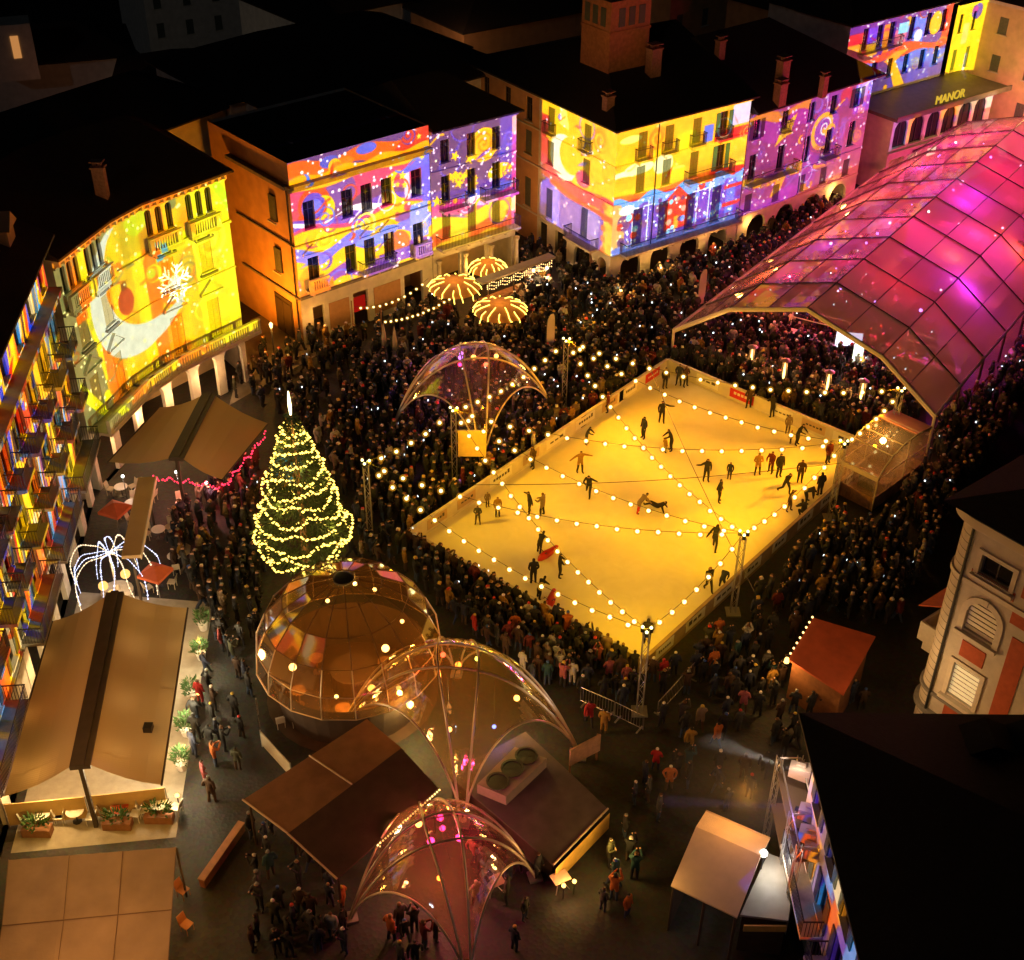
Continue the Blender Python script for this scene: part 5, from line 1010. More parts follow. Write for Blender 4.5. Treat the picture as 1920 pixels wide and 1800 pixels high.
# ---------------------------------------------------------------- Christmas tree
def xmas_tree():
    c = G(577, 1078); r = thing('christmas_tree', 'tall dark Christmas tree wound with rows of yellow fairy lights', 'christmas tree', c); rg = np.random.default_rng(2); Ht = 11.2
    MB().tube([(0, 0, 0), (0, 0, 4), (.05, 0, 8), (0, 0, Ht)], [.24, .17, .1, .03], 8).build('trunk', wood, r)
    rad = lambda z: 2.75*max(.03, (1-(z-3.6)/(Ht-3.4)))**.9 if z > 3.6 else 2.75-.5*(3.6-z)
    n = 9000; z = 1.9+(Ht-2.0)*(1-rg.random(n)**.62); a = rg.random(n)*2*np.pi; tier = (z % .95)/.95
    rr = np.array([rad(v) for v in z])*(.35+.65*rg.random(n)**.4)*(1.04-.22*tier); p = np.stack([rr*np.cos(a), rr*np.sin(a), z-.16*rr], 1)
    d = np.stack([np.cos(a), np.sin(a), -.25+.35*rg.standard_normal(n)], 1)+.35*rg.standard_normal((n, 3)); d /= np.linalg.norm(d, axis=1)[:, None]; s = np.cross(d, rg.standard_normal((n, 3))); s /= np.linalg.norm(s, axis=1)[:, None]
    ln = rg.uniform(.16, .34, n)[:, None]; w = rg.uniform(.025, .06, n)[:, None]; V = np.stack([p-s*w, p+s*w, p+d*ln+s*w*.3, p+d*ln-s*w*.3], 1).reshape(-1, 3)
    me = bpy.data.meshes.new('crown'); me.from_pydata(V.tolist(), [], np.arange(4*n).reshape(-1, 4).tolist()); me.materials.append(mat('spruce_needles', (.03, .055, .014), .8, .4, 2)); me.update(); link('crown', me, r)
    fl = lamp_mat('yellow_fairy_light', (1, .66, .1), 5.0); zs = [2.35, 3.1, 3.9, 4.7, 5.5, 6.3, 7.05, 7.75, 8.4, 9.0, 9.55, 10.1]
    for k, zz in enumerate(zs):
        g = MB(); R0 = rad(zz)+.06; n_ = max(10, int(2*math.pi*R0/.14)); sw = max(3, int(R0*2.2)); pts = []; dip = (.5 if zz < 8 else .2)*rg.uniform(.75, 1.2); ph = k*1.3
        for i in range(n_):
            t = 2*math.pi*i/n_; w_ = abs(math.sin(t*sw/2+ph)); pts.append(Vector((R0*(1+.05*math.sin(t*5+k))*math.cos(t), R0*(1+.05*math.sin(t*5+k))*math.sin(t), zz-dip*w_+.1*math.sin(t+k)+rg.normal(0, .06))))
        g.tube(pts+pts[:1], .01, 3, 1, False)
        for p_ in pts: 
            q = p_+Vector((rg.normal(0, .03), rg.normal(0, .03), rg.normal(0, .03))); s_ = rg.uniform(.055, .1); g.add([q+Vector(v)*s_ for v in ((1, 0, 0), (-1, 0, 0), (0, 1, 0), (0, -1, 0), (0, 0, 1), (0, 0, -1))], [(0, 2, 4), (2, 1, 4), (1, 3, 4), (3, 0, 4), (2, 0, 5), (1, 2, 5), (3, 1, 5), (0, 3, 5)])
        g.build('light_garland', [fl, black_m], r)
        lamp('POINT', c+Vector((R0*.9*math.cos(k*2.4-1.5), R0*.9*math.sin(k*2.4-1.5), zz-.3)), 55, (1, .68, .14), .25, name='garland_light')
    t = MB(); t.lathe([(.05, Ht-.3), (.08, Ht), (.1, Ht+.3), (.07, Ht+.75), (.03, Ht+1.15)], 8); t.build('tree_top', lamp_mat('tree_top_light', (1, .85, .4), 6), r)
xmas_tree()
# ================================================================= TERRACES, KIOSKS, SMALL THINGS
awn = mat('ochre_awning_canvas', (.42, .29, .15), .9, .1, .8, .2, 3)
def strip_canvas(name='striped_awning_canvas', base=(.46, .32, .15), sc=2.5):
    if name in MATS: return MATS[name]
    m = mat(name, base, .9); nt = m.node_tree; b = nt.nodes['Principled BSDF']; tc = nt.nodes['Texture Coordinate']; N = nt.nodes.new
    w = N('ShaderNodeTexWave'); w.wave_type = 'BANDS'; w.bands_direction = 'Y'; w.inputs['Scale'].default_value = sc; w.inputs['Distortion'].default_value = .4; nt.links.new(tc.outputs['Object'], w.inputs['Vector'])
    tl = N('ShaderNodeBsdfTranslucent'); tl.inputs[0].default_value = (*base, 1); mx = N('ShaderNodeMixShader'); mx.inputs[0].default_value = .09; out = nt.nodes['Material Output']; nt.links.new(b.outputs[0], mx.inputs[1]); nt.links.new(tl.outputs[0], mx.inputs[2]); nt.links.new(mx.outputs[0], out.inputs[0])
    bp = N('ShaderNodeBump'); bp.inputs['Strength'].default_value = .12; bp.inputs['Distance'].default_value = .03; nt.links.new(w.outputs['Fac'], bp.inputs['Height']); nt.links.new(bp.outputs[0], b.inputs['Normal'])
    return m
canvas = strip_canvas()
beam = mat('dark_awning_beam', (.05, .035, .025), .7, .15, 2)
def table(loc, lab, group=None, top=None, rz=0, h=.74, r_=.42):
    t = thing('cafe_table', lab, 'table', loc, rz, group); MB().lathe([(r_, h-.03), (r_, h)], 14).build('table_top', top or white_m, t); MB().lathe([(.22, 0), (.22, .03), (.035, .05), (.035, h-.031)], 8).build('pedestal', black_m, t); return t
def chair(loc, rz, lab, group=None, m=None):
    t = thing('cafe_chair', lab, 'chair', loc, rz, group); m = m or white_m; MB().box(-.22, .22, -.22, .22, .42, .46).build('seat', m, t); b = MB(); b.add([(-.22, .2, .463), (.22, .2, .463), (.2, .3, .9), (-.2, .3, .9), (-.22, .225, .463), (.22, .225, .463), (.2, .325, .9), (-.2, .325, .9)], [(0, 1, 2, 3), (7, 6, 5, 4), (3, 2, 6, 7), (0, 3, 7, 4), (1, 5, 6, 2)]); b.build('backrest', m, t)
    for sx in (-.19, .19):
        for sy in (-.19, .19): MB().tube([(sx, sy, 0), (sx, sy, .419)], .018, 5).build('leg', m, t)
    return t

def ridge_awning(label, ridge, left, right, zr, ze, bw=.9):
    """double terrace awning: two canvas wings rolled out from a dark beam on posts; picture corners: far, near"""
    rf, rn = (G(*p, zr) for p in ridge); c = (rf+rn)/2; d = (rf-rn); ang = math.atan2(d.y, d.x)-math.pi/2
    r = thing('terrace_awning', label, 'awning', (c.x, c.y, 0), ang); Mi = (Matrix.Translation(r.location) @ Matrix.Rotation(ang, 4, 'Z')).inverted(); L = d.length/2
    b = MB(); b.box(-bw/2, bw/2, -L, L, zr-.1, zr+.12); b.box(-bw*.2, bw*.2, -L-.02, L+.02, zr+.121, zr+.2); b.build('beam', beam, r)
    for side, pts in ((-1, left), (1, right)):
        f, n = (Mi @ G(*p, ze) for p in pts); m = MB(); N_ = 12
        for i in range(N_):
            for j in range(4):
                q = lambda u, v: (Vector((side*bw/2, L*.98-2*L*.98*u, zr)).lerp(f.lerp(n, u), v)-Vector((0, 0, .22*math.sin(math.pi*v)*1)))
                a = [q(i/N_, j/4), q((i+1)/N_, j/4), q((i+1)/N_, (j+1)/4), q(i/N_, (j+1)/4)]; m.quad(*(a if side < 0 else a[::-1]))
        m.build('canvas_wing', canvas, r, True); MB().tube([f, n], .05, 6).build('front_rail', beam, r)
        for k in (.1, .5, .9): p = Vector((0, L-2*L*k, zr-.12)); q_ = f.lerp(n, k); MB().tube([p, p.lerp(q_, .5)-Vector((0, 0, .3)), q_-Vector((0, 0, .03))], .025, 5).build('folding_arm', steel, r)
    for y in (-L+.1, L-.3): MB().box(-.09, .09, y-.09, y+.09, 0, zr-.101).build('post', beam, r)
    return r, L, Mi
ra, La, _ = ridge_awning('largest terrace awning, ochre canvas with a dark ridge beam, at the left edge', ((216, 1113), (150, 1440)), ((98, 1165), (2, 1495)), ((352, 1140), (303, 1472)), 4.0, 3.1)
ridge_awning('terrace awning turned towards the Christmas tree, under the curved palazzo', ((392, 741), (330, 862)), ((298, 764), (202, 866)), ((503, 794), (417, 899)), 3.9, 3.2, .9)
# rolled awning: only its long narrow box
a, b_ = G(275, 895, 3.4), G(245, 1042, 3.4); c = (a+b_)/2; d = a-b_; r = thing('rolled_awning', 'long narrow closed awning box standing on posts beside the glowing light fountain', 'awning', (c.x, c.y, 0), math.atan2(d.y, d.x)-math.pi/2); L = d.length/2
MB().box(-.5, .5, -L, L, 3.2, 3.42).build('awning_box', awn, r); MB().box(.503, .56, -L, L, 3.1, 3.46).build('trim', trim_m, r)
for y in (-L+.3, L-.3): MB().box(-.07, .07, y-.07, y+.07, 0, 3.199).build('post', beam, r)
# flat canvas roof at the lower left
P4 = [G(16, 1612, 3.3), G(330, 1588, 3.3), G(322, 1706, 3.15), G(4, 1736, 3.15)]; P5 = [P4[3], P4[2], G(312, 1850, 2.7), G(-20, 1880, 2.7)]
r = thing('canvas_roof', 'flat seamed canvas terrace roof in the lower left corner', 'awning', (*((P4[0]+P4[1])/2).xy, 0)); w = world_mb(r); 
for Q, nz in ((P4, .10), (P5, .07)):
    nx, ny = 24, 8; gp = [[Q[0].lerp(Q[1], i/nx).lerp(Q[3].lerp(Q[2], i/nx), j/ny)-Vector((0, 0, .012+nz*abs(math.sin(i/nx*math.pi*3))*math.sin(math.pi*j/ny)+.012*math.sin(i*2.3+j*1.7))) for j in range(ny+1)] for i in range(nx+1)]
    for i in range(nx):
        for j in range(ny): w.quad(gp[i][j+1], gp[i+1][j+1], gp[i+1][j], gp[i][j])
pc = mat('plain_canvas', (.4, .31, .21), .9, .14, .7, .2, 6)
w.build('canvas', pc, r, True)
w = world_mb(r)
for t_ in (0, .36, .68, 1):
    for Q in (P4, P5): w.tube([Q[0].lerp(Q[1], t_)+Vector((0, 0, .012)), Q[3].lerp(Q[2], t_)+Vector((0, 0, .004))], .016, 5)
w.tube([P4[3]+Vector((0, 0, .01)), P4[2]+Vector((0, 0, .01))], .025, 5); w.build('frame_bar', mat('bronze_frame', (.2, .13, .07), .5), r)
for p in (P4[0], P4[1], P5[2]): w = world_mb(r); w.tube([(p.x, p.y, 0), (p.x, p.y, p.z-.06)], .05, 6); w.build('post', beam, r)
# wind screens, terrace things under the big awning
def panel(name, lab, cat, p, q, z0, z1, m, t=.05, group=None):
    p, q = Vector((p.x, p.y, 0)), Vector((q.x, q.y, 0)); d = q-p; r = thing(name, lab, cat, p, math.atan2(d.y, d.x), group); MB().box(.05, d.length-.05, -t/2, t/2, z0, z1).build('panel', m, r); [MB().tube([(x, 0, 0), (x, 0, z1+.05)], .035, 6).build('post', steel, r) for x in (0, d.length)]; return r
scr = mat('lit_canvas_screen', (.62, .42, .18), .8, .1, 1.5)
panel('wind_screen', 'yellow canvas wind screen below the end of the largest terrace awning', 'screen', G(18, 1550), G(170, 1535), .1, 1.5, scr); panel('wind_screen', 'second yellow canvas wind screen, behind the planters on the right', 'screen', G(176, 1534), G(318, 1518), .1, 1.5, scr)
def planter(p, lab, h=.7, s=.5, leaf=(.05, .12, .03), n=130, box=True, group='planters on the terrace'):
    r = thing('planter', lab, 'planter', (p.x, p.y, 0), group=group); b = MB()
    if box: b.box(-.65, .65, -.25, .25, 0, .45)
    else: b.lathe([(.2, 0), (.28, .45), (.24, .46)], 10)
    b.build('pot', mat('terracotta_pot', (.28, .13, .07), .8, .2, 3) if box else white_m, r); m = MB(); rg = random.Random(int(p.x*100))
    for _ in range(n):
        a = rg.uniform(0, 6.3); rr = rg.random()**.5*(.6 if box else .38); c = Vector((rr*math.cos(a), rr*math.sin(a)*(.45 if box else 1), .5+h*rg.random()*(1-rr*.5))); d = Vector((math.cos(a)*.5, math.sin(a)*.5, rg.uniform(.1, 1))).normalized()*rg.uniform(.14, .28); sd = d.cross(Vector((rg.uniform(-1, 1), rg.uniform(-1, 1), .3))).normalized()*.05
        m.quad(c-sd, c+sd, c+d+sd*.3, c+d-sd*.3)
    m.build('foliage', mat('shrub_leaf', leaf, .7, .3, 3), r); return r
for i, (x, y) in enumerate(((72, 1563), (222, 1550), (300, 1538))): planter(G(x, y), ('dark leafy planter box in front of the wind screens, %s' % ('at their left end', 'beside the awning post', 'at their right end')[i]))
for i, (x, y) in enumerate(((378, 1235), (362, 1312), (350, 1378), (342, 1442), (382, 1180))): planter(G(x, y), ('lit green shrub in a white pot beside the largest awning, %s' % ('second from the top', 'the bushiest in the middle', 'below the middle', 'nearest the bottom', 'the topmost')[i]), .9, .4, (.1, .26, .05), 150, False); lamp('POINT', G(x-10, y+8, 1.9), 190, (1, .85, .5), .1, name='terrace_fill_light')
for x, y, wh in ((372, 1300, 'second from the top'), (344, 1400, 'third from the top'), (332, 1492, 'the lowest'), (372, 1205, 'the topmost')): 
    p = G(x, y, .8); t = thing('table_lantern', 'small glowing lantern on the terrace edge beside the potted shrubs, ' + wh, 'lantern', (p.x, p.y, 0), group='lanterns on the terrace edge'); MB().tube([(0, 0, 0), (0, 0, .7)], .03, 6).build('stem', black_m, t); b = MB(); b.sphere((0, 0, .82), .11, 8, 6); b.build('lamp_glass', lamp_mat('lantern_glow', (1, .55, .12), 5), t); lamp('POINT', (p.x, p.y, 1.1), 40, (1, .5, .1), .1, name='lantern_light')
rg = random.Random(11)
M_aw = Matrix.Translation(ra.location) @ Matrix.Rotation(ra.rotation_euler.z, 4, 'Z'); k = 0
for x, wh in ((-2.4, 'left of the awning post'), (-.9, 'just behind the awning post'), (1.1, 'right of the awning post'), (2.9, 'nearest the potted shrubs')):
    p = M_aw @ Vector((x, -La+.5, 0)); red_ = x == 1.1
    table(p, '%s terrace table under the end of the largest awning, %s' % ('red topped' if red_ else 'white', wh), 'tables under the largest awning', mat('red_table_top', (.55, .09, .03), .5) if red_ else white_m)
    for s in (-1, 1): chair(p+Vector((s*.72, rg.uniform(-.15, .15), 0)), R(-90*s)+rg.uniform(-.3, .3), 'white chair on the %s of the terrace table %s' % ('right' if s > 0 else 'left', wh), 'chairs under the largest awning')
for y, e in ((-La+1.2, 300), (-1.5, 260), (2.5, 260), (La-.8, 200)): lamp('POINT', M_aw @ Vector((3.4, y, 2.4)), e*.24, (1, .6, .22), .3, name='awning_lamp_light'); lamp('POINT', M_aw @ Vector((-3.2, y, 2.5)), e*.22, (1, .55, .18), .3, name='awning_lamp_light'); lamp('POINT', M_aw @ Vector((.9, y, 2.6)), e*.55, (1, .72, .38), .2, name='awning_lamp_light')
lamp('POINT', G(80, 1575, 2.0), 90, (1, .55, .06), .3, name='terrace_fill_light'); lamp('POINT', G(255, 1560, 2.0), 90, (1, .5, .06), .3, name='terrace_fill_light'); lamp('POINT', M_aw @ Vector((-1.8, -La+.6, 2.4)), 330, (1, .6, .2), .2, name='awning_lamp_light')  # the two terrace lamps are added to brighten the wind screens
# floor slabs of the terraces
tf = MB(); tf.add([(*p.xy, .008) for p in (G(20, 1600), G(330, 1570), G(400, 1130), G(150, 1110))], [(0, 1, 2, 3)]); tag(tf.build('terrace_paving', mat('pale_terrace_slabs', (.34, .3, .25), .8, .15, 2, .2, 8)), kind='structure')
# cafe tables and parasols between the awnings
for i, (x, y) in enumerate(((335, 1005), (300, 1010), (345, 960), (270, 985), (300, 1100), (330, 1060), (268, 935), (230, 930), (250, 960))):
    wh = ('right of the rolled awning, lower of two', 'against the rolled awning', 'right of the rolled awning, upper of two', 'under the rolled awning', 'below the red parasol', 'right of the fountain', 'at the top of the rolled awning', 'left of the rolled awning, upper of two', 'left of the rolled awning, lower of two')[i]
    table(G(x, y), 'small white cafe table %s' % wh, 'cafe tables by the light fountain', rz=i)
    for s in (0, 2.2): chair(G(x, y)+Vector((.75*math.cos(i+s), .75*math.sin(i+s), 0)), i+s-math.pi/2, '%s pale cafe chair of the table %s' % ('first' if s == 0 else 'second', wh), 'cafe chairs by the light fountain', cream)
def parasol(p, lab, col, h=2.5, r_=1.2, square=True, tilt=0):
    t = thing('parasol', lab, 'parasol', (p.x, p.y, 0), tilt); n = 4 if square else 10; MB().tube([(0, 0, 0), (0, 0, h)], .03, 6).build('pole', steel, t); m = MB(); ring = [(r_*math.cos(2*math.pi*i/n), r_*math.sin(2*math.pi*i/n), h-.45) for i in range(n)]; m.add(ring+[(0, 0, h)], [(i, (i+1) % n, n) for i in range(n)]); m.add(ring+[(x, y, z-.18) for x, y, z in ring], [(i+n, (i+1) % n+n, (i+1) % n, i) for i in range(n)]); m.build('canopy', col, t); return t
red_cloth = mat('red_parasol_cloth', (.5, .1, .035), .85, .1, 3)
for x, y, l in ((225, 1000, 'red square parasol behind the light fountain'), (300, 1120, 'red square parasol to the right of the light fountain')): parasol(G(x, y), l, red_cloth, 2.3, 1.0, True, .4)
# light fountain
def fountain():
    c = G(222, 1118); r = thing('light_fountain', 'fountain of arching white light strands on the terrace between the awnings', 'light sculpture', c); g1, g2 = lamp_mat('cool_white_strand', (.7, .74, 1), 2.0), lamp_mat('warm_white_strand', (1, .75, .45), 2.0)
    MB().tube([(0, 0, 0), (0, 0, 3.1)], .07, 8).build('pole', steel, r); MB().lathe([(.9, 0), (.9, .45), (.2, .5), (.15, .9)], 16).build('basin', stone, r)
    for i in range(14):
        a = 2*math.pi*i/14+.1; pts = []
        for k in range(26): t = k/25; rr = 2.55*math.sin(t*math.pi*.56); z = 3.1+.35*math.sin(t*math.pi)-2.9*t**2.4; aa = a+.12*math.sin(t*5+i*1.7); kk = .9+.16*math.sin(i*2.3); pts.append((rr*kk*math.cos(aa), rr*kk*math.sin(aa), max(.25, z)+.06*math.sin(t*17+i)))
        b = MB(); b.tube(pts, .013, 5); rg = random.Random(i)
        for p in pts: b.sphere(p, rg.uniform(.025, .06), 5, 3)
        b.build('light_strand', g1 if i % 3 else g2, r)
    for x, y, z in ((-.6, -.3, 1.0), (.5, .4, 1.3), (0, -.8, .8)): b = MB(); b.sphere((x, y, z), .28, 10, 7); b.build('glowing_globe', lamp_mat('gold_globe', (1, .55, .15), 1.6), r)
    lamp('POINT', c+Vector((0, 0, 2.4)), 110, (1, .8, .6), .5, name='fountain_light'); lamp('POINT', c+Vector((.5, -1.4, 1.2)), 110, (1, .6, .25), .3, name='fountain_light')
fountain()
# red light garland below the turned awning
o = string_lights(G(262, 893, 2.6), G(420, 905, 2.4), 'red light garland hanging under the front edge of the turned awning', .7, .3, .055, 'red_light_garland', 'red garlands under the awning', True) if False else None
rl = lamp_mat('red_fairy_light', (1, .03, .08), 4)
for n_, (p, q) in enumerate(((G(288, 890, 2.3), G(418, 908, 2.4)), (G(418, 908, 2.4), G(498, 808, 2.6)))):
    t = thing('red_light_garland', 'red light garland along the %s edge of the turned terrace awning' % ('front', 'right')[n_], 'string lights', p); d = q-p; pts = [d*(i/40)+Vector((0, 0, -.35*abs(math.sin(i/40*math.pi*4))+random.uniform(-.08, .08))) for i in range(41)]; MB().tube(pts, .012, 4).build('cable', black_m, t); b = MB()
    for pt in pts: b.sphere(pt+Vector((random.uniform(-.06, .06), random.uniform(-.06, .06), -.03)), .05, 6, 4)
    b.build('bulb_row', rl, t)
    for f_ in (.25, .75): lamp('POINT', p+d*f_-Vector((0, 0, .5)), 90, (1, .03, .05), .2, name='garland_light')
for x, y, wh in ((230, 893, 'the leftmost'), (336, 897, 'second from the left'), (387, 905, 'the rightmost'), (330, 885, 'the farthest back')): 
    p = G(x, y, 2.2); t = thing('globe_lamp', 'small white globe lamp on a post under the turned awning, ' + wh, 'lamp', (p.x, p.y, 0), group='globe lamps under the turned awning'); MB().tube([(0, 0, 0), (0, 0, 2.1)], .025, 6).build('stem', black_m, t); b = MB(); b.sphere((0, 0, 2.2), .1, 8, 6); b.build('globe', lamp_mat('white_globe', (.9, 1, .9), 5), t); lamp('POINT', (p.x, p.y, 1.9), 70, (1, .7, .5), .1, name='globe_lamp_light')

# lit mushroom umbrellas
def mushroom(px, lab, r_=1.75):
    p = G(*px, 3.2); t = thing('lit_umbrella', lab, 'umbrella', (p.x, p.y, 0), group='umbrellas with light ribs'); MB().tube([(0, 0, 0), (0, 0, 3.2)], .06, 8).build('pole', steel, t); n = 16; prof = [(r_*math.sin(a), 2.55+.75*math.cos(a)) for a in (0.01, .4, .8, 1.15, 1.45)]; m = MB()
    m.lathe(prof[::-1], n, closed=False); m.build('canopy', mat('amber_canopy', (.5, .22, .06), .8, .2, 2), t, True); s = MB(); rg = random.Random(int(px[0]))
    for i in range(n):
        a = 2*math.pi*i/n+rg.uniform(-.08, .08); e_ = rg.uniform(-.25, .3); j_ = rg.uniform(-.08, .08); s.tube([((x+.05)*math.cos(a+.05*math.sin(z*6)), (x+.05)*math.sin(a+.05*math.sin(z*6)), z+.06) for x, z in prof[(1 if i % 2 else 2):]]+[((r_+e_)*math.cos(a+j_), (r_+e_)*math.sin(a+j_), 2.55-e_*.6)], .034, 5)
    s.build('light_rib', lamp_mat('yellow_light_rib', (1, .72, .1), 5.0), t); lamp('POINT', (p.x, p.y, 2.0), 110, (1, .36, .04), .4, name='umbrella_fill_light'); lamp('POINT', (p.x, p.y, 4.3), 90, (1, .55, .1), .4, name='umbrella_fill_light')  # upper lamp is added above the canopy to brighten it
mushroom((915, 492), 'lit mushroom umbrella nearest the starred house, the smallest of the cluster', 1.5); mushroom((852, 527), 'lit mushroom umbrella at the left of the cluster, under the festoon', 2.0); mushroom((938, 570), 'lit mushroom umbrella nearest the clear tent, lowest of the cluster', 2.0)
string_lights(G(664, 575, 3.4), G(803, 522, 3.8), 'upper festoon of bulbs from the orange house to the mushroom umbrellas', .7, .52, .075, group='festoons before the orange house'); string_lights(G(712, 602, 3.2), G(852, 552, 3.4), 'lower festoon of bulbs hanging before the orange house', .5, .45, .075, group='festoons before the orange house')
for x, y, l in ((664, 640, 'left'), (718, 655, 'right')): p = G(x, y); t = thing('festoon_post', 'slim timber post carrying the %s end of a festoon' % ('upper' if l == 'left' else 'lower'), 'post', p); MB().tube([(0, 0, 0), (0, 0, 3.4)], .05, 6).build('post', wood, t)
for x, y, l in ((722, 672, 'closed cream parasol left of the other closed one, in front of the orange house'), (742, 678, 'closed cream parasol right of the other closed one, in front of the orange house')): p = G(x, y); t = thing('closed_parasol', l, 'parasol', p); MB().tube([(0, 0, 0), (0, 0, 2.9)], .03, 6).build('pole', steel, t); MB().lathe([(.1, .9), (.2, 1.1), (.17, 1.8), (.1, 2.5), (.03, 2.85)], 9).build('folded_cloth', cream, t)
# long thin stall roof with bulbs
a, b_ = G(898, 530, 3.0), G(1036, 480, 3.0); d = b_-a; r = thing('market_stall', 'long market stall with a thin grey roof and rows of lights under its edge', 'stall', (*a.xy, 0), math.atan2(d.y, d.x)); L = d.length; MB().box(0, L, -.4, .5, 2.95, 3.1).build('roof', mat('grey_sheet', (.3, .27, .22), .6, .1, 2), r); MB().box(.2, L-.2, .3, 1.0, 0, 1.0).build('counter', wood, r)
for x in (.1, L/2, L-.1): MB().tube([(x, .3, 0), (x, .3, 2.949)], .05, 6).build('post', beam, r)
b = MB()
for k in range(3):
    for x in np.arange(.5, L-.4, .22): b.sphere((x, -.42-.0*k, 2.8-.22*k-.1*math.sin(x*5+k)), .045, 5, 4)
b.build('light_curtain', lamp_mat('warm_curtain_light', (1, .6, .2), 4), r); lamp('POINT', (Vector(r.location)+d*.4+Vector((.4, -1, 2))), 150, (1, .5, .15), .3, name='stall_light')
for i, (x, y) in enumerate(((1003, 530), (1015, 550), (990, 555))):
    p = G(x, y); t = thing('market_stall', ('small market counter with a glowing lamp beside the corner house, %s' % ('nearest its arches', 'in the middle', 'nearest the umbrellas')[i]), 'stall', p, .6, 'small market counters'); MB().box(-.8, .8, -.4, .4, 0, 1).build('counter', wood, t); MB().box(-.9, .9, -.5, .5, 1.003, 1.06).build('counter_top', white_m, t); q = MB(); q.tube([(.5, 0, 1.06), (.5, 0, 2.0)], .03, 5); q.build('lamp_post', black_m, t); q = MB(); q.sphere((.5, 0, 2.12), .13, 8, 6); q.build('lamp_globe', lamp_mat('white_globe_warm', (1, .85, .6), 5), t); lamp('POINT', p+Vector((.3, -.3, 1.8)), 90, (1, .6, .25), .15, name='stall_light')

# wooden booth with the clear curved roof at the rink
def booth():
    a, b_, c_ = G(1562, 922), G(1634, 958), G(1716, 884); u = (b_-a); W = u.length; u.normalize(); v = Vector((-u.y, u.x, 0)); D = (c_-b_).length; r = thing('rink_booth', 'wooden booth with a clear curved front and roof at the rink board', 'booth', a, math.atan2(u.y, u.x))
    pl = MB()
    for i in range(12): pl.box(i*W/12+.01, (i+1)*W/12-.01, -.0, .08, 0, .95)
    for i in range(24): pl.box(W-.08, W, .1+i*(D-.1)/24+.01, .1+(i+1)*(D-.1)/24-.01, 0, .95); pl.box(0, .08, .1+i*(D-.1)/24+.01, .1+(i+1)*(D-.1)/24-.01, 0, .95)
    pl.box(.08, W-.08, D-.08, D, 0, .95); pl.build('plank_base', wood, r); MB().box(.09, W-.09, .09, D-.09, .1, .2).build('floor', wood, r)
    pr = [(0, 2.35), (.5, 3.0), (1.3, 3.5), (2.4, 3.8), (4.2, 3.9), (D, 3.55)]; fl = film('booth_glazing', (1, .92, .78), .6, (.5, .4, .25), .3, .05); m = MB()
    for (y0, z0), (y1, z1) in zip(pr, pr[1:]): m.quad((0, y0, z0), (W, y0, z0), (W, y1, z1), (0, y1, z1))
    m.add([(W, 0, .95)]+[(W, y, z) for y, z in pr]+[(W, D, .95)], [tuple(range(8))]); m.add([(0, 0, .95)]+[(0, y, z) for y, z in pr]+[(0, D, .95)], [tuple(range(8))[::-1]]); m.quad((0, 0, .95), (W, 0, .95), (W, 0, 2.3), (0, 0, 2.3)); m.build('glazing', fl, r)
    f = MB()
    for x in (0, W): f.tube([(x, 0, 0), (x, 0, 2.35)]+[(x, y, z) for y, z in pr[1:]]+[(x, D, 0)], .05, 5); f.tube([(x, D*.55, .9), (x, D*.55, 3.88)], .04, 5); f.tube([(x, 0, 2.35), (x, D, 2.35)], .04, 5)
    for y, z in pr[2:]: f.tube([(0, y, z), (W, y, z)], .045, 5)
    f.box(-.03, W+.03, -.06, .06, 2.2, 2.5); f.build('frame', mat('tan_booth_frame', (.5, .42, .3), .5, .05, 3), r); MB().box(W*.45, W*.85, .5, .62, .95, 2.0).build('equipment_rack', black_m, r); MB().box(.2, W-.2, 1.6, 2.3, .2, 1.05).build('desk', wood, r); MB().slab([(0, 3.9, 3.97), (W, 3.9, 3.97), (W, D, 3.66), (0, D, 3.66)], .05).build('red_roof_strip', mat('salmon_sheet', (.5, .2, .13), .7, .1, 2), r)
    lamp('POINT', a+u*W*.6+v*2.6+Vector((0, 0, 2.9)), 150, (1, .5, .15), .1, name='booth_light'); MB().sphere((W*.6, 2.6, 3.1), .07, 8, 5).build('ceiling_lamp', lamp_mat('white_globe_warm', (1, .85, .6), 5), r)
booth()
# red roofed kiosk
def kiosk():
    e = [G(1525, 1158, 3.3), G(1642, 1193, 3.3), G(1582, 1302, 2.7), G(1478, 1236, 2.7)]; c = sum(e, Vector())/4; d = e[2]-e[3]; r = thing('kiosk', 'small kiosk with a plain red pitched roof beside the stone villa', 'kiosk', (c.x, c.y, 0), math.atan2(d.y, d.x)); w = world_mb(r); w.slab([e[0], e[3], e[2], e[1]], .1); w.build('roof', mat('red_roof_sheet', (.36, .06, .02), .8, .15, 2, .2, 6), r)
    w = world_mb(r); k = [p.lerp(Vector((c.x, c.y, p.z)), .12) for p in e]
    for p, q in zip(k, k[1:]+k[:1]): w.quad((p.x, p.y, 0), (q.x, q.y, 0), (q.x, q.y, q.z-.05), (p.x, p.y, p.z-.05))
    w.build('wall', mat('brown_planks', (.2, .08, .03), .8, .2, 4), r); w = world_mb(r)
    for i in range(9): p = e[3].lerp(e[0], i/8); w.sphere((p.x-.05, p.y, p.z+.03), .06, 6, 4)
    w.build('eaves_bulbs', lamp_mat('warm_curtain_light', (1, .6, .2), 4), r); p = e[3]; w = world_mb(r); w.lathe([(.02, p.z-.2), (.14, p.z-.1), (.1, p.z+.15), (.02, p.z+.2)], 8, (p.x-.1, p.y-.1)); w.build('lantern', lamp_mat('lantern_glow', (1, .55, .12), 5), r)
    lamp('POINT', (p.x-.3, p.y-.5, 2.4), 110, (1, .5, .12), .15, name='kiosk_light'); lamp('POINT', c+Vector((-2.2, 1.5, 4.2)), 120, (1, .5, .12), .3, name='kiosk_light')
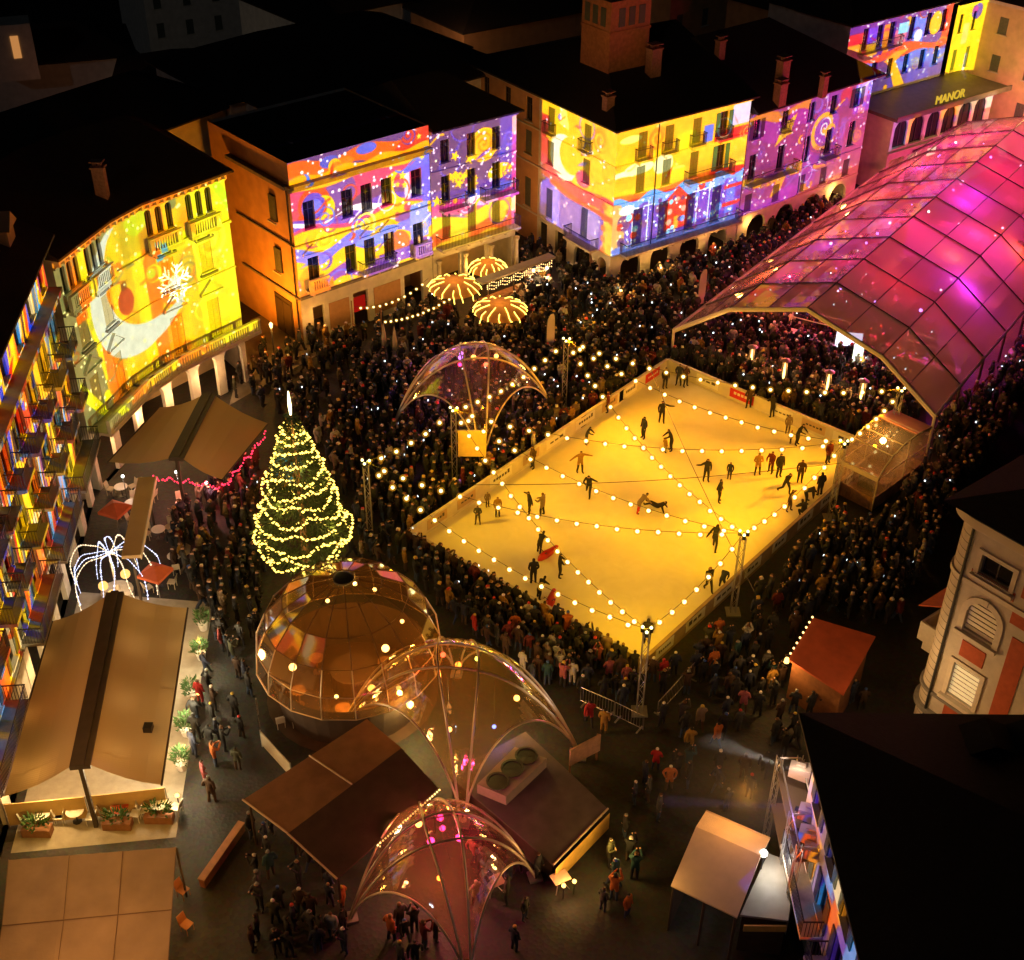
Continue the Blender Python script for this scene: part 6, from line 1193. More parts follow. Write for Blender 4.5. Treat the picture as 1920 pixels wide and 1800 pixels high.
kiosk()
# dark flat bar roofs beside the shells
def low_roof(lab, pts, z, ridge, m1, m2, edge, name='bar_pavilion', closed=False, fr=.5):
    e = [G(*p, z) for p in pts]; c = sum(e, Vector())/4; d = e[1]-e[0]; r = thing(name, lab, 'pavilion', (c.x, c.y, 0), math.atan2(d.y, d.x)); a = e[0].lerp(e[3], fr)+Vector((0, 0, ridge)); b = e[1].lerp(e[2], fr)+Vector((0, 0, ridge))
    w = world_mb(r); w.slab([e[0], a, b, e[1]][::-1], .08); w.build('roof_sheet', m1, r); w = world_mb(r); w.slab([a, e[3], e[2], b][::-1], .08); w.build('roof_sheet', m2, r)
    w = world_mb(r); k = [p.lerp(c, .06) for p in e]
    if closed:
        for p, q in zip(k, k[1:]+k[:1]): w.quad((p.x, p.y, 0), (q.x, q.y, 0), (q.x, q.y, z-.1), (p.x, p.y, z-.1))
        w.build('wall', mat('dark_boards', (.05, .025, .015), .8, .2, 4), r)
    else:
        for p in k+[k[0].lerp(k[1], .5), k[2].lerp(k[3], .5)]: w = world_mb(r); w.tube([(p.x, p.y, 0), (p.x, p.y, z-.02)], .06, 6); w.build('post', beam, r)
        w = world_mb(r); q0, q1 = k[1].lerp(k[2], .2), k[1].lerp(k[2], .8); w.quad((k[1].x, k[1].y, 0), (k[2].x, k[2].y, 0), (k[2].x, k[2].y, z-.3), (k[1].x, k[1].y, z-.3)); w.build('back_wall', mat('dark_boards', (.05, .025, .015), .8, .2, 4), r)
    w = world_mb(r)
    for p, q in edge(e, a, b): w.tube([p, q], .05, 5)
    w.build('edge_trim', mat('tan_edge_trim', (.5, .38, .28), .7), r); return r, e, a, b
br1, br2 = mat('lit_slope_felt', (.24, .12, .06), .85, .15, 1.5, .3, 8), mat('shaded_slope_felt', (.06, .035, .028), .85, .2, 1.5, .3, 8)  # lit and shaded slope tones of one roof put into the felt
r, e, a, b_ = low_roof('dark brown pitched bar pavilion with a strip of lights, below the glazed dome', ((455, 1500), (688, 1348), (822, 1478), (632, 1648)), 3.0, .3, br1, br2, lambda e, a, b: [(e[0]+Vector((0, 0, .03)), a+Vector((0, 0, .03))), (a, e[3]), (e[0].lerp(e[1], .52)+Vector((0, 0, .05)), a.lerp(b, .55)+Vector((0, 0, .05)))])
w = world_mb(r)
for i in range(26): p = e[2].lerp(e[3], i/40.0); w.sphere(p+Vector((.05, -.08, -.02)), .045, 5, 4)
w.build('light_strip', lamp_mat('warm_curtain_light', (1, .6, .2), 4), r); lamp('POINT', e[2].lerp(e[3], .3)+Vector((.6, -.8, -.6)), 160, (1, .5, .15), .2, name='bar_light')
r, e, a, b_ = low_roof('dark flat pavilion with three roof fans and a yellow side wall', ((838, 1452), (985, 1372), (1140, 1517), (1038, 1622)), 1.35, .06, mat('grey_roof_felt', (.09, .07, .065), .8, .2, 1.5, .3, 8), mat('grey_roof_felt', (.09, .07, .065), .8), lambda e, a, b: [(e[3]+Vector((0, 0, .04)), e[2]+Vector((0, 0, .04)))], closed=True)
w = world_mb(r); yl = mat('yellow_lit_boards', (.6, .38, .08), .8, .15, 3); p, q = e[2], e[3]; out = Vector(((q-p).y, -(q-p).x, 0)).normalized()*-.12; w.quad((p.x+out.x, p.y+out.y, .12), (q.x+out.x, q.y+out.y, .12), (q.x+out.x, q.y+out.y, 1.2), (p.x+out.x, p.y+out.y, 1.2)); w.build('yellow_wall', yl, r); lamp('POINT', (p+q)/2+out*14+Vector((0, 0, .6)), 130, (1, .6, .12), .2, name='bar_light')
w = world_mb(r); f = world_mb(r); c0, c1 = G(995, 1418, 1.75), G(925, 1481, 1.75); w.slab([c0+Vector((-.75, .35, .25)), c0+Vector((.75, -.35, .25)), c1+Vector((.6, -.6, .25)), c1+Vector((-.75, .1, .25))][::-1], .6); u_ = w.build('fan_unit', mat('fan_housing', (.3, .24, .22), .6, .1, 3), r)
for i in range(3):
    p = c0.lerp(c1, .12+.38*i); g = world_mb(r); g.lathe([(.52, p.z+.26), (.55, p.z+.34), (.45, p.z+.34), (.43, p.z+.262)], 16, p.xy); g.lathe([(.43, p.z+.27), (.01, p.z+.275)], 16, p.xy, 1)
    for k in range(5): aa = k*1.2566; g.add([(p.x, p.y, p.z+.3), (p.x+.4*math.cos(aa), p.y+.4*math.sin(aa), p.z+.29), (p.x+.4*math.cos(aa+.6), p.y+.4*math.sin(aa+.6), p.z+.31)], [(0, 1, 2)])
    g.build('fan', [black_m, black_m], u_)
# paler canopies near the projector towers
r, e, a, b_ = low_roof('pale canvas stand with one orange lit slope beside the projector towers', ((1444, 1572), (1324, 1520), (1258, 1660), (1382, 1720)), 3.1, .5, mat('pale_canvas', (.6, .48, .34), .9, .06, 2), mat('pale_canvas', (.55, .42, .28), .9), lambda e, a, b: [(e[0], e[1])], fr=.33); lamp('POINT', G(1400, 1490, 5.0), 260, (1, .42, .06), .2, name='stand_light')
q = MB(); pz = G(1432, 1600, 3.5); t = thing('work_lamp', 'dazzling white work lamp on the edge of the pale canvas stand', 'lamp', (pz.x, pz.y, 0)); MB().tube([(0, 0, 0), (0, 0, 3.4)], .04, 6).build('pole', black_m, t); q.sphere((0, 0, 3.5), .17, 10, 7); q.build('lamp_glass', lamp_mat('white_work_light', (1, 1, .95), 9), t); lamp('POINT', (pz.x+.4, pz.y-.3, 3.4), 90, (1, .93, .8), .15, name='work_lamp_light')
e = [G(1492, 1618, 2.5), G(1440, 1600, 2.5), G(1388, 1715, 2.5), G(1478, 1726, 2.5)]; c = sum(e, Vector())/4; t = thing('control_cabin', 'low grey control cabin with a yellow front beside the pale stand', 'cabin', (c.x, c.y, 0)); w = world_mb(t); w.slab([e[0], e[1], e[2], e[3]], .12); w.build('roof', mat('grey_sheet', (.3, .27, .22), .6), t); w = world_mb(t)
k = [p.lerp(c, .07) for p in e]
for p, q in zip(k, k[1:]+k[:1]): w.quad((q.x, q.y, 0), (p.x, p.y, 0), (p.x, p.y, 2.37), (q.x, q.y, 2.37))
w.build('wall', mat('dark_boards', (.1, .05, .03), .8), t); w = world_mb(t); w.box(k[2].x, k[3].x-.05, min(k[2].y, k[3].y)-.3, min(k[2].y, k[3].y)-.22, 2.0, 2.36); w.build('yellow_strip', yl, t)
# projector towers with their four projectors
def projectors():
    base = (TOWER_LENS[1]+TOWER_LENS[2])/2; r = thing('projector_tower', 'scaffold tower carrying the picture projectors beside the black roofed house', 'tower', (base.x+.25, base.y, 0)); y0, y1 = TOWER_LENS[3].y-base.y-.5, TOWER_LENS[0].y-base.y+.5
    for k, (x, y) in enumerate(((-.3, y0), (.6, y0), (-.3, y1), (.6, y1), (-.3, 0), (.6, 0))): m = MB(); truss(m, (x, y, .05), (x, y, 5.6), .12); m.build('scaffold_leg', steel, r)
    d = MB(); d.box(-.35, .75, y0, y1, 4.65, 4.72); d.box(-.35, .75, y0, y1, 2.6, 2.66); d.build('deck', mat('deck_ply', (.16, .12, .08), .8), r); m = MB()
    for y in (y0, 0, y1): m.tube([(-.3, y, 5.55), (.6, y, 5.55)], .04, 5)
    for x in (-.3, .6): m.tube([(x, y0, 5.55), (x, y1, 5.55)], .04, 5); m.tube([(x, y0, .3), (x, 0, 4.6)], .03, 5)
    m.build('brace', steel, r)
    for i, (L_, lab) in enumerate(zip(TOWER_LENS, ('beige picture projector at the far end of the tower, white beam', 'violet lit picture projector, second on the tower', 'pale picture projector, third on the tower, bluish lens', 'picture projector nearest the bottom on the tower'))):
        t = thing('picture_projector', lab, 'projector', L_, math.atan2(-30, 20)+R(90) if False else math.atan2(12, -30)); g = MB(); g.add([(-.25, -.28, -.26), (-1.15, -.34, -.3), (-1.15, .34, -.3), (-.25, .28, -.26), (-.25, -.24, .24), (-1.15, -.3, .34), (-1.15, .3, .34), (-.25, .24, .24)], [(0, 1, 2, 3), (7, 6, 5, 4), (0, 4, 5, 1), (1, 5, 6, 2), (2, 6, 7, 3), (3, 7, 4, 0)]); g.box(-.9, -.5, -.1, .1, .345, .4); g.build('housing', mat('beige_housing', (.5, .42, .36), .5, .05, 3), t)
        n = MB(); M0 = Matrix.Translation((-.25, 0, 0)) @ Matrix.Rotation(R(90), 4, 'Y'); n.M = M0; n.lathe([(.12, .0), (.12, .16)], 12, closed=False); n.build('lens_barrel', black_m, t); n = MB(M0); n.lathe([(.11, .1), (.01, .12)], 12); n.build('lens', lamp_mat('lens_%d' % i, ((1, .95, .9), (.7, .5, 1), (.6, .75, 1), (.6, .75, 1))[i], 9), t)
        m = MB(); m.box(-.9, -.5, -.2, .2, -.45, -.28); m.build('mount', black_m, t)
    lamp('POINT', TOWER_LENS[1]+Vector((-.5, -.3, .6)), 40, (.5, .3, 1), .1, name='lens_spill'); lamp('POINT', TOWER_LENS[0]+Vector((.3, -.7, .7)), 50, (1, .7, .5), .1, name='lens_spill')
projectors()
# patio heaters in the crowd by the rink
for i, (x, y) in enumerate(((1405, 700), (1466, 726), (1547, 748), (1610, 765))):
    p = G(x, y); t = thing('patio_heater', 'pyramid patio heater with a tall flame behind the far board, %s' % ('first from the left', 'second from the left', 'third from the left', 'nearest the truss mast')[i], 'heater', p, group='patio heaters behind the far board'); MB().prism([(-.3, -.3), (.3, -.3), (.3, .3), (-.3, .3)], 0, .75, 0, [(-.2, -.2), (.2, -.2), (.2, .2), (-.2, .2)]).build('base', black_m, t); MB().lathe([(.06, .76), (.09, 1.0), (.07, 1.6), (.03, 2.05)], 8).build('flame', lamp_mat('heater_flame', (1, .55, .15), 6), t); b = MB()
    for sx, sy in ((.2, .2), (-.2, .2), (.2, -.2), (-.2, -.2)): b.tube([(sx, sy, .75), (sx*.6, sy*.6, 2.2)], .02, 4)
    b.build('frame', steel, t); MB().lathe([(.4, 2.2), (.05, 2.35)], 8).build('hood', steel, t); lamp('POINT', p+Vector((0, -.4, 1.9)), 90, (1, .4, .08), .2, name='heater_light')
for x, y, l in ((1024, 672, 'white feather flag behind the clear tent'), (1306, 585, 'white feather flag beside the open end of the marquee')):
    p = G(x, y); t = thing('feather_flag', l, 'flag', p, .3); pts = [(0, 0, 0), (0, 0, 2.6), (.06, 0, 3.2), (.25, 0, 3.6), (.45, 0, 3.65)]; MB().tube(pts, .02, 5).build('pole', steel, t); m = MB(); q = [(0, z) for z in (.6, 1.6, 2.6)]+[(.06, 3.2), (.25, 3.6), (.45, 3.64)]; s = [(.55, .7), (.62, 1.6), (.62, 2.6), (.6, 3.1), (.55, 3.4), (.5, 3.62)]
    for k in range(5): m.quad((q[k][0]+.02, .0, q[k][1]), (s[k][0], .05*math.sin(k), s[k][1]), (s[k+1][0], .05*math.sin(k+1), s[k+1][1]), (q[k+1][0]+.02, 0, q[k+1][1]))
    m.build('flag_cloth', mat('white_flag_cloth', (.7, .6, .5), .8, .05, 3), t)
# barriers, kerb bench, fence by the dome
def barrier(p, q, lab, group):
    d = q-p; L = d.length; r = thing('crowd_barrier', lab, 'barrier', p, math.atan2(d.y, d.x), group); b = MB(); b.tube([(0, 0, .15), (0, 0, 1.1), (L, 0, 1.1), (L, 0, .15)], .025, 6); b.tube([(0, 0, .2), (L, 0, .2)], .02, 5); b.build('frame', steel, r); c = MB()
    for x in np.arange(.15, L, .16): c.tube([(x, 0, .2), (x, 0, 1.1)], .01, 4)
    c.build('bars', steel, r)
    for x in (.2, L-.2): MB().box(x-.04, x+.04, -.3, .3, 0, .04).build('foot', steel, r)
for i, (p, q) in enumerate((((1088, 1318), (1150, 1345)), ((1152, 1346), (1205, 1372)), ((1232, 1345), (1300, 1270)))): barrier(G(*p), G(*q), 'metal crowd barrier near the tall corner mast, %s' % ('farthest from it', 'just left of it', 'to its right')[i], 'crowd barriers by the corner mast')
p, q = G(380, 1664), G(455, 1556); d = q-p; t = thing('low_wall', 'low orange lit bench wall standing alone on the dark paving', 'wall', p, math.atan2(d.y, d.x)); MB().box(0, d.length, -.14, .14, 0, .5).build('wall_body', mat('brick_red', (.3, .11, .05), .85, .2, 4), t); MB().box(-.02, d.length+.02, -.17, .17, .503, .56).build('coping', mat('tan_coping', (.42, .2, .1), .8, .2, 3), t)
p, q, s_ = G(484, 1340), G(492, 1400), G(548, 1462)
for i, (a, b) in enumerate(((p, q), (q, s_))): panel('deck_fence', 'clear fence panel of the dome terrace, %s' % ('with a bluish lit edge', 'with pale slats')[i], 'fence', a, b, .15, 1.1, film('fence_film', (1, .9, .8), .6, (.5, .4, .3), .2) if i == 0 else cream)
chair(G(527, 1362), R(200), 'white chair alone on the dark terrace below the dome', None); chair(G(556, 1360), R(20), 'white chair lying back beside the lone chair below the dome', None)
for x, y, l in ((927, 1672, 'small pale folding table beside the clear shell nearest the bottom'), (1050, 1665, 'small pale table with two bright lamps on the dark paving')):
    p = G(x, y); t = thing('folding_table', l, 'table', p, .5); MB().box(-.4, .4, -.3, .3, .72, .75).build('table_top', mat('pale_table_top', (.55, .36, .25), .6), t)
    for sx in (-.35, .35): MB().tube([(sx, -.25, 0), (-sx*.3, .25, .719)], .02, 5).build('leg', steel, t)
for x, y, wh in ((1057, 1660, 'left'), (1077, 1652, 'right')):
    p = G(x, y, .9); t = thing('candle_lamp', 'round glowing lamp, %s of two, beside the pale table with lamps' % wh, 'lamp', (p.x, p.y, 0), group='glowing lamps by the pale table'); MB().tube([(0, 0, 0), (0, 0, .8)], .02, 5).build('stem', black_m, t); b = MB(); b.sphere((0, 0, .88), .1, 8, 6); b.build('lamp_glass', lamp_mat('lantern_glow', (1, .55, .12), 5), t); lamp('POINT', (p.x, p.y, 1.2), 50, (1, .5, .15), .1, name='lantern_light')
p = G(1095, 1440); t = thing('wooden_sign', 'tilted pale wooden board beside the foot of the amber shell tent', 'board', p, .6); MB().box(-.9, .9, -.04, .04, .7, 1.8).build('board', mat('pale_board', (.5, .3, .18), .7, .2, 4), t)
for s in (-.8, .8): MB().box(s-.04, s+.04, .045, .12, 0, 1.8).build('leg', wood, t)
p = G(498, 668); t = thing('traffic_cone', 'small traffic cone on the orange lit passage between the houses', 'cone', p); MB().lathe([(.2, .03), (.03, .7)], 10).build('cone_body', mat('orange_cone', (.7, .2, .05), .5), t); MB().box(-.22, .22, -.22, .22, 0, .03).build('base', black_m, t)
# a lantern and lamps without fixtures that give the warm glow in lanes and arcades
def lantern(p, lab, e, col=(1, .42, .05), r_=.14, z=None):
    t = thing('street_lantern', lab, 'lantern', (p.x, p.y, 0), group='warm lanterns round the square'); z = z or p.z; MB().tube([(0, 0, 0), (0, 0, z-.2)], .05, 6).build('post', black_m, t); b = MB(); b.lathe([(.08, z-.2), (r_, z+.1), (.03, z+.25)], 8); b.build('lamp_glass', lamp_mat('street_lantern_glow', (1, .6, .2), 5), t); lamp('POINT', (p.x, p.y, z-.45), e, col, .15, name='street_lantern_light')
lantern(G(508, 610, 3.6), 'street lantern in the passage beside the orange side wall', 350); lamp('SPOT', G(470, 640, 2.2), 6500, (1, .3, .01), .3, G(490, 430, 7), 110, .8, 'wall_washer_light')
lamp('POINT', G(985, 380, 5.5), 260, (1, .42, .08), .2, name='alley_light'); lamp('POINT', G(950, 190, 11), 700, (1, .42, .08), .3, name='alley_light')
for x, y, e in ((1150, 555, 200), (1230, 505, 150), (1330, 470, 120), (1400, 430, 90), (1560, 370, 160), (1640, 330, 160)): lamp('POINT', G(x, y, 1.9)+Vector((.6, 1.2, 0)), e, (1, .5, .1), .25, name='arcade_light')
for x, y, e in ((1100, 580, 160), (1270, 520, 60)): lamp('POINT', G(x, y, 2.6), e, (1, .5, .06), .25, name='square_light')
for x, y, e in ((420, 720, 210), (360, 760, 210), (290, 800, 190), (215, 860, 150)): lamp('POINT', G(x, y, 2.2)+Vector((-1.0, .9, 0)), e, (1, .55, .22), .25, name='arcade_light')
for x, y, e in ((600, 600, 70), (700, 590, 70), (780, 560, 60), (880, 500, 90)): lamp('POINT', G(x, y, 2.3), e, (1, .45, .08), .25, name='shop_light')
lamp('POINT', G(1690, 1180, 6)+Vector((-1.5, -3.5, 0)), 330, (1, .6, .24), .4, name='added_fill_light'); lamp('POINT', G(1760, 1300, 9)+Vector((-4, -5.5, 0)), 560, (1, .62, .26), .4, name='added_fill_light')  # lamps without fixtures, added to brighten the villa front
lamp('POINT', G(1230, 1640, 4), 70, (1, .5, .12), .3, name='square_light'); lamp('POINT', G(130, 1700, 8), 850, (1, .42, .12), .5, name='added_fill_light'); lamp('POINT', G(150, 1300, 9), 520, (1, .48, .1), .5, name='added_fill_light'); lamp('POINT', G(360, 830, 8), 230, (1, .55, .15), .4, name='added_fill_light'); lamp('POINT', G(700, 1330, 9), 45, (1, .4, .1), .5, name='added_fill_light')  # high lamps without fixtures, added to brighten awnings and canvas roof

q = M_aw @ Vector((2.6, -La+2.6, 3.75)); t = tag(MB(Matrix.Translation(-q)).add([], []).box(q.x-.2, q.x+.2, q.y-.2, q.y+.2, q.z-.35, q.z-.05).build('vent_box', black_m, ra), None); t.matrix_local = Matrix.Rotation(-ra.rotation_euler.z, 4, 'Z') @ Matrix.Translation(q-Vector(ra.location))
for x, y, wh in ((345, 1680, 'upper'), (352, 1745, 'lower')): chair(G(x, y), 1.0, '%s of two orange lit chairs beside the flat canvas roof' % wh, 'chairs beside the canvas roof', mat('tan_wood_chair', (.45, .2, .08), .6)); lamp('POINT', G(x+4, y-10, 1.8), 40, (1, .4, .06), .1, name='terrace_fill_light')
# smoke drifting in front of the projectors, with two of their beams in it
sm = bpy.data.materials.new('projector_smoke'); sm.use_nodes = True; nt = sm.node_tree; nt.nodes.clear(); v = nt.nodes.new('ShaderNodeVolumePrincipled'); v.inputs['Density'].default_value = .016; v.inputs['Color'].default_value = (.85, .85, .85, 1); v.inputs['Anisotropy'].default_value = .1; o = nt.nodes.new('ShaderNodeOutputMaterial'); nt.links.new(v.outputs[0], o.inputs['Volume'])
c = G(1385, 1450, 5.3); b = MB(); b.sphere((0, 0, 0), 1.0, 24, 14); t = tag(b.build('smoke', sm), 'thin drifting smoke in front of the picture projectors', 'smoke', kind='stuff'); t.location = c+Vector((-.2, -.6, 0)); t.scale = (3.4, 2.8, 1.3)
lamp('SPOT', TOWER_LENS[0]+Vector((-.12, .03, 0)), 6500, (1, .9, .75), .04, G(1250, 1355, 5.0), 19, .8, 'projector_beam'); lamp('SPOT', TOWER_LENS[1]+Vector((-.12, .03, 0)), 6000, (.45, .3, 1), .04, G(1200, 1500, 5.2), 7, .6, 'projector_beam')

for a, b, lab in ((G(846, 909, 4.2), G(1578, 868, 4.4), 'thin dark guy wire crossing the ice from the banner mast to the booth'), (G(1210, 668, 4.4), G(1415, 1110, 3.2), 'thin dark guy wire running down the length of the ice')):
    t = thing('guy_wire', lab, 'wire', a); MB().tube([(b-a)*(i/12)-Vector((0, 0, .5*math.sin(math.pi*i/12))) for i in range(13)], .022, 4).build('wire', black_m, t)
# ================================================================= PEOPLE
def body_mesh(name, J, sub=1, scale=1.0, coat_len=.12):
    """one continuous figure grown on a skeleton. J: pose angles/offsets"""
    g = lambda k, d: Vector(J.get(k, d))
    pel = g('pel', (0, 0, .94)); lean = g('lean', (0, 0, 0)); ch = g('chest', pel+Vector((0, 0, .42))+lean*.55); nk = g('neck', ch+Vector((0, 0, .13))+lean*.2); hd = g('head', nk+Vector((0, .02, .14))+lean*.12)
    sL, sR = ch+Vector((-.2, 0, .06)), ch+Vector((.2, 0, .06))
    eL, eR = g('eL', sL+Vector((-.07, -.02, -.28))), g('eR', sR+Vector((.07, -.02, -.28)))
    hL, hR = g('hL', eL+Vector((.03, .1, -.23))), g('hR', eR+Vector((-.03, .1, -.23)))
    pL, pR = pel+Vector((-.1, 0, -.06)), pel+Vector((.1, 0, -.06))
    fL, fR = g('fL', (-.12, -.02, .07)), g('fR', (.12, -.02, .07)); kL, kR = g('kL', (pL+fL)/2+Vector((0, .05, 0))), g('kR', (pR+fR)/2+Vector((0, .05, 0)))
    tL, tR = g('tL', fL+Vector((-.02, .17, -.03))), g('tR', fR+Vector((.02, .17, -.03)))
    V = [pel, (pel+ch)/2, ch, nk, hd, hd+Vector((0, .0, .1)), sL, eL, hL, hL+(hL-eL).normalized()*.1, sR, eR, hR, hR+(hR-eR).normalized()*.1, pL, kL, fL, tL, pR, kR, fR, tR]
    E_ = [(0, 1), (1, 2), (2, 3), (3, 4), (4, 5), (2, 6), (6, 7), (7, 8), (8, 9), (2, 10), (10, 11), (11, 12), (12, 13), (0, 14), (14, 15), (15, 16), (16, 17), (0, 18), (18, 19), (19, 20), (20, 21)]
    rad = [.175, .165, .17, .07, .105, .085, .085, .065, .048, .035, .085, .065, .048, .035, .115, .08, .06, .05, .115, .08, .06, .05]
    me = bpy.data.meshes.new(name); me.from_pydata([tuple(v*scale) for v in V], E_, []); o = bpy.data.objects.new(name, me); COL.objects.link(o)
    sk = o.modifiers.new('skin', 'SKIN')
    for i, r_ in enumerate(rad): me.skin_vertices[0].data[i].radius = (r_*scale, r_*scale*(.8 if i < 3 else 1)); me.skin_vertices[0].data[i].use_root = (i == 0)
    if sub: s = o.modifiers.new('sub', 'SUBSURF'); s.levels = s.render_levels = sub
    dg = bpy.context.evaluated_depsgraph_get(); dg.update(); out = bpy.data.meshes.new_from_object(o.evaluated_get(dg)); bpy.data.objects.remove(o)
    # slots: 0 coat 1 trousers 2 skin 3 hat or hair 4 boots
    mi = []
    bones = [(0, 1, 0), (1, 2, 0), (2, 3, 0), (3, 4, 2), (4, 5, 2), (2, 6, 0), (6, 7, 0), (7, 8, 0), (8, 9, 2), (2, 10, 0), (10, 11, 0), (11, 12, 0), (12, 13, 2), (14, 15, 1), (15, 16, 1), (16, 17, 4), (18, 19, 1), (19, 20, 1), (20, 21, 4), (0, 14, 0), (0, 18, 0)]
    hs = hd*scale; fwd = (Vector(J['face']) if 'face' in J else Vector((0, 1, 0))).normalized(); up = (hd-nk).normalized()
    for p in out.polygons:
        c = p.center; best = 9; s = 0
        for a, b, k in bones:
            A, B = V[a]*scale, V[b]*scale; t = max(0, min(1, (c-A).dot(B-A)/max(1e-6, (B-A).length_squared))); d = (c-A-(B-A)*t).length-rad[a]*scale*.9
            if d < best: best = d; s = k
        if s == 2 and (c-hs).length < .24*scale and c.z > (nk*scale).z-.05 if False else (s == 2 and (c-hs).length < .22*scale):
            q = (c-hs); s = 3 if (q.dot(up) > .055*scale or q.dot(fwd) < -.01*scale) else 2
        if s == 1 and (c-(pel*scale)).length < (.2+coat_len)*scale: s = 0
        mi.append(s)
    for _ in range(5): out.materials.append(None)
    out.polygons.foreach_set('material_index', mi); out.polygons.foreach_set('use_smooth', [True]*len(mi)); out.update()
    return out

POSES = {
 'stand': {}, 'long': {'_coat': .5, 'hL': (-.2, .16, .86), 'hR': (.2, .16, .86)},
 'pockets': {'eL': (-.33, -.08, 1.12), 'eR': (.33, -.08, 1.12), 'hL': (-.2, .1, .98), 'hR': (.2, .1, .98), 'fL': (-.16, -.05, .07), 'fR': (.14, .05, .07)},
 'phone': {'eR': (.27, .2, 1.22), 'hR': (.12, .38, 1.5), 'eL': (-.27, .15, 1.18), 'hL': (-.06, .36, 1.46)},
 'walk': {'fL': (-.1, .3, .07), 'fR': (.1, -.3, .1), 'kR': (.1, -.02, .48), 'eL': (-.29, -.16, 1.15), 'hL': (-.28, -.12, .9), 'eR': (.29, .14, 1.15), 'hR': (.25, .3, .95)},
 'lean': {'lean': (0, .3, -.05), 'eL': (-.25, .35, 1.2), 'eR': (.25, .35, 1.2), 'hL': (-.15, .55, 1.12), 'hR': (.15, .55, 1.12)},
 'turned': {'eL': (-.3, .05, 1.12), 'hL': (-.05, .22, 1.14), 'eR': (.3, .05, 1.12), 'hR': (.06, .24, 1.1), 'fL': (-.18, 0, .07), 'fR': (.16, .06, .07)},
 'arms_out': {'eL': (-.45, .05, 1.3), 'hL': (-.72, .1, 1.22), 'eR': (.45, .05, 1.3), 'hR': (.72, .1, 1.18), 'fL': (-.15, .08, .07), 'fR': (.16, -.1, .07), 'lean': (0, .1, 0)},
 'point_left': {'eL': (-.46, .1, 1.38), 'hL': (-.72, .15, 1.4), 'fL': (-.14, .06, .07), 'fR': (.14, -.08, .07)},
 'point_right': {'eR': (.46, .1, 1.36), 'hR': (.72, .15, 1.42), 'fL': (-.14, .06, .07), 'fR': (.14, -.08, .07)},
 'stride': {'lean': (0, .28, -.04), 'fL': (-.14, .28, .07), 'kL': (-.13, .28, .5), 'fR': (.26, -.45, .14), 'kR': (.17, -.05, .47), 'eL': (-.33, -.1, 1.15), 'hL': (-.4, -.28, 1.0), 'eR': (.3, .3, 1.15), 'hR': (.12, .45, 1.1)},
 'push': {'pel': (0, -.12, .86), 'lean': (0, .62, -.2), 'eL': (-.24, .45, .98), 'hL': (-.2, .62, .78), 'eR': (.24, .45, .98), 'hR': (.2, .62, .78), 'fL': (-.14, -.12, .07), 'fR': (.14, -.3, .07)},
 'crouch': {'pel': (0, -.2, .5), 'lean': (0, .35, -.05), 'kL': (-.16, .2, .5), 'kR': (.16, .2, .5), 'fL': (-.14, -.05, .07), 'fR': (.14, -.05, .07), 'eL': (-.24, .3, .72), 'hL': (-.1, .45, .6), 'eR': (.24, .3, .72), 'hR': (.1, .45, .6)},
 'bent': {'pel': (0, -.15, .88), 'chest': (0, .28, 1.05), 'neck': (0, .4, 1.0), 'head': (0, .52, .93), 'eL': (-.22, .34, .8), 'hL': (-.15, .38, .55), 'eR': (.22, .34, .8), 'hR': (.15, .38, .55), 'fL': (-.2, 0, .07), 'fR': (.2, 0, .07)},
 'fallen': {'pel': (0, 0, .2), 'chest': (-.02, -.38, .36), 'neck': (-.02, -.5, .46), 'head': (0, -.56, .6), 'eL': (-.3, -.5, .25), 'hL': (-.36, -.62, .06), 'eR': (.27, -.42, .22), 'hR': (.34, -.5, .06), 'kL': (-.16, .42, .3), 'kR': (.14, .45, .22), 'fL': (-.2, .8, .09), 'fR': (.22, .85, .09), 'tL': (-.22, .82, .24), 'tR': (.24, .87, .24)},
 'hold': {'eL': (-.28, .2, 1.15), 'hL': (-.15, .42, 1.1), 'eR': (.28, .2, 1.15), 'hR': (.15, .42, 1.1), 'fL': (-.15, .05, .07), 'fR': (.15, -.05, .07)},
}
BODY = {}
def body(pose, scale=1.0, sub=1):
    k = (pose, scale, sub)
    if k not in BODY: P = POSES[pose]; BODY[k] = body_mesh('person', {a: b for a, b in P.items() if a[0] != '_'}, sub, scale, P.get('_coat', .12))
    return BODY[k]
CO = {'black': (.012, .012, .014), 'navy': (.015, .02, .045), 'grey': (.05, .05, .05), 'brown': (.045, .022, .012), 'dark red': (.1, .008, .008), 'bright red': (.35, .015, .015), 'mustard': (.28, .15, .02), 'white': (.45, .43, .4), 'beige': (.18, .13, .09), 'olive': (.035, .035, .016), 'pink': (.3, .08, .1), 'teal': (.01, .045, .055), 'orange': (.35, .09, .015)}
HT = {'a black hat': (.012, .012, .012), 'a white bobble hat': (.65, .62, .58), 'dark hair': (.03, .018, .01), 'fair hair': (.22, .13, .05), 'a red hat': (.45, .03, .03), 'a grey hat': (.2, .2, .2), 'brown hair': (.09, .04, .018), 'a yellow hat': (.5, .35, .05), 'a blue hat': (.03, .08, .3)}
TR = {'dark': (.015, .015, .02), 'blue': (.03, .05, .1), 'red': (.45, .02, .02), 'brown': (.06, .035, .02)}
cloth = lambda n, c: mat('%s_cloth' % n.replace(' ', '_'), c, .85, .15, 8)
skin_m = mat('skin', (.36, .2, .14), .6, .05, 6); boot_m = mat('dark_boot', (.02, .018, .016), .6)
def mats_for(coat, hat, tr): return [cloth(coat+' coat', CO[coat]), cloth(tr+' trouser', TR[tr]), skin_m, cloth(hat.replace('a ', ''), HT[hat]), boot_m]
OUT = {}
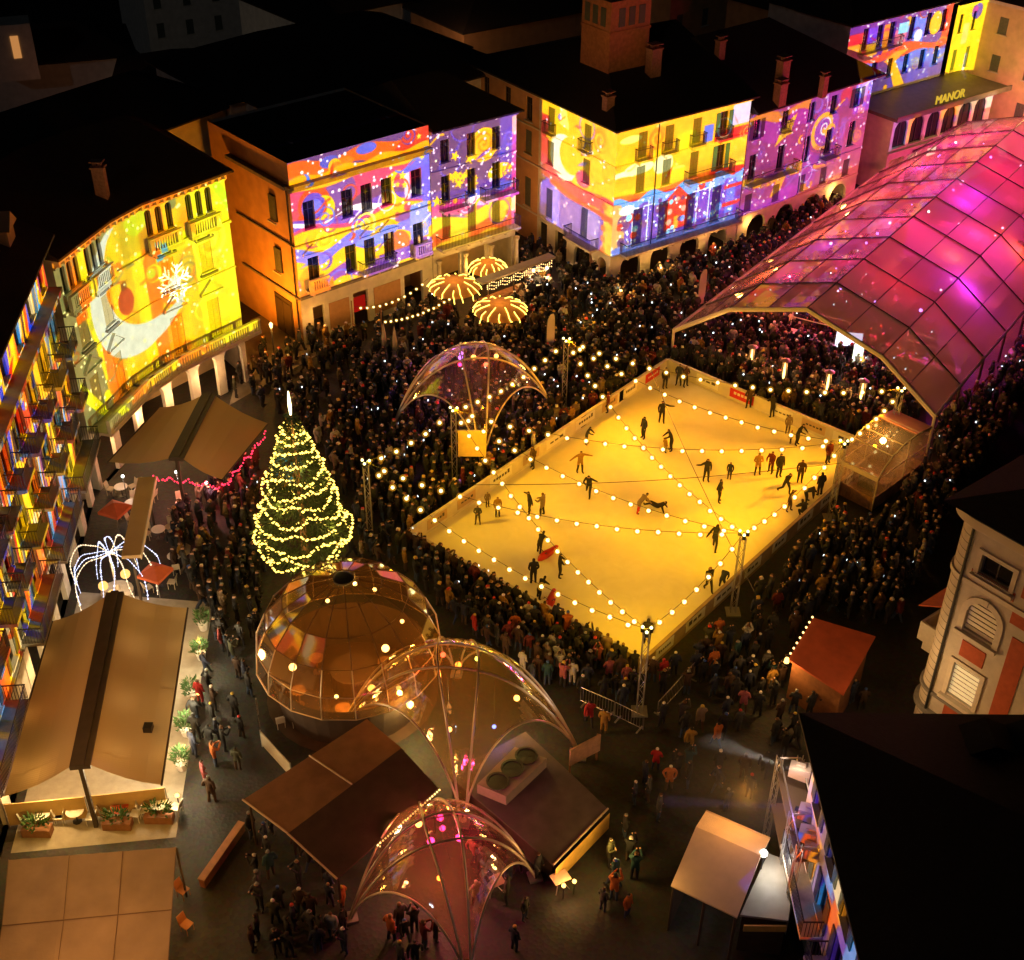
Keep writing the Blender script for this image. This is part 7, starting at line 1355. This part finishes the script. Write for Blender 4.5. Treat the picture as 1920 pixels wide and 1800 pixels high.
def person(loc, rz, pose, coat, hat, tr, label, group=None, scale=1.0, sub=1):
    k = (pose, scale, sub, coat, hat, tr)
    if k not in OUT:
        me = body(pose, scale, sub).copy()
        for i, m in enumerate(mats_for(coat, hat, tr)): me.materials[i] = m
        OUT[k] = me
    return tag(link('person', OUT[k], None, loc, rz), label, 'person', group)

# ---------------------------------------------------------------- skaters and people on the ice
ICE = .034
SK = [ # px, py (feet), pose, heading deg (0 = facing away from the camera), coat, hat, trousers, scale, label
 (1246, 728, 'stand', 200, 'black', 'a black hat', 'dark', 1, 'skater in black standing alone at the far corner of the ice'),
 (1272, 722, 'pockets', 150, 'navy', 'dark hair', 'dark', 1, 'skater in navy at the far corner, left one of a pair'), (1284, 724, 'turned', 210, 'brown', 'dark hair', 'dark', .95, 'skater in brown at the far corner, right one of a pair'),
 (1240, 792, 'point_left', 180, 'black', 'dark hair', 'dark', 1, 'skater in black stretching an arm out to the left, far part of the ice'), (1206, 822, 'stand', 120, 'navy', 'a black hat', 'dark', 1, 'skater in navy standing below the one with the outstretched arm'),
 (1258, 845, 'lean', 100, 'black', 'dark hair', 'dark', 1.02, 'adult in black bending over a child in a mustard coat'), (1246, 849, 'stand', 300, 'mustard', 'a yellow hat', 'dark', .7, 'child in a mustard coat held by an adult in black'),
 (1099, 833, 'lean', 250, 'navy', 'a black hat', 'dark', .85, 'small skater in navy leaning forward near the left board'), (1087, 886, 'arms_out', 200, 'mustard', 'dark hair', 'dark', 1, 'skater in a mustard top balancing with both arms spread'),
 (1104, 929, 'stride', 160, 'black', 'a black hat', 'dark', 1, 'skater in black striding with a bent knee near the left board'), (993, 963, 'arms_out', 110, 'black', 'dark hair', 'dark', .98, 'skater in black reaching back, holding on to a companion in beige'), (1017, 967, 'hold', 60, 'beige', 'brown hair', 'dark', 1, 'skater in a beige coat beside the one in black reaching back'),
 (933, 968, 'stand', 190, 'mustard', 'fair hair', 'dark', .85, 'skater in a mustard coat and dark trousers by the left board'), (896, 982, 'turned', 170, 'grey', 'a black hat', 'brown', .8, 'child in a grey coat nearest the left board'), (914, 950, 'stand', 200, 'beige', 'a grey hat', 'dark', .65, 'small child in beige standing right at the left board'),
 (1200, 961, 'push', 290, 'beige', 'dark hair', 'red', .95, 'skater in red trousers stooping to help someone up from the ice'), (1232, 952, 'fallen', 60, 'black', 'a black hat', 'dark', 1, 'skater in black sitting fallen on the ice'),
 (1013, 1035, 'push', 330, 'black', 'dark hair', 'dark', .9, 'skater in black pushing a red sliding aid, upper one of two'), (1049, 1082, 'hold', 270, 'black', 'a black hat', 'dark', 1, 'skater in black holding something out in front, centre of the near ice'), (1000, 1094, 'long', 10, 'black', 'dark hair', 'dark', 1.05, 'skater in a long black coat seen from behind on the near ice'),
 (1013, 1120, 'push', 320, 'black', 'a black hat', 'dark', .9, 'skater in black pushing a red sliding aid, lower one of two'), (1338, 1030, 'stride', 330, 'black', 'dark hair', 'dark', 1, 'skater in black gliding alone beside the mast on the right board'), (1327, 1107, 'walk', 200, 'black', 'fair hair', 'dark', 1, 'skater in black with fair hair near the right board'),
 (1354, 1102, 'bent', 330, 'navy', 'a black hat', 'dark', .9, 'skater in navy bending over at the right board'), (1347, 941, 'pockets', 240, 'black', 'a black hat', 'dark', 1, 'skater in black standing alone right of the middle of the ice'), (1323, 902, 'point_right', 190, 'black', 'brown hair', 'dark', 1, 'skater in black pointing to the right'),
 (1367, 898, 'stand', 160, 'navy', 'brown hair', 'brown', .75, 'child in navy standing beside the skater who points'), (1419, 889, 'turned', 180, 'mustard', 'dark hair', 'dark', .95, 'skater in a mustard jacket facing the camera'), (1444, 886, 'hold', 140, 'dark red', 'dark hair', 'dark', .95, 'skater in dark red, left one of a close pair'), (1459, 894, 'stand', 200, 'black', 'a black hat', 'dark', 1.05, 'tall skater in black, right one of a close pair'),
 (1499, 904, 'stand', 170, 'brown', 'dark hair', 'dark', 1, 'skater in brown standing alone left of the booth'), (1471, 924, 'stride', 210, 'black', 'dark hair', 'dark', .98, 'skater in black leaning into a turn near the right board'), (1478, 958, 'arms_out', 240, 'brown', 'brown hair', 'brown', .95, 'skater in brown wobbling with arms out at the right board'), (1512, 942, 'bent', 250, 'black', 'a black hat', 'dark', 1, 'skater in black bent double at the right board'), (1536, 929, 'stand', 20, 'black', 'a black hat', 'dark', 1.02, 'skater in black standing at the corner of the booth'), (1503, 968, 'crouch', 40, 'black', 'dark hair', 'dark', 1, 'skater in black crouching against the right board'),
 (1551, 868, 'stand', 210, 'dark red', 'dark hair', 'dark', 1, 'skater in dark red under the lamps beside the booth'), (1493, 834, 'lean', 230, 'black', 'dark hair', 'dark', 1.05, 'adult in black bending over a small child far right on the ice'), (1482, 831, 'stand', 90, 'dark red', 'a red hat', 'dark', .6, 'small child in dark red before a bending adult'), (1476, 812, 'stand', 180, 'beige', 'fair hair', 'brown', .85, 'child in beige far right on the ice'),
 (1403, 766, 'pockets', 0, 'brown', 'dark hair', 'dark', 1, 'person in brown leaning at the far board, left one of a row'), (1424, 767, 'stand', 350, 'black', 'a black hat', 'dark', 1, 'person in black at the far board, second of a row'), (1447, 783, 'lean', 20, 'black', 'dark hair', 'dark', 1, 'person in black bowing over the far board'), (1535, 798, 'lean', 340, 'navy', 'dark hair', 'dark', 1, 'person in navy leaning over the far board near the red advert'),
 (1139, 773, 'stand', 90, 'dark red', 'brown hair', 'dark', 1, 'person in dark red at the gap in the left board'), (999, 878, 'stand', 120, 'brown', 'dark hair', 'dark', 1, 'person in brown at the lower gap in the left board'), (1212, 1208, 'stand', 350, 'black', 'a black hat', 'dark', 1.05, 'person in black standing right in the near corner of the ice')]
for x, y, pose, hd, coat, hat, tr, sc, lab in SK:
    p = G(x, y, ICE); person(p, R(hd), pose, coat, hat, tr, lab, 'skaters and people on the ice', sc, 1)
seal_m = mat('red_plastic', (.5, .015, .02), .35, .05, 3)
for x, y, rz, l in ((1027, 1043, 40, 'upper'), (1033, 1130, 75, 'lower')):
    p = G(x, y, ICE); t = thing('sliding_aid', 'red plastic sliding aid pushed over the ice by the %s of two stooping skaters' % l, 'sliding aid', p, R(rz)-R(90), group='red sliding aids'); m = MB(); prof = [(-.75, .05, .06), (-.6, .16, .13), (-.2, .24, .22), (.25, .2, .24), (.5, .14, .34), (.68, .11, .4), (.8, .04, .38)]; n = 10; vs = []
    for yy, rr, zz in prof:
        for j in range(n): a = 2*math.pi*j/n; vs.append((rr*1.15*math.cos(a), yy, max(.0, zz+rr*math.sin(a))))
    k = len(prof); m.add(vs, [(i*n+j, i*n+(j+1) % n, (i+1)*n+(j+1) % n, (i+1)*n+j) for i in range(k-1) for j in range(n)]+[tuple(range(n-1, -1, -1)), tuple(range((k-1)*n, k*n))]); m.build('seal_body', seal_m, t, True); h = MB()
    for s in (-1, 1): h.tube([(s*.12, -.25, .4), (s*.3, -.35, .62), (s*.3, -.5, .64)], .025, 6)
    h.build('handle', black_m, t)

# ---------------------------------------------------------------- the crowd
def inside(p, poly):
    c = False; n = len(poly)
    for i in range(n):
        (x0, y0), (x1, y1) = poly[i], poly[i-1]
        if (y0 > p[1]) != (y1 > p[1]) and p[0] < (x1-x0)*(p[1]-y0)/(y1-y0)+x0: c = not c
    return c
def near_seg(p, a, b): d = b-a; t = max(0, min(1, (p-a).dot(d)/d.length_squared)); return (p-a-d*t).length
ZONES = [ # density per m2, picture polygon
 (1.55, [(655, 1050), (700, 985), (765, 1010), (1245, 690), (1260, 640), (1360, 560), (1480, 470), (1570, 395), (1500, 400), (1400, 470), (1300, 500), (1180, 545), (1110, 545), (1040, 570), (960, 610), (880, 640), (760, 690), (690, 690), (640, 740), (610, 830), (625, 930), (675, 960)]),
 (.8, [(590, 655), (830, 570), (890, 600), (880, 640), (760, 690), (690, 690), (640, 700)]), (.55, [(480, 720), (560, 640), (700, 640), (690, 690), (640, 740), (600, 840), (520, 780)]),
 (1.6, [(1255, 690), (1290, 700), (1600, 815), (1690, 800), (1720, 780), (1640, 690), (1560, 620), (1480, 590), (1400, 590), (1300, 620)]),
 (.9, [(1400, 585), (1480, 590), (1560, 620), (1640, 690), (1720, 780), (1800, 720), (1700, 560), (1600, 470), (1500, 500)]),
 (1.9, [(700, 1000), (765, 1030), (1195, 1275), (1200, 1340), (1100, 1310), (1000, 1290), (900, 1210), (830, 1150), (760, 1070), (670, 1060)]),
 (1.15, [(1215, 1270), (1290, 1215), (1570, 960), (1640, 985), (1730, 890), (1745, 820), (1790, 850), (1800, 930), (1770, 1000), (1690, 1170), (1640, 1180), (1525, 1150), (1475, 1225), (1470, 1300), (1390, 1330), (1310, 1320), (1240, 1330)]),
 (1.3, [(1745, 820), (1930, 640), (1930, 760), (1800, 920)]),
 (.75, [(1225, 1350), (1310, 1320), (1470, 1310), (1600, 1310), (1690, 1340), (1500, 1350), (1490, 1440), (1400, 1400), (1240, 1420)]),
 (1.2, [(385, 930), (480, 870), (490, 1010), (520, 1070), (485, 1120), (490, 1230), (420, 1250), (385, 1160), (320, 1075), (330, 960)]),
 (1.25, [(470, 1560), (560, 1560), (640, 1660), (650, 1740), (700, 1800), (470, 1800)]), (1.2, [(690, 1740), (800, 1740), (840, 1790), (740, 1830)]),
 (.5, [(1100, 1350), (1190, 1390), (1190, 1470), (1130, 1470)]), (.48, [(1190, 1440), (1300, 1440), (1470, 1460), (1450, 1540), (1300, 1520), (1220, 1600), (1180, 1720), (1090, 1720), (1150, 1560)]), (.6, [(370, 1260), (470, 1260), (470, 1350), (440, 1480), (380, 1540), (360, 1400)]), (.3, [(400, 700), (500, 640), (560, 700), (500, 780), (430, 740)]), (.8, [(880, 1560), (1010, 1640), (1020, 1720), (950, 1800), (900, 1800)]), (.4, [(980, 470), (1080, 470), (1130, 545), (1040, 570), (960, 590)])]
rg = random.Random(21); pts = []; grid = {}
def ok(p, md):
    cx, cy = int(p.x/.5), int(p.y/.5)
    for i in (-1, 0, 1):
        for j in (-1, 0, 1):
            for q in grid.get((cx+i, cy+j), ()):
                if (p-q).length < md: return False
    return True
def put(p): grid.setdefault((int(p.x/.5), int(p.y/.5)), []).append(p); pts.append(p)
KEEP_OUT = [(G(577, 1078).xy, 2.6), (G(662, 1297).xy, 4.8), (G(1550, 1230, 1).xy, 2.3)]+[(MAST[k].xy, .6) for k in MAST]+[(G(*p).xy, .5) for p in ((1405, 700), (1466, 726), (1547, 748), (1610, 765))]
mast_box = [G(1545, 935).xy, G(1640, 985).xy, G(1735, 885).xy, G(1650, 800).xy]
RK2 = [c+(c-sum(RINK, Vector((0, 0)))/4).normalized()*.55 for c in RINK]
for a, b in ((RINK[0], RINK[1]),):    # spectators leaning on the boards
    d = (b-a); L = d.length; d.normalize(); o = Vector((d.y, -d.x)); t = .3
    while t < L-.2:
        if a is RINK[0] or rg.random() < .5:
            p = a+d*t+o*rg.uniform(.38, .5)
            if not inside(p, mast_box): put(p)
        t += rg.uniform(.5, .72)
n_lean = len(pts)
for dens, poly in ZONES:
    W = [G(*p).xy for p in poly]; x0, x1 = min(p.x for p in W), max(p.x for p in W); y0, y1 = min(p.y for p in W), max(p.y for p in W)
    n = int((x1-x0)*(y1-y0)*dens*3.2)
    for _ in range(n):
        p = Vector((rg.uniform(x0, x1), rg.uniform(y0, y1)))
        if not inside(p, W) or inside(p, RK2) or near_seg(p, RINK[1].lerp(RINK[2], .06), RINK[2]) < 1.5 or inside(p, mast_box) or any((p-c).length < r_ for c, r_ in KEEP_OUT): continue
        if rg.random() < .45+.55*(.5+.5*math.sin(p.x*.7+2*math.sin(p.y*.5))) and ok(p, .47 if dens > 1 else .6): put(p)
def vis(p): x, y = PX((p.x, p.y, 1.2)); return -15 < x < 1935 and -10 < y < 1815
lean_ids = {id(p) for p in pts[:n_lean]}
pts = [p for p in pts if vis(p)]
pts.sort(key=lambda p: (Vector((p.x, p.y, 1))-Vector((0, 0, CH))).length)
N_IND = 300-len(SK)-6
MARKS = [((560, 1440), 'by the dark brown pavilion'), ((560, 1680), 'below the brown pavilion'), ((740, 1770), 'under the pink lit tent'), ((430, 1300), 'beside the largest awning'), ((420, 1050), 'left of the Christmas tree'), ((640, 1080), 'right of the Christmas tree'), ((830, 1110), 'behind the near rink board'), ((1000, 1230), 'above the amber shell tent'), ((1130, 1270), 'at the near rink corner'), ((1240, 1290), 'beside the tall corner mast'), ((1360, 1210), 'outside the right rink board'), ((1420, 1290), 'before the red kiosk'), ((1570, 1330), 'between kiosk and black roof'), ((1600, 1080), 'left of the stone villa'), ((1500, 1050), 'below the wooden booth'), ((1700, 1000), 'close beside the stone villa'), ((1290, 1380), 'right of the corner mast'), ((960, 1700), 'right of the pink lit tent'), ((1250, 1490), 'right of the fan pavilion'), ((1410, 1460), 'beside the projector tower'), ((1140, 1680), 'left of the pale stand'), ((1350, 1500), 'above the pale stand')]
MW = [(G(*p).xy, t) for p, t in MARKS]; used = set(); coats = ['black']*14+['navy']*7+['grey']*3+['brown']*3+['olive']*2+['beige', 'white', 'dark red', 'mustard', 'pink', 'teal', 'bright red', 'orange']; hats = ['a black hat']*4+['dark hair']*4+['brown hair']*3+['a white bobble hat']*2+['fair hair']*2+['a grey hat']*2+['a red hat', 'a yellow hat', 'a blue hat']
PW = {'stand': 'standing', 'pockets': 'idling', 'phone': 'filming', 'walk': 'walking', 'turned': 'arms folded', 'long': 'long skirted', 'lean': 'leaning'}
rc = sum(RINK, Vector((0, 0)))/4
for p in pts[:N_IND]:
    place = min(MW, key=lambda m: (m[0]-p).length)[1]; on_board = id(p) in lean_ids
    for _ in range(400):
        coat, hat = rg.choice(coats), rg.choice(hats); pose = 'lean' if on_board and rg.random() < .6 else rg.choice(['stand', 'pockets', 'phone', 'walk', 'turned', 'long'])
        lab = 'person in %s coat, %s, %s %s' % (coat, hat.replace('a ', ''), PW[pose], place)
        if lab not in used: break
        if _ > 60: coats = list(CO)
    used.add(lab); d = rc-p; rz = math.atan2(d.y, d.x)-R(90)+rg.uniform(-.6, .6) if (p.y > 42 or on_board) else rg.uniform(0, 6.28)
    person((p.x, p.y, 0), rz, pose, coat, hat, rg.choice(['dark', 'dark', 'blue', 'brown']), lab, 'people in the crowd round the rink', rg.choice([.92, 1.0, 1.0, 1.06]), 1)
# the rest of the crowd, too many to count, as one mass
def crowd_mass():
    pal = [cloth(c+' coat', CO[c]) for c in CO]+[cloth(t+' trouser', TR[t]) for t in TR]+[skin_m, boot_m]+[cloth(h.replace('a ', ''), HT[h]) for h in HT]+[lamp_mat('phone_glow', (.75, .9, 1), 3.0)]
    cn, tn, hn = list(CO), list(TR), list(HT); oc, ot, osk, ob, oh = 0, len(cn), len(cn)+len(tn), len(cn)+len(tn)+1, len(cn)+len(tn)+2; oph = len(pal)-1
    base = []
    for ps in ('stand', 'pockets', 'phone', 'turned', 'long', 'walk'):
        me = body(ps, 1.0, 0); v = np.empty(len(me.vertices)*3, np.float64); me.vertices.foreach_get('co', v); me.calc_loop_triangles(); t = np.empty(len(me.loop_triangles)*3, np.int64); me.loop_triangles.foreach_get('vertices', t); mi = np.array([me.polygons[q.polygon_index].material_index for q in me.loop_triangles]); base.append((v.reshape(-1, 3), t.reshape(-1, 3), mi))
    VV, TT, MM = [], [], []; off = 0; cs = [cn.index(c) for c in coats_all]; hs = [hn.index(h) for h in hats]
    for p in pts[N_IND:]:
        v, t, mi = base[rg.randrange(6)]; d = rc-p; a = math.atan2(d.y, d.x)-R(90)+rg.uniform(-.7, .7); c_, s_ = math.cos(a), math.sin(a); k = rg.uniform(.88, 1.08)
        q = v*k; VV.append(np.stack([q[:, 0]*c_-q[:, 1]*s_+p.x, q[:, 0]*s_+q[:, 1]*c_+p.y, q[:, 2]], 1)); TT.append(t+off); off += len(v)
        lut = np.array([oc+rg.choice(cs), ot+rg.choice([0, 0, 1, 3]), osk, oh+rg.choice(hs), ob]); MM.append(lut[mi])
        if rg.random() < .07:
            c = np.array([p.x-.3*s_, p.y+.3*c_, 1.5]); e = np.array([c_, s_, 0])*.05; f = np.array([0, -.03, .08]); VV.append(np.array([c-e-f, c+e-f, c+e+f, c-e+f])); TT.append(np.array([[0, 1, 2], [0, 2, 3]])+off); off += 4; MM.append(np.array([oph, oph]))
    V = np.concatenate(VV); T = np.concatenate(TT); M = np.concatenate(MM).astype(np.int32); me = bpy.data.meshes.new('crowd'); me.vertices.add(len(V)); me.vertices.foreach_set('co', V.ravel()); me.loops.add(len(T)*3); me.loops.foreach_set('vertex_index', T.ravel().astype(np.int32)); me.polygons.add(len(T)); me.polygons.foreach_set('loop_start', np.arange(0, len(T)*3, 3, dtype=np.int32)); me.polygons.foreach_set('material_index', M)
    for m in pal: me.materials.append(m)
    me.update(calc_edges=True); me.validate(); me.polygons.foreach_set('use_smooth', [True]*len(T)); o = link('crowd', me); tag(o, 'dense dark winter crowd packing the square round the far sides of the rink', 'crowd', kind='stuff'); print('crowd', len(pts)-N_IND, len(T))
coats_all = ['black']*14+['navy']*7+['grey']*3+['brown']*3+['olive']*2+['beige', 'white', 'dark red', 'mustard']
crowd_mass()
# ================================================================= NIGHT SKY, MOON, RENDER SETTINGS
W = bpy.data.worlds.new('World'); S.world = W; W.use_nodes = True; nt = W.node_tree; bg = nt.nodes['Background']
sky = nt.nodes.new('ShaderNodeTexSky'); sky.sky_type = 'NISHITA'; sky.sun_disc = False; sky.sun_elevation = R(24); sky.sun_rotation = R(200); nt.links.new(sky.outputs[0], bg.inputs[0]); bg.inputs[1].default_value = .00018
sd = bpy.data.lights.new('moon', 'SUN'); sd.energy = .03; sd.angle = R(.5); sd.color = (.8, .88, 1); so = bpy.data.objects.new('moon', sd); COL.objects.link(so); so.rotation_euler = (R(66), 0, R(-20))
S.view_settings.view_transform = 'Standard'; S.view_settings.look = 'None'; S.view_settings.exposure = 0; S.view_settings.gamma = 1
S.render.engine = 'CYCLES'; cy = S.cycles; cy.use_denoising = True; cy.denoiser = 'OPENIMAGEDENOISE'; cy.max_bounces = 6; cy.diffuse_bounces = 2; cy.glossy_bounces = 3; cy.transmission_bounces = 4; cy.transparent_max_bounces = 14; cy.sample_clamp_indirect = 2.0; cy.sample_clamp_direct = 0; cy.use_light_tree = True; cy.caustics_reflective = False; cy.caustics_refractive = False
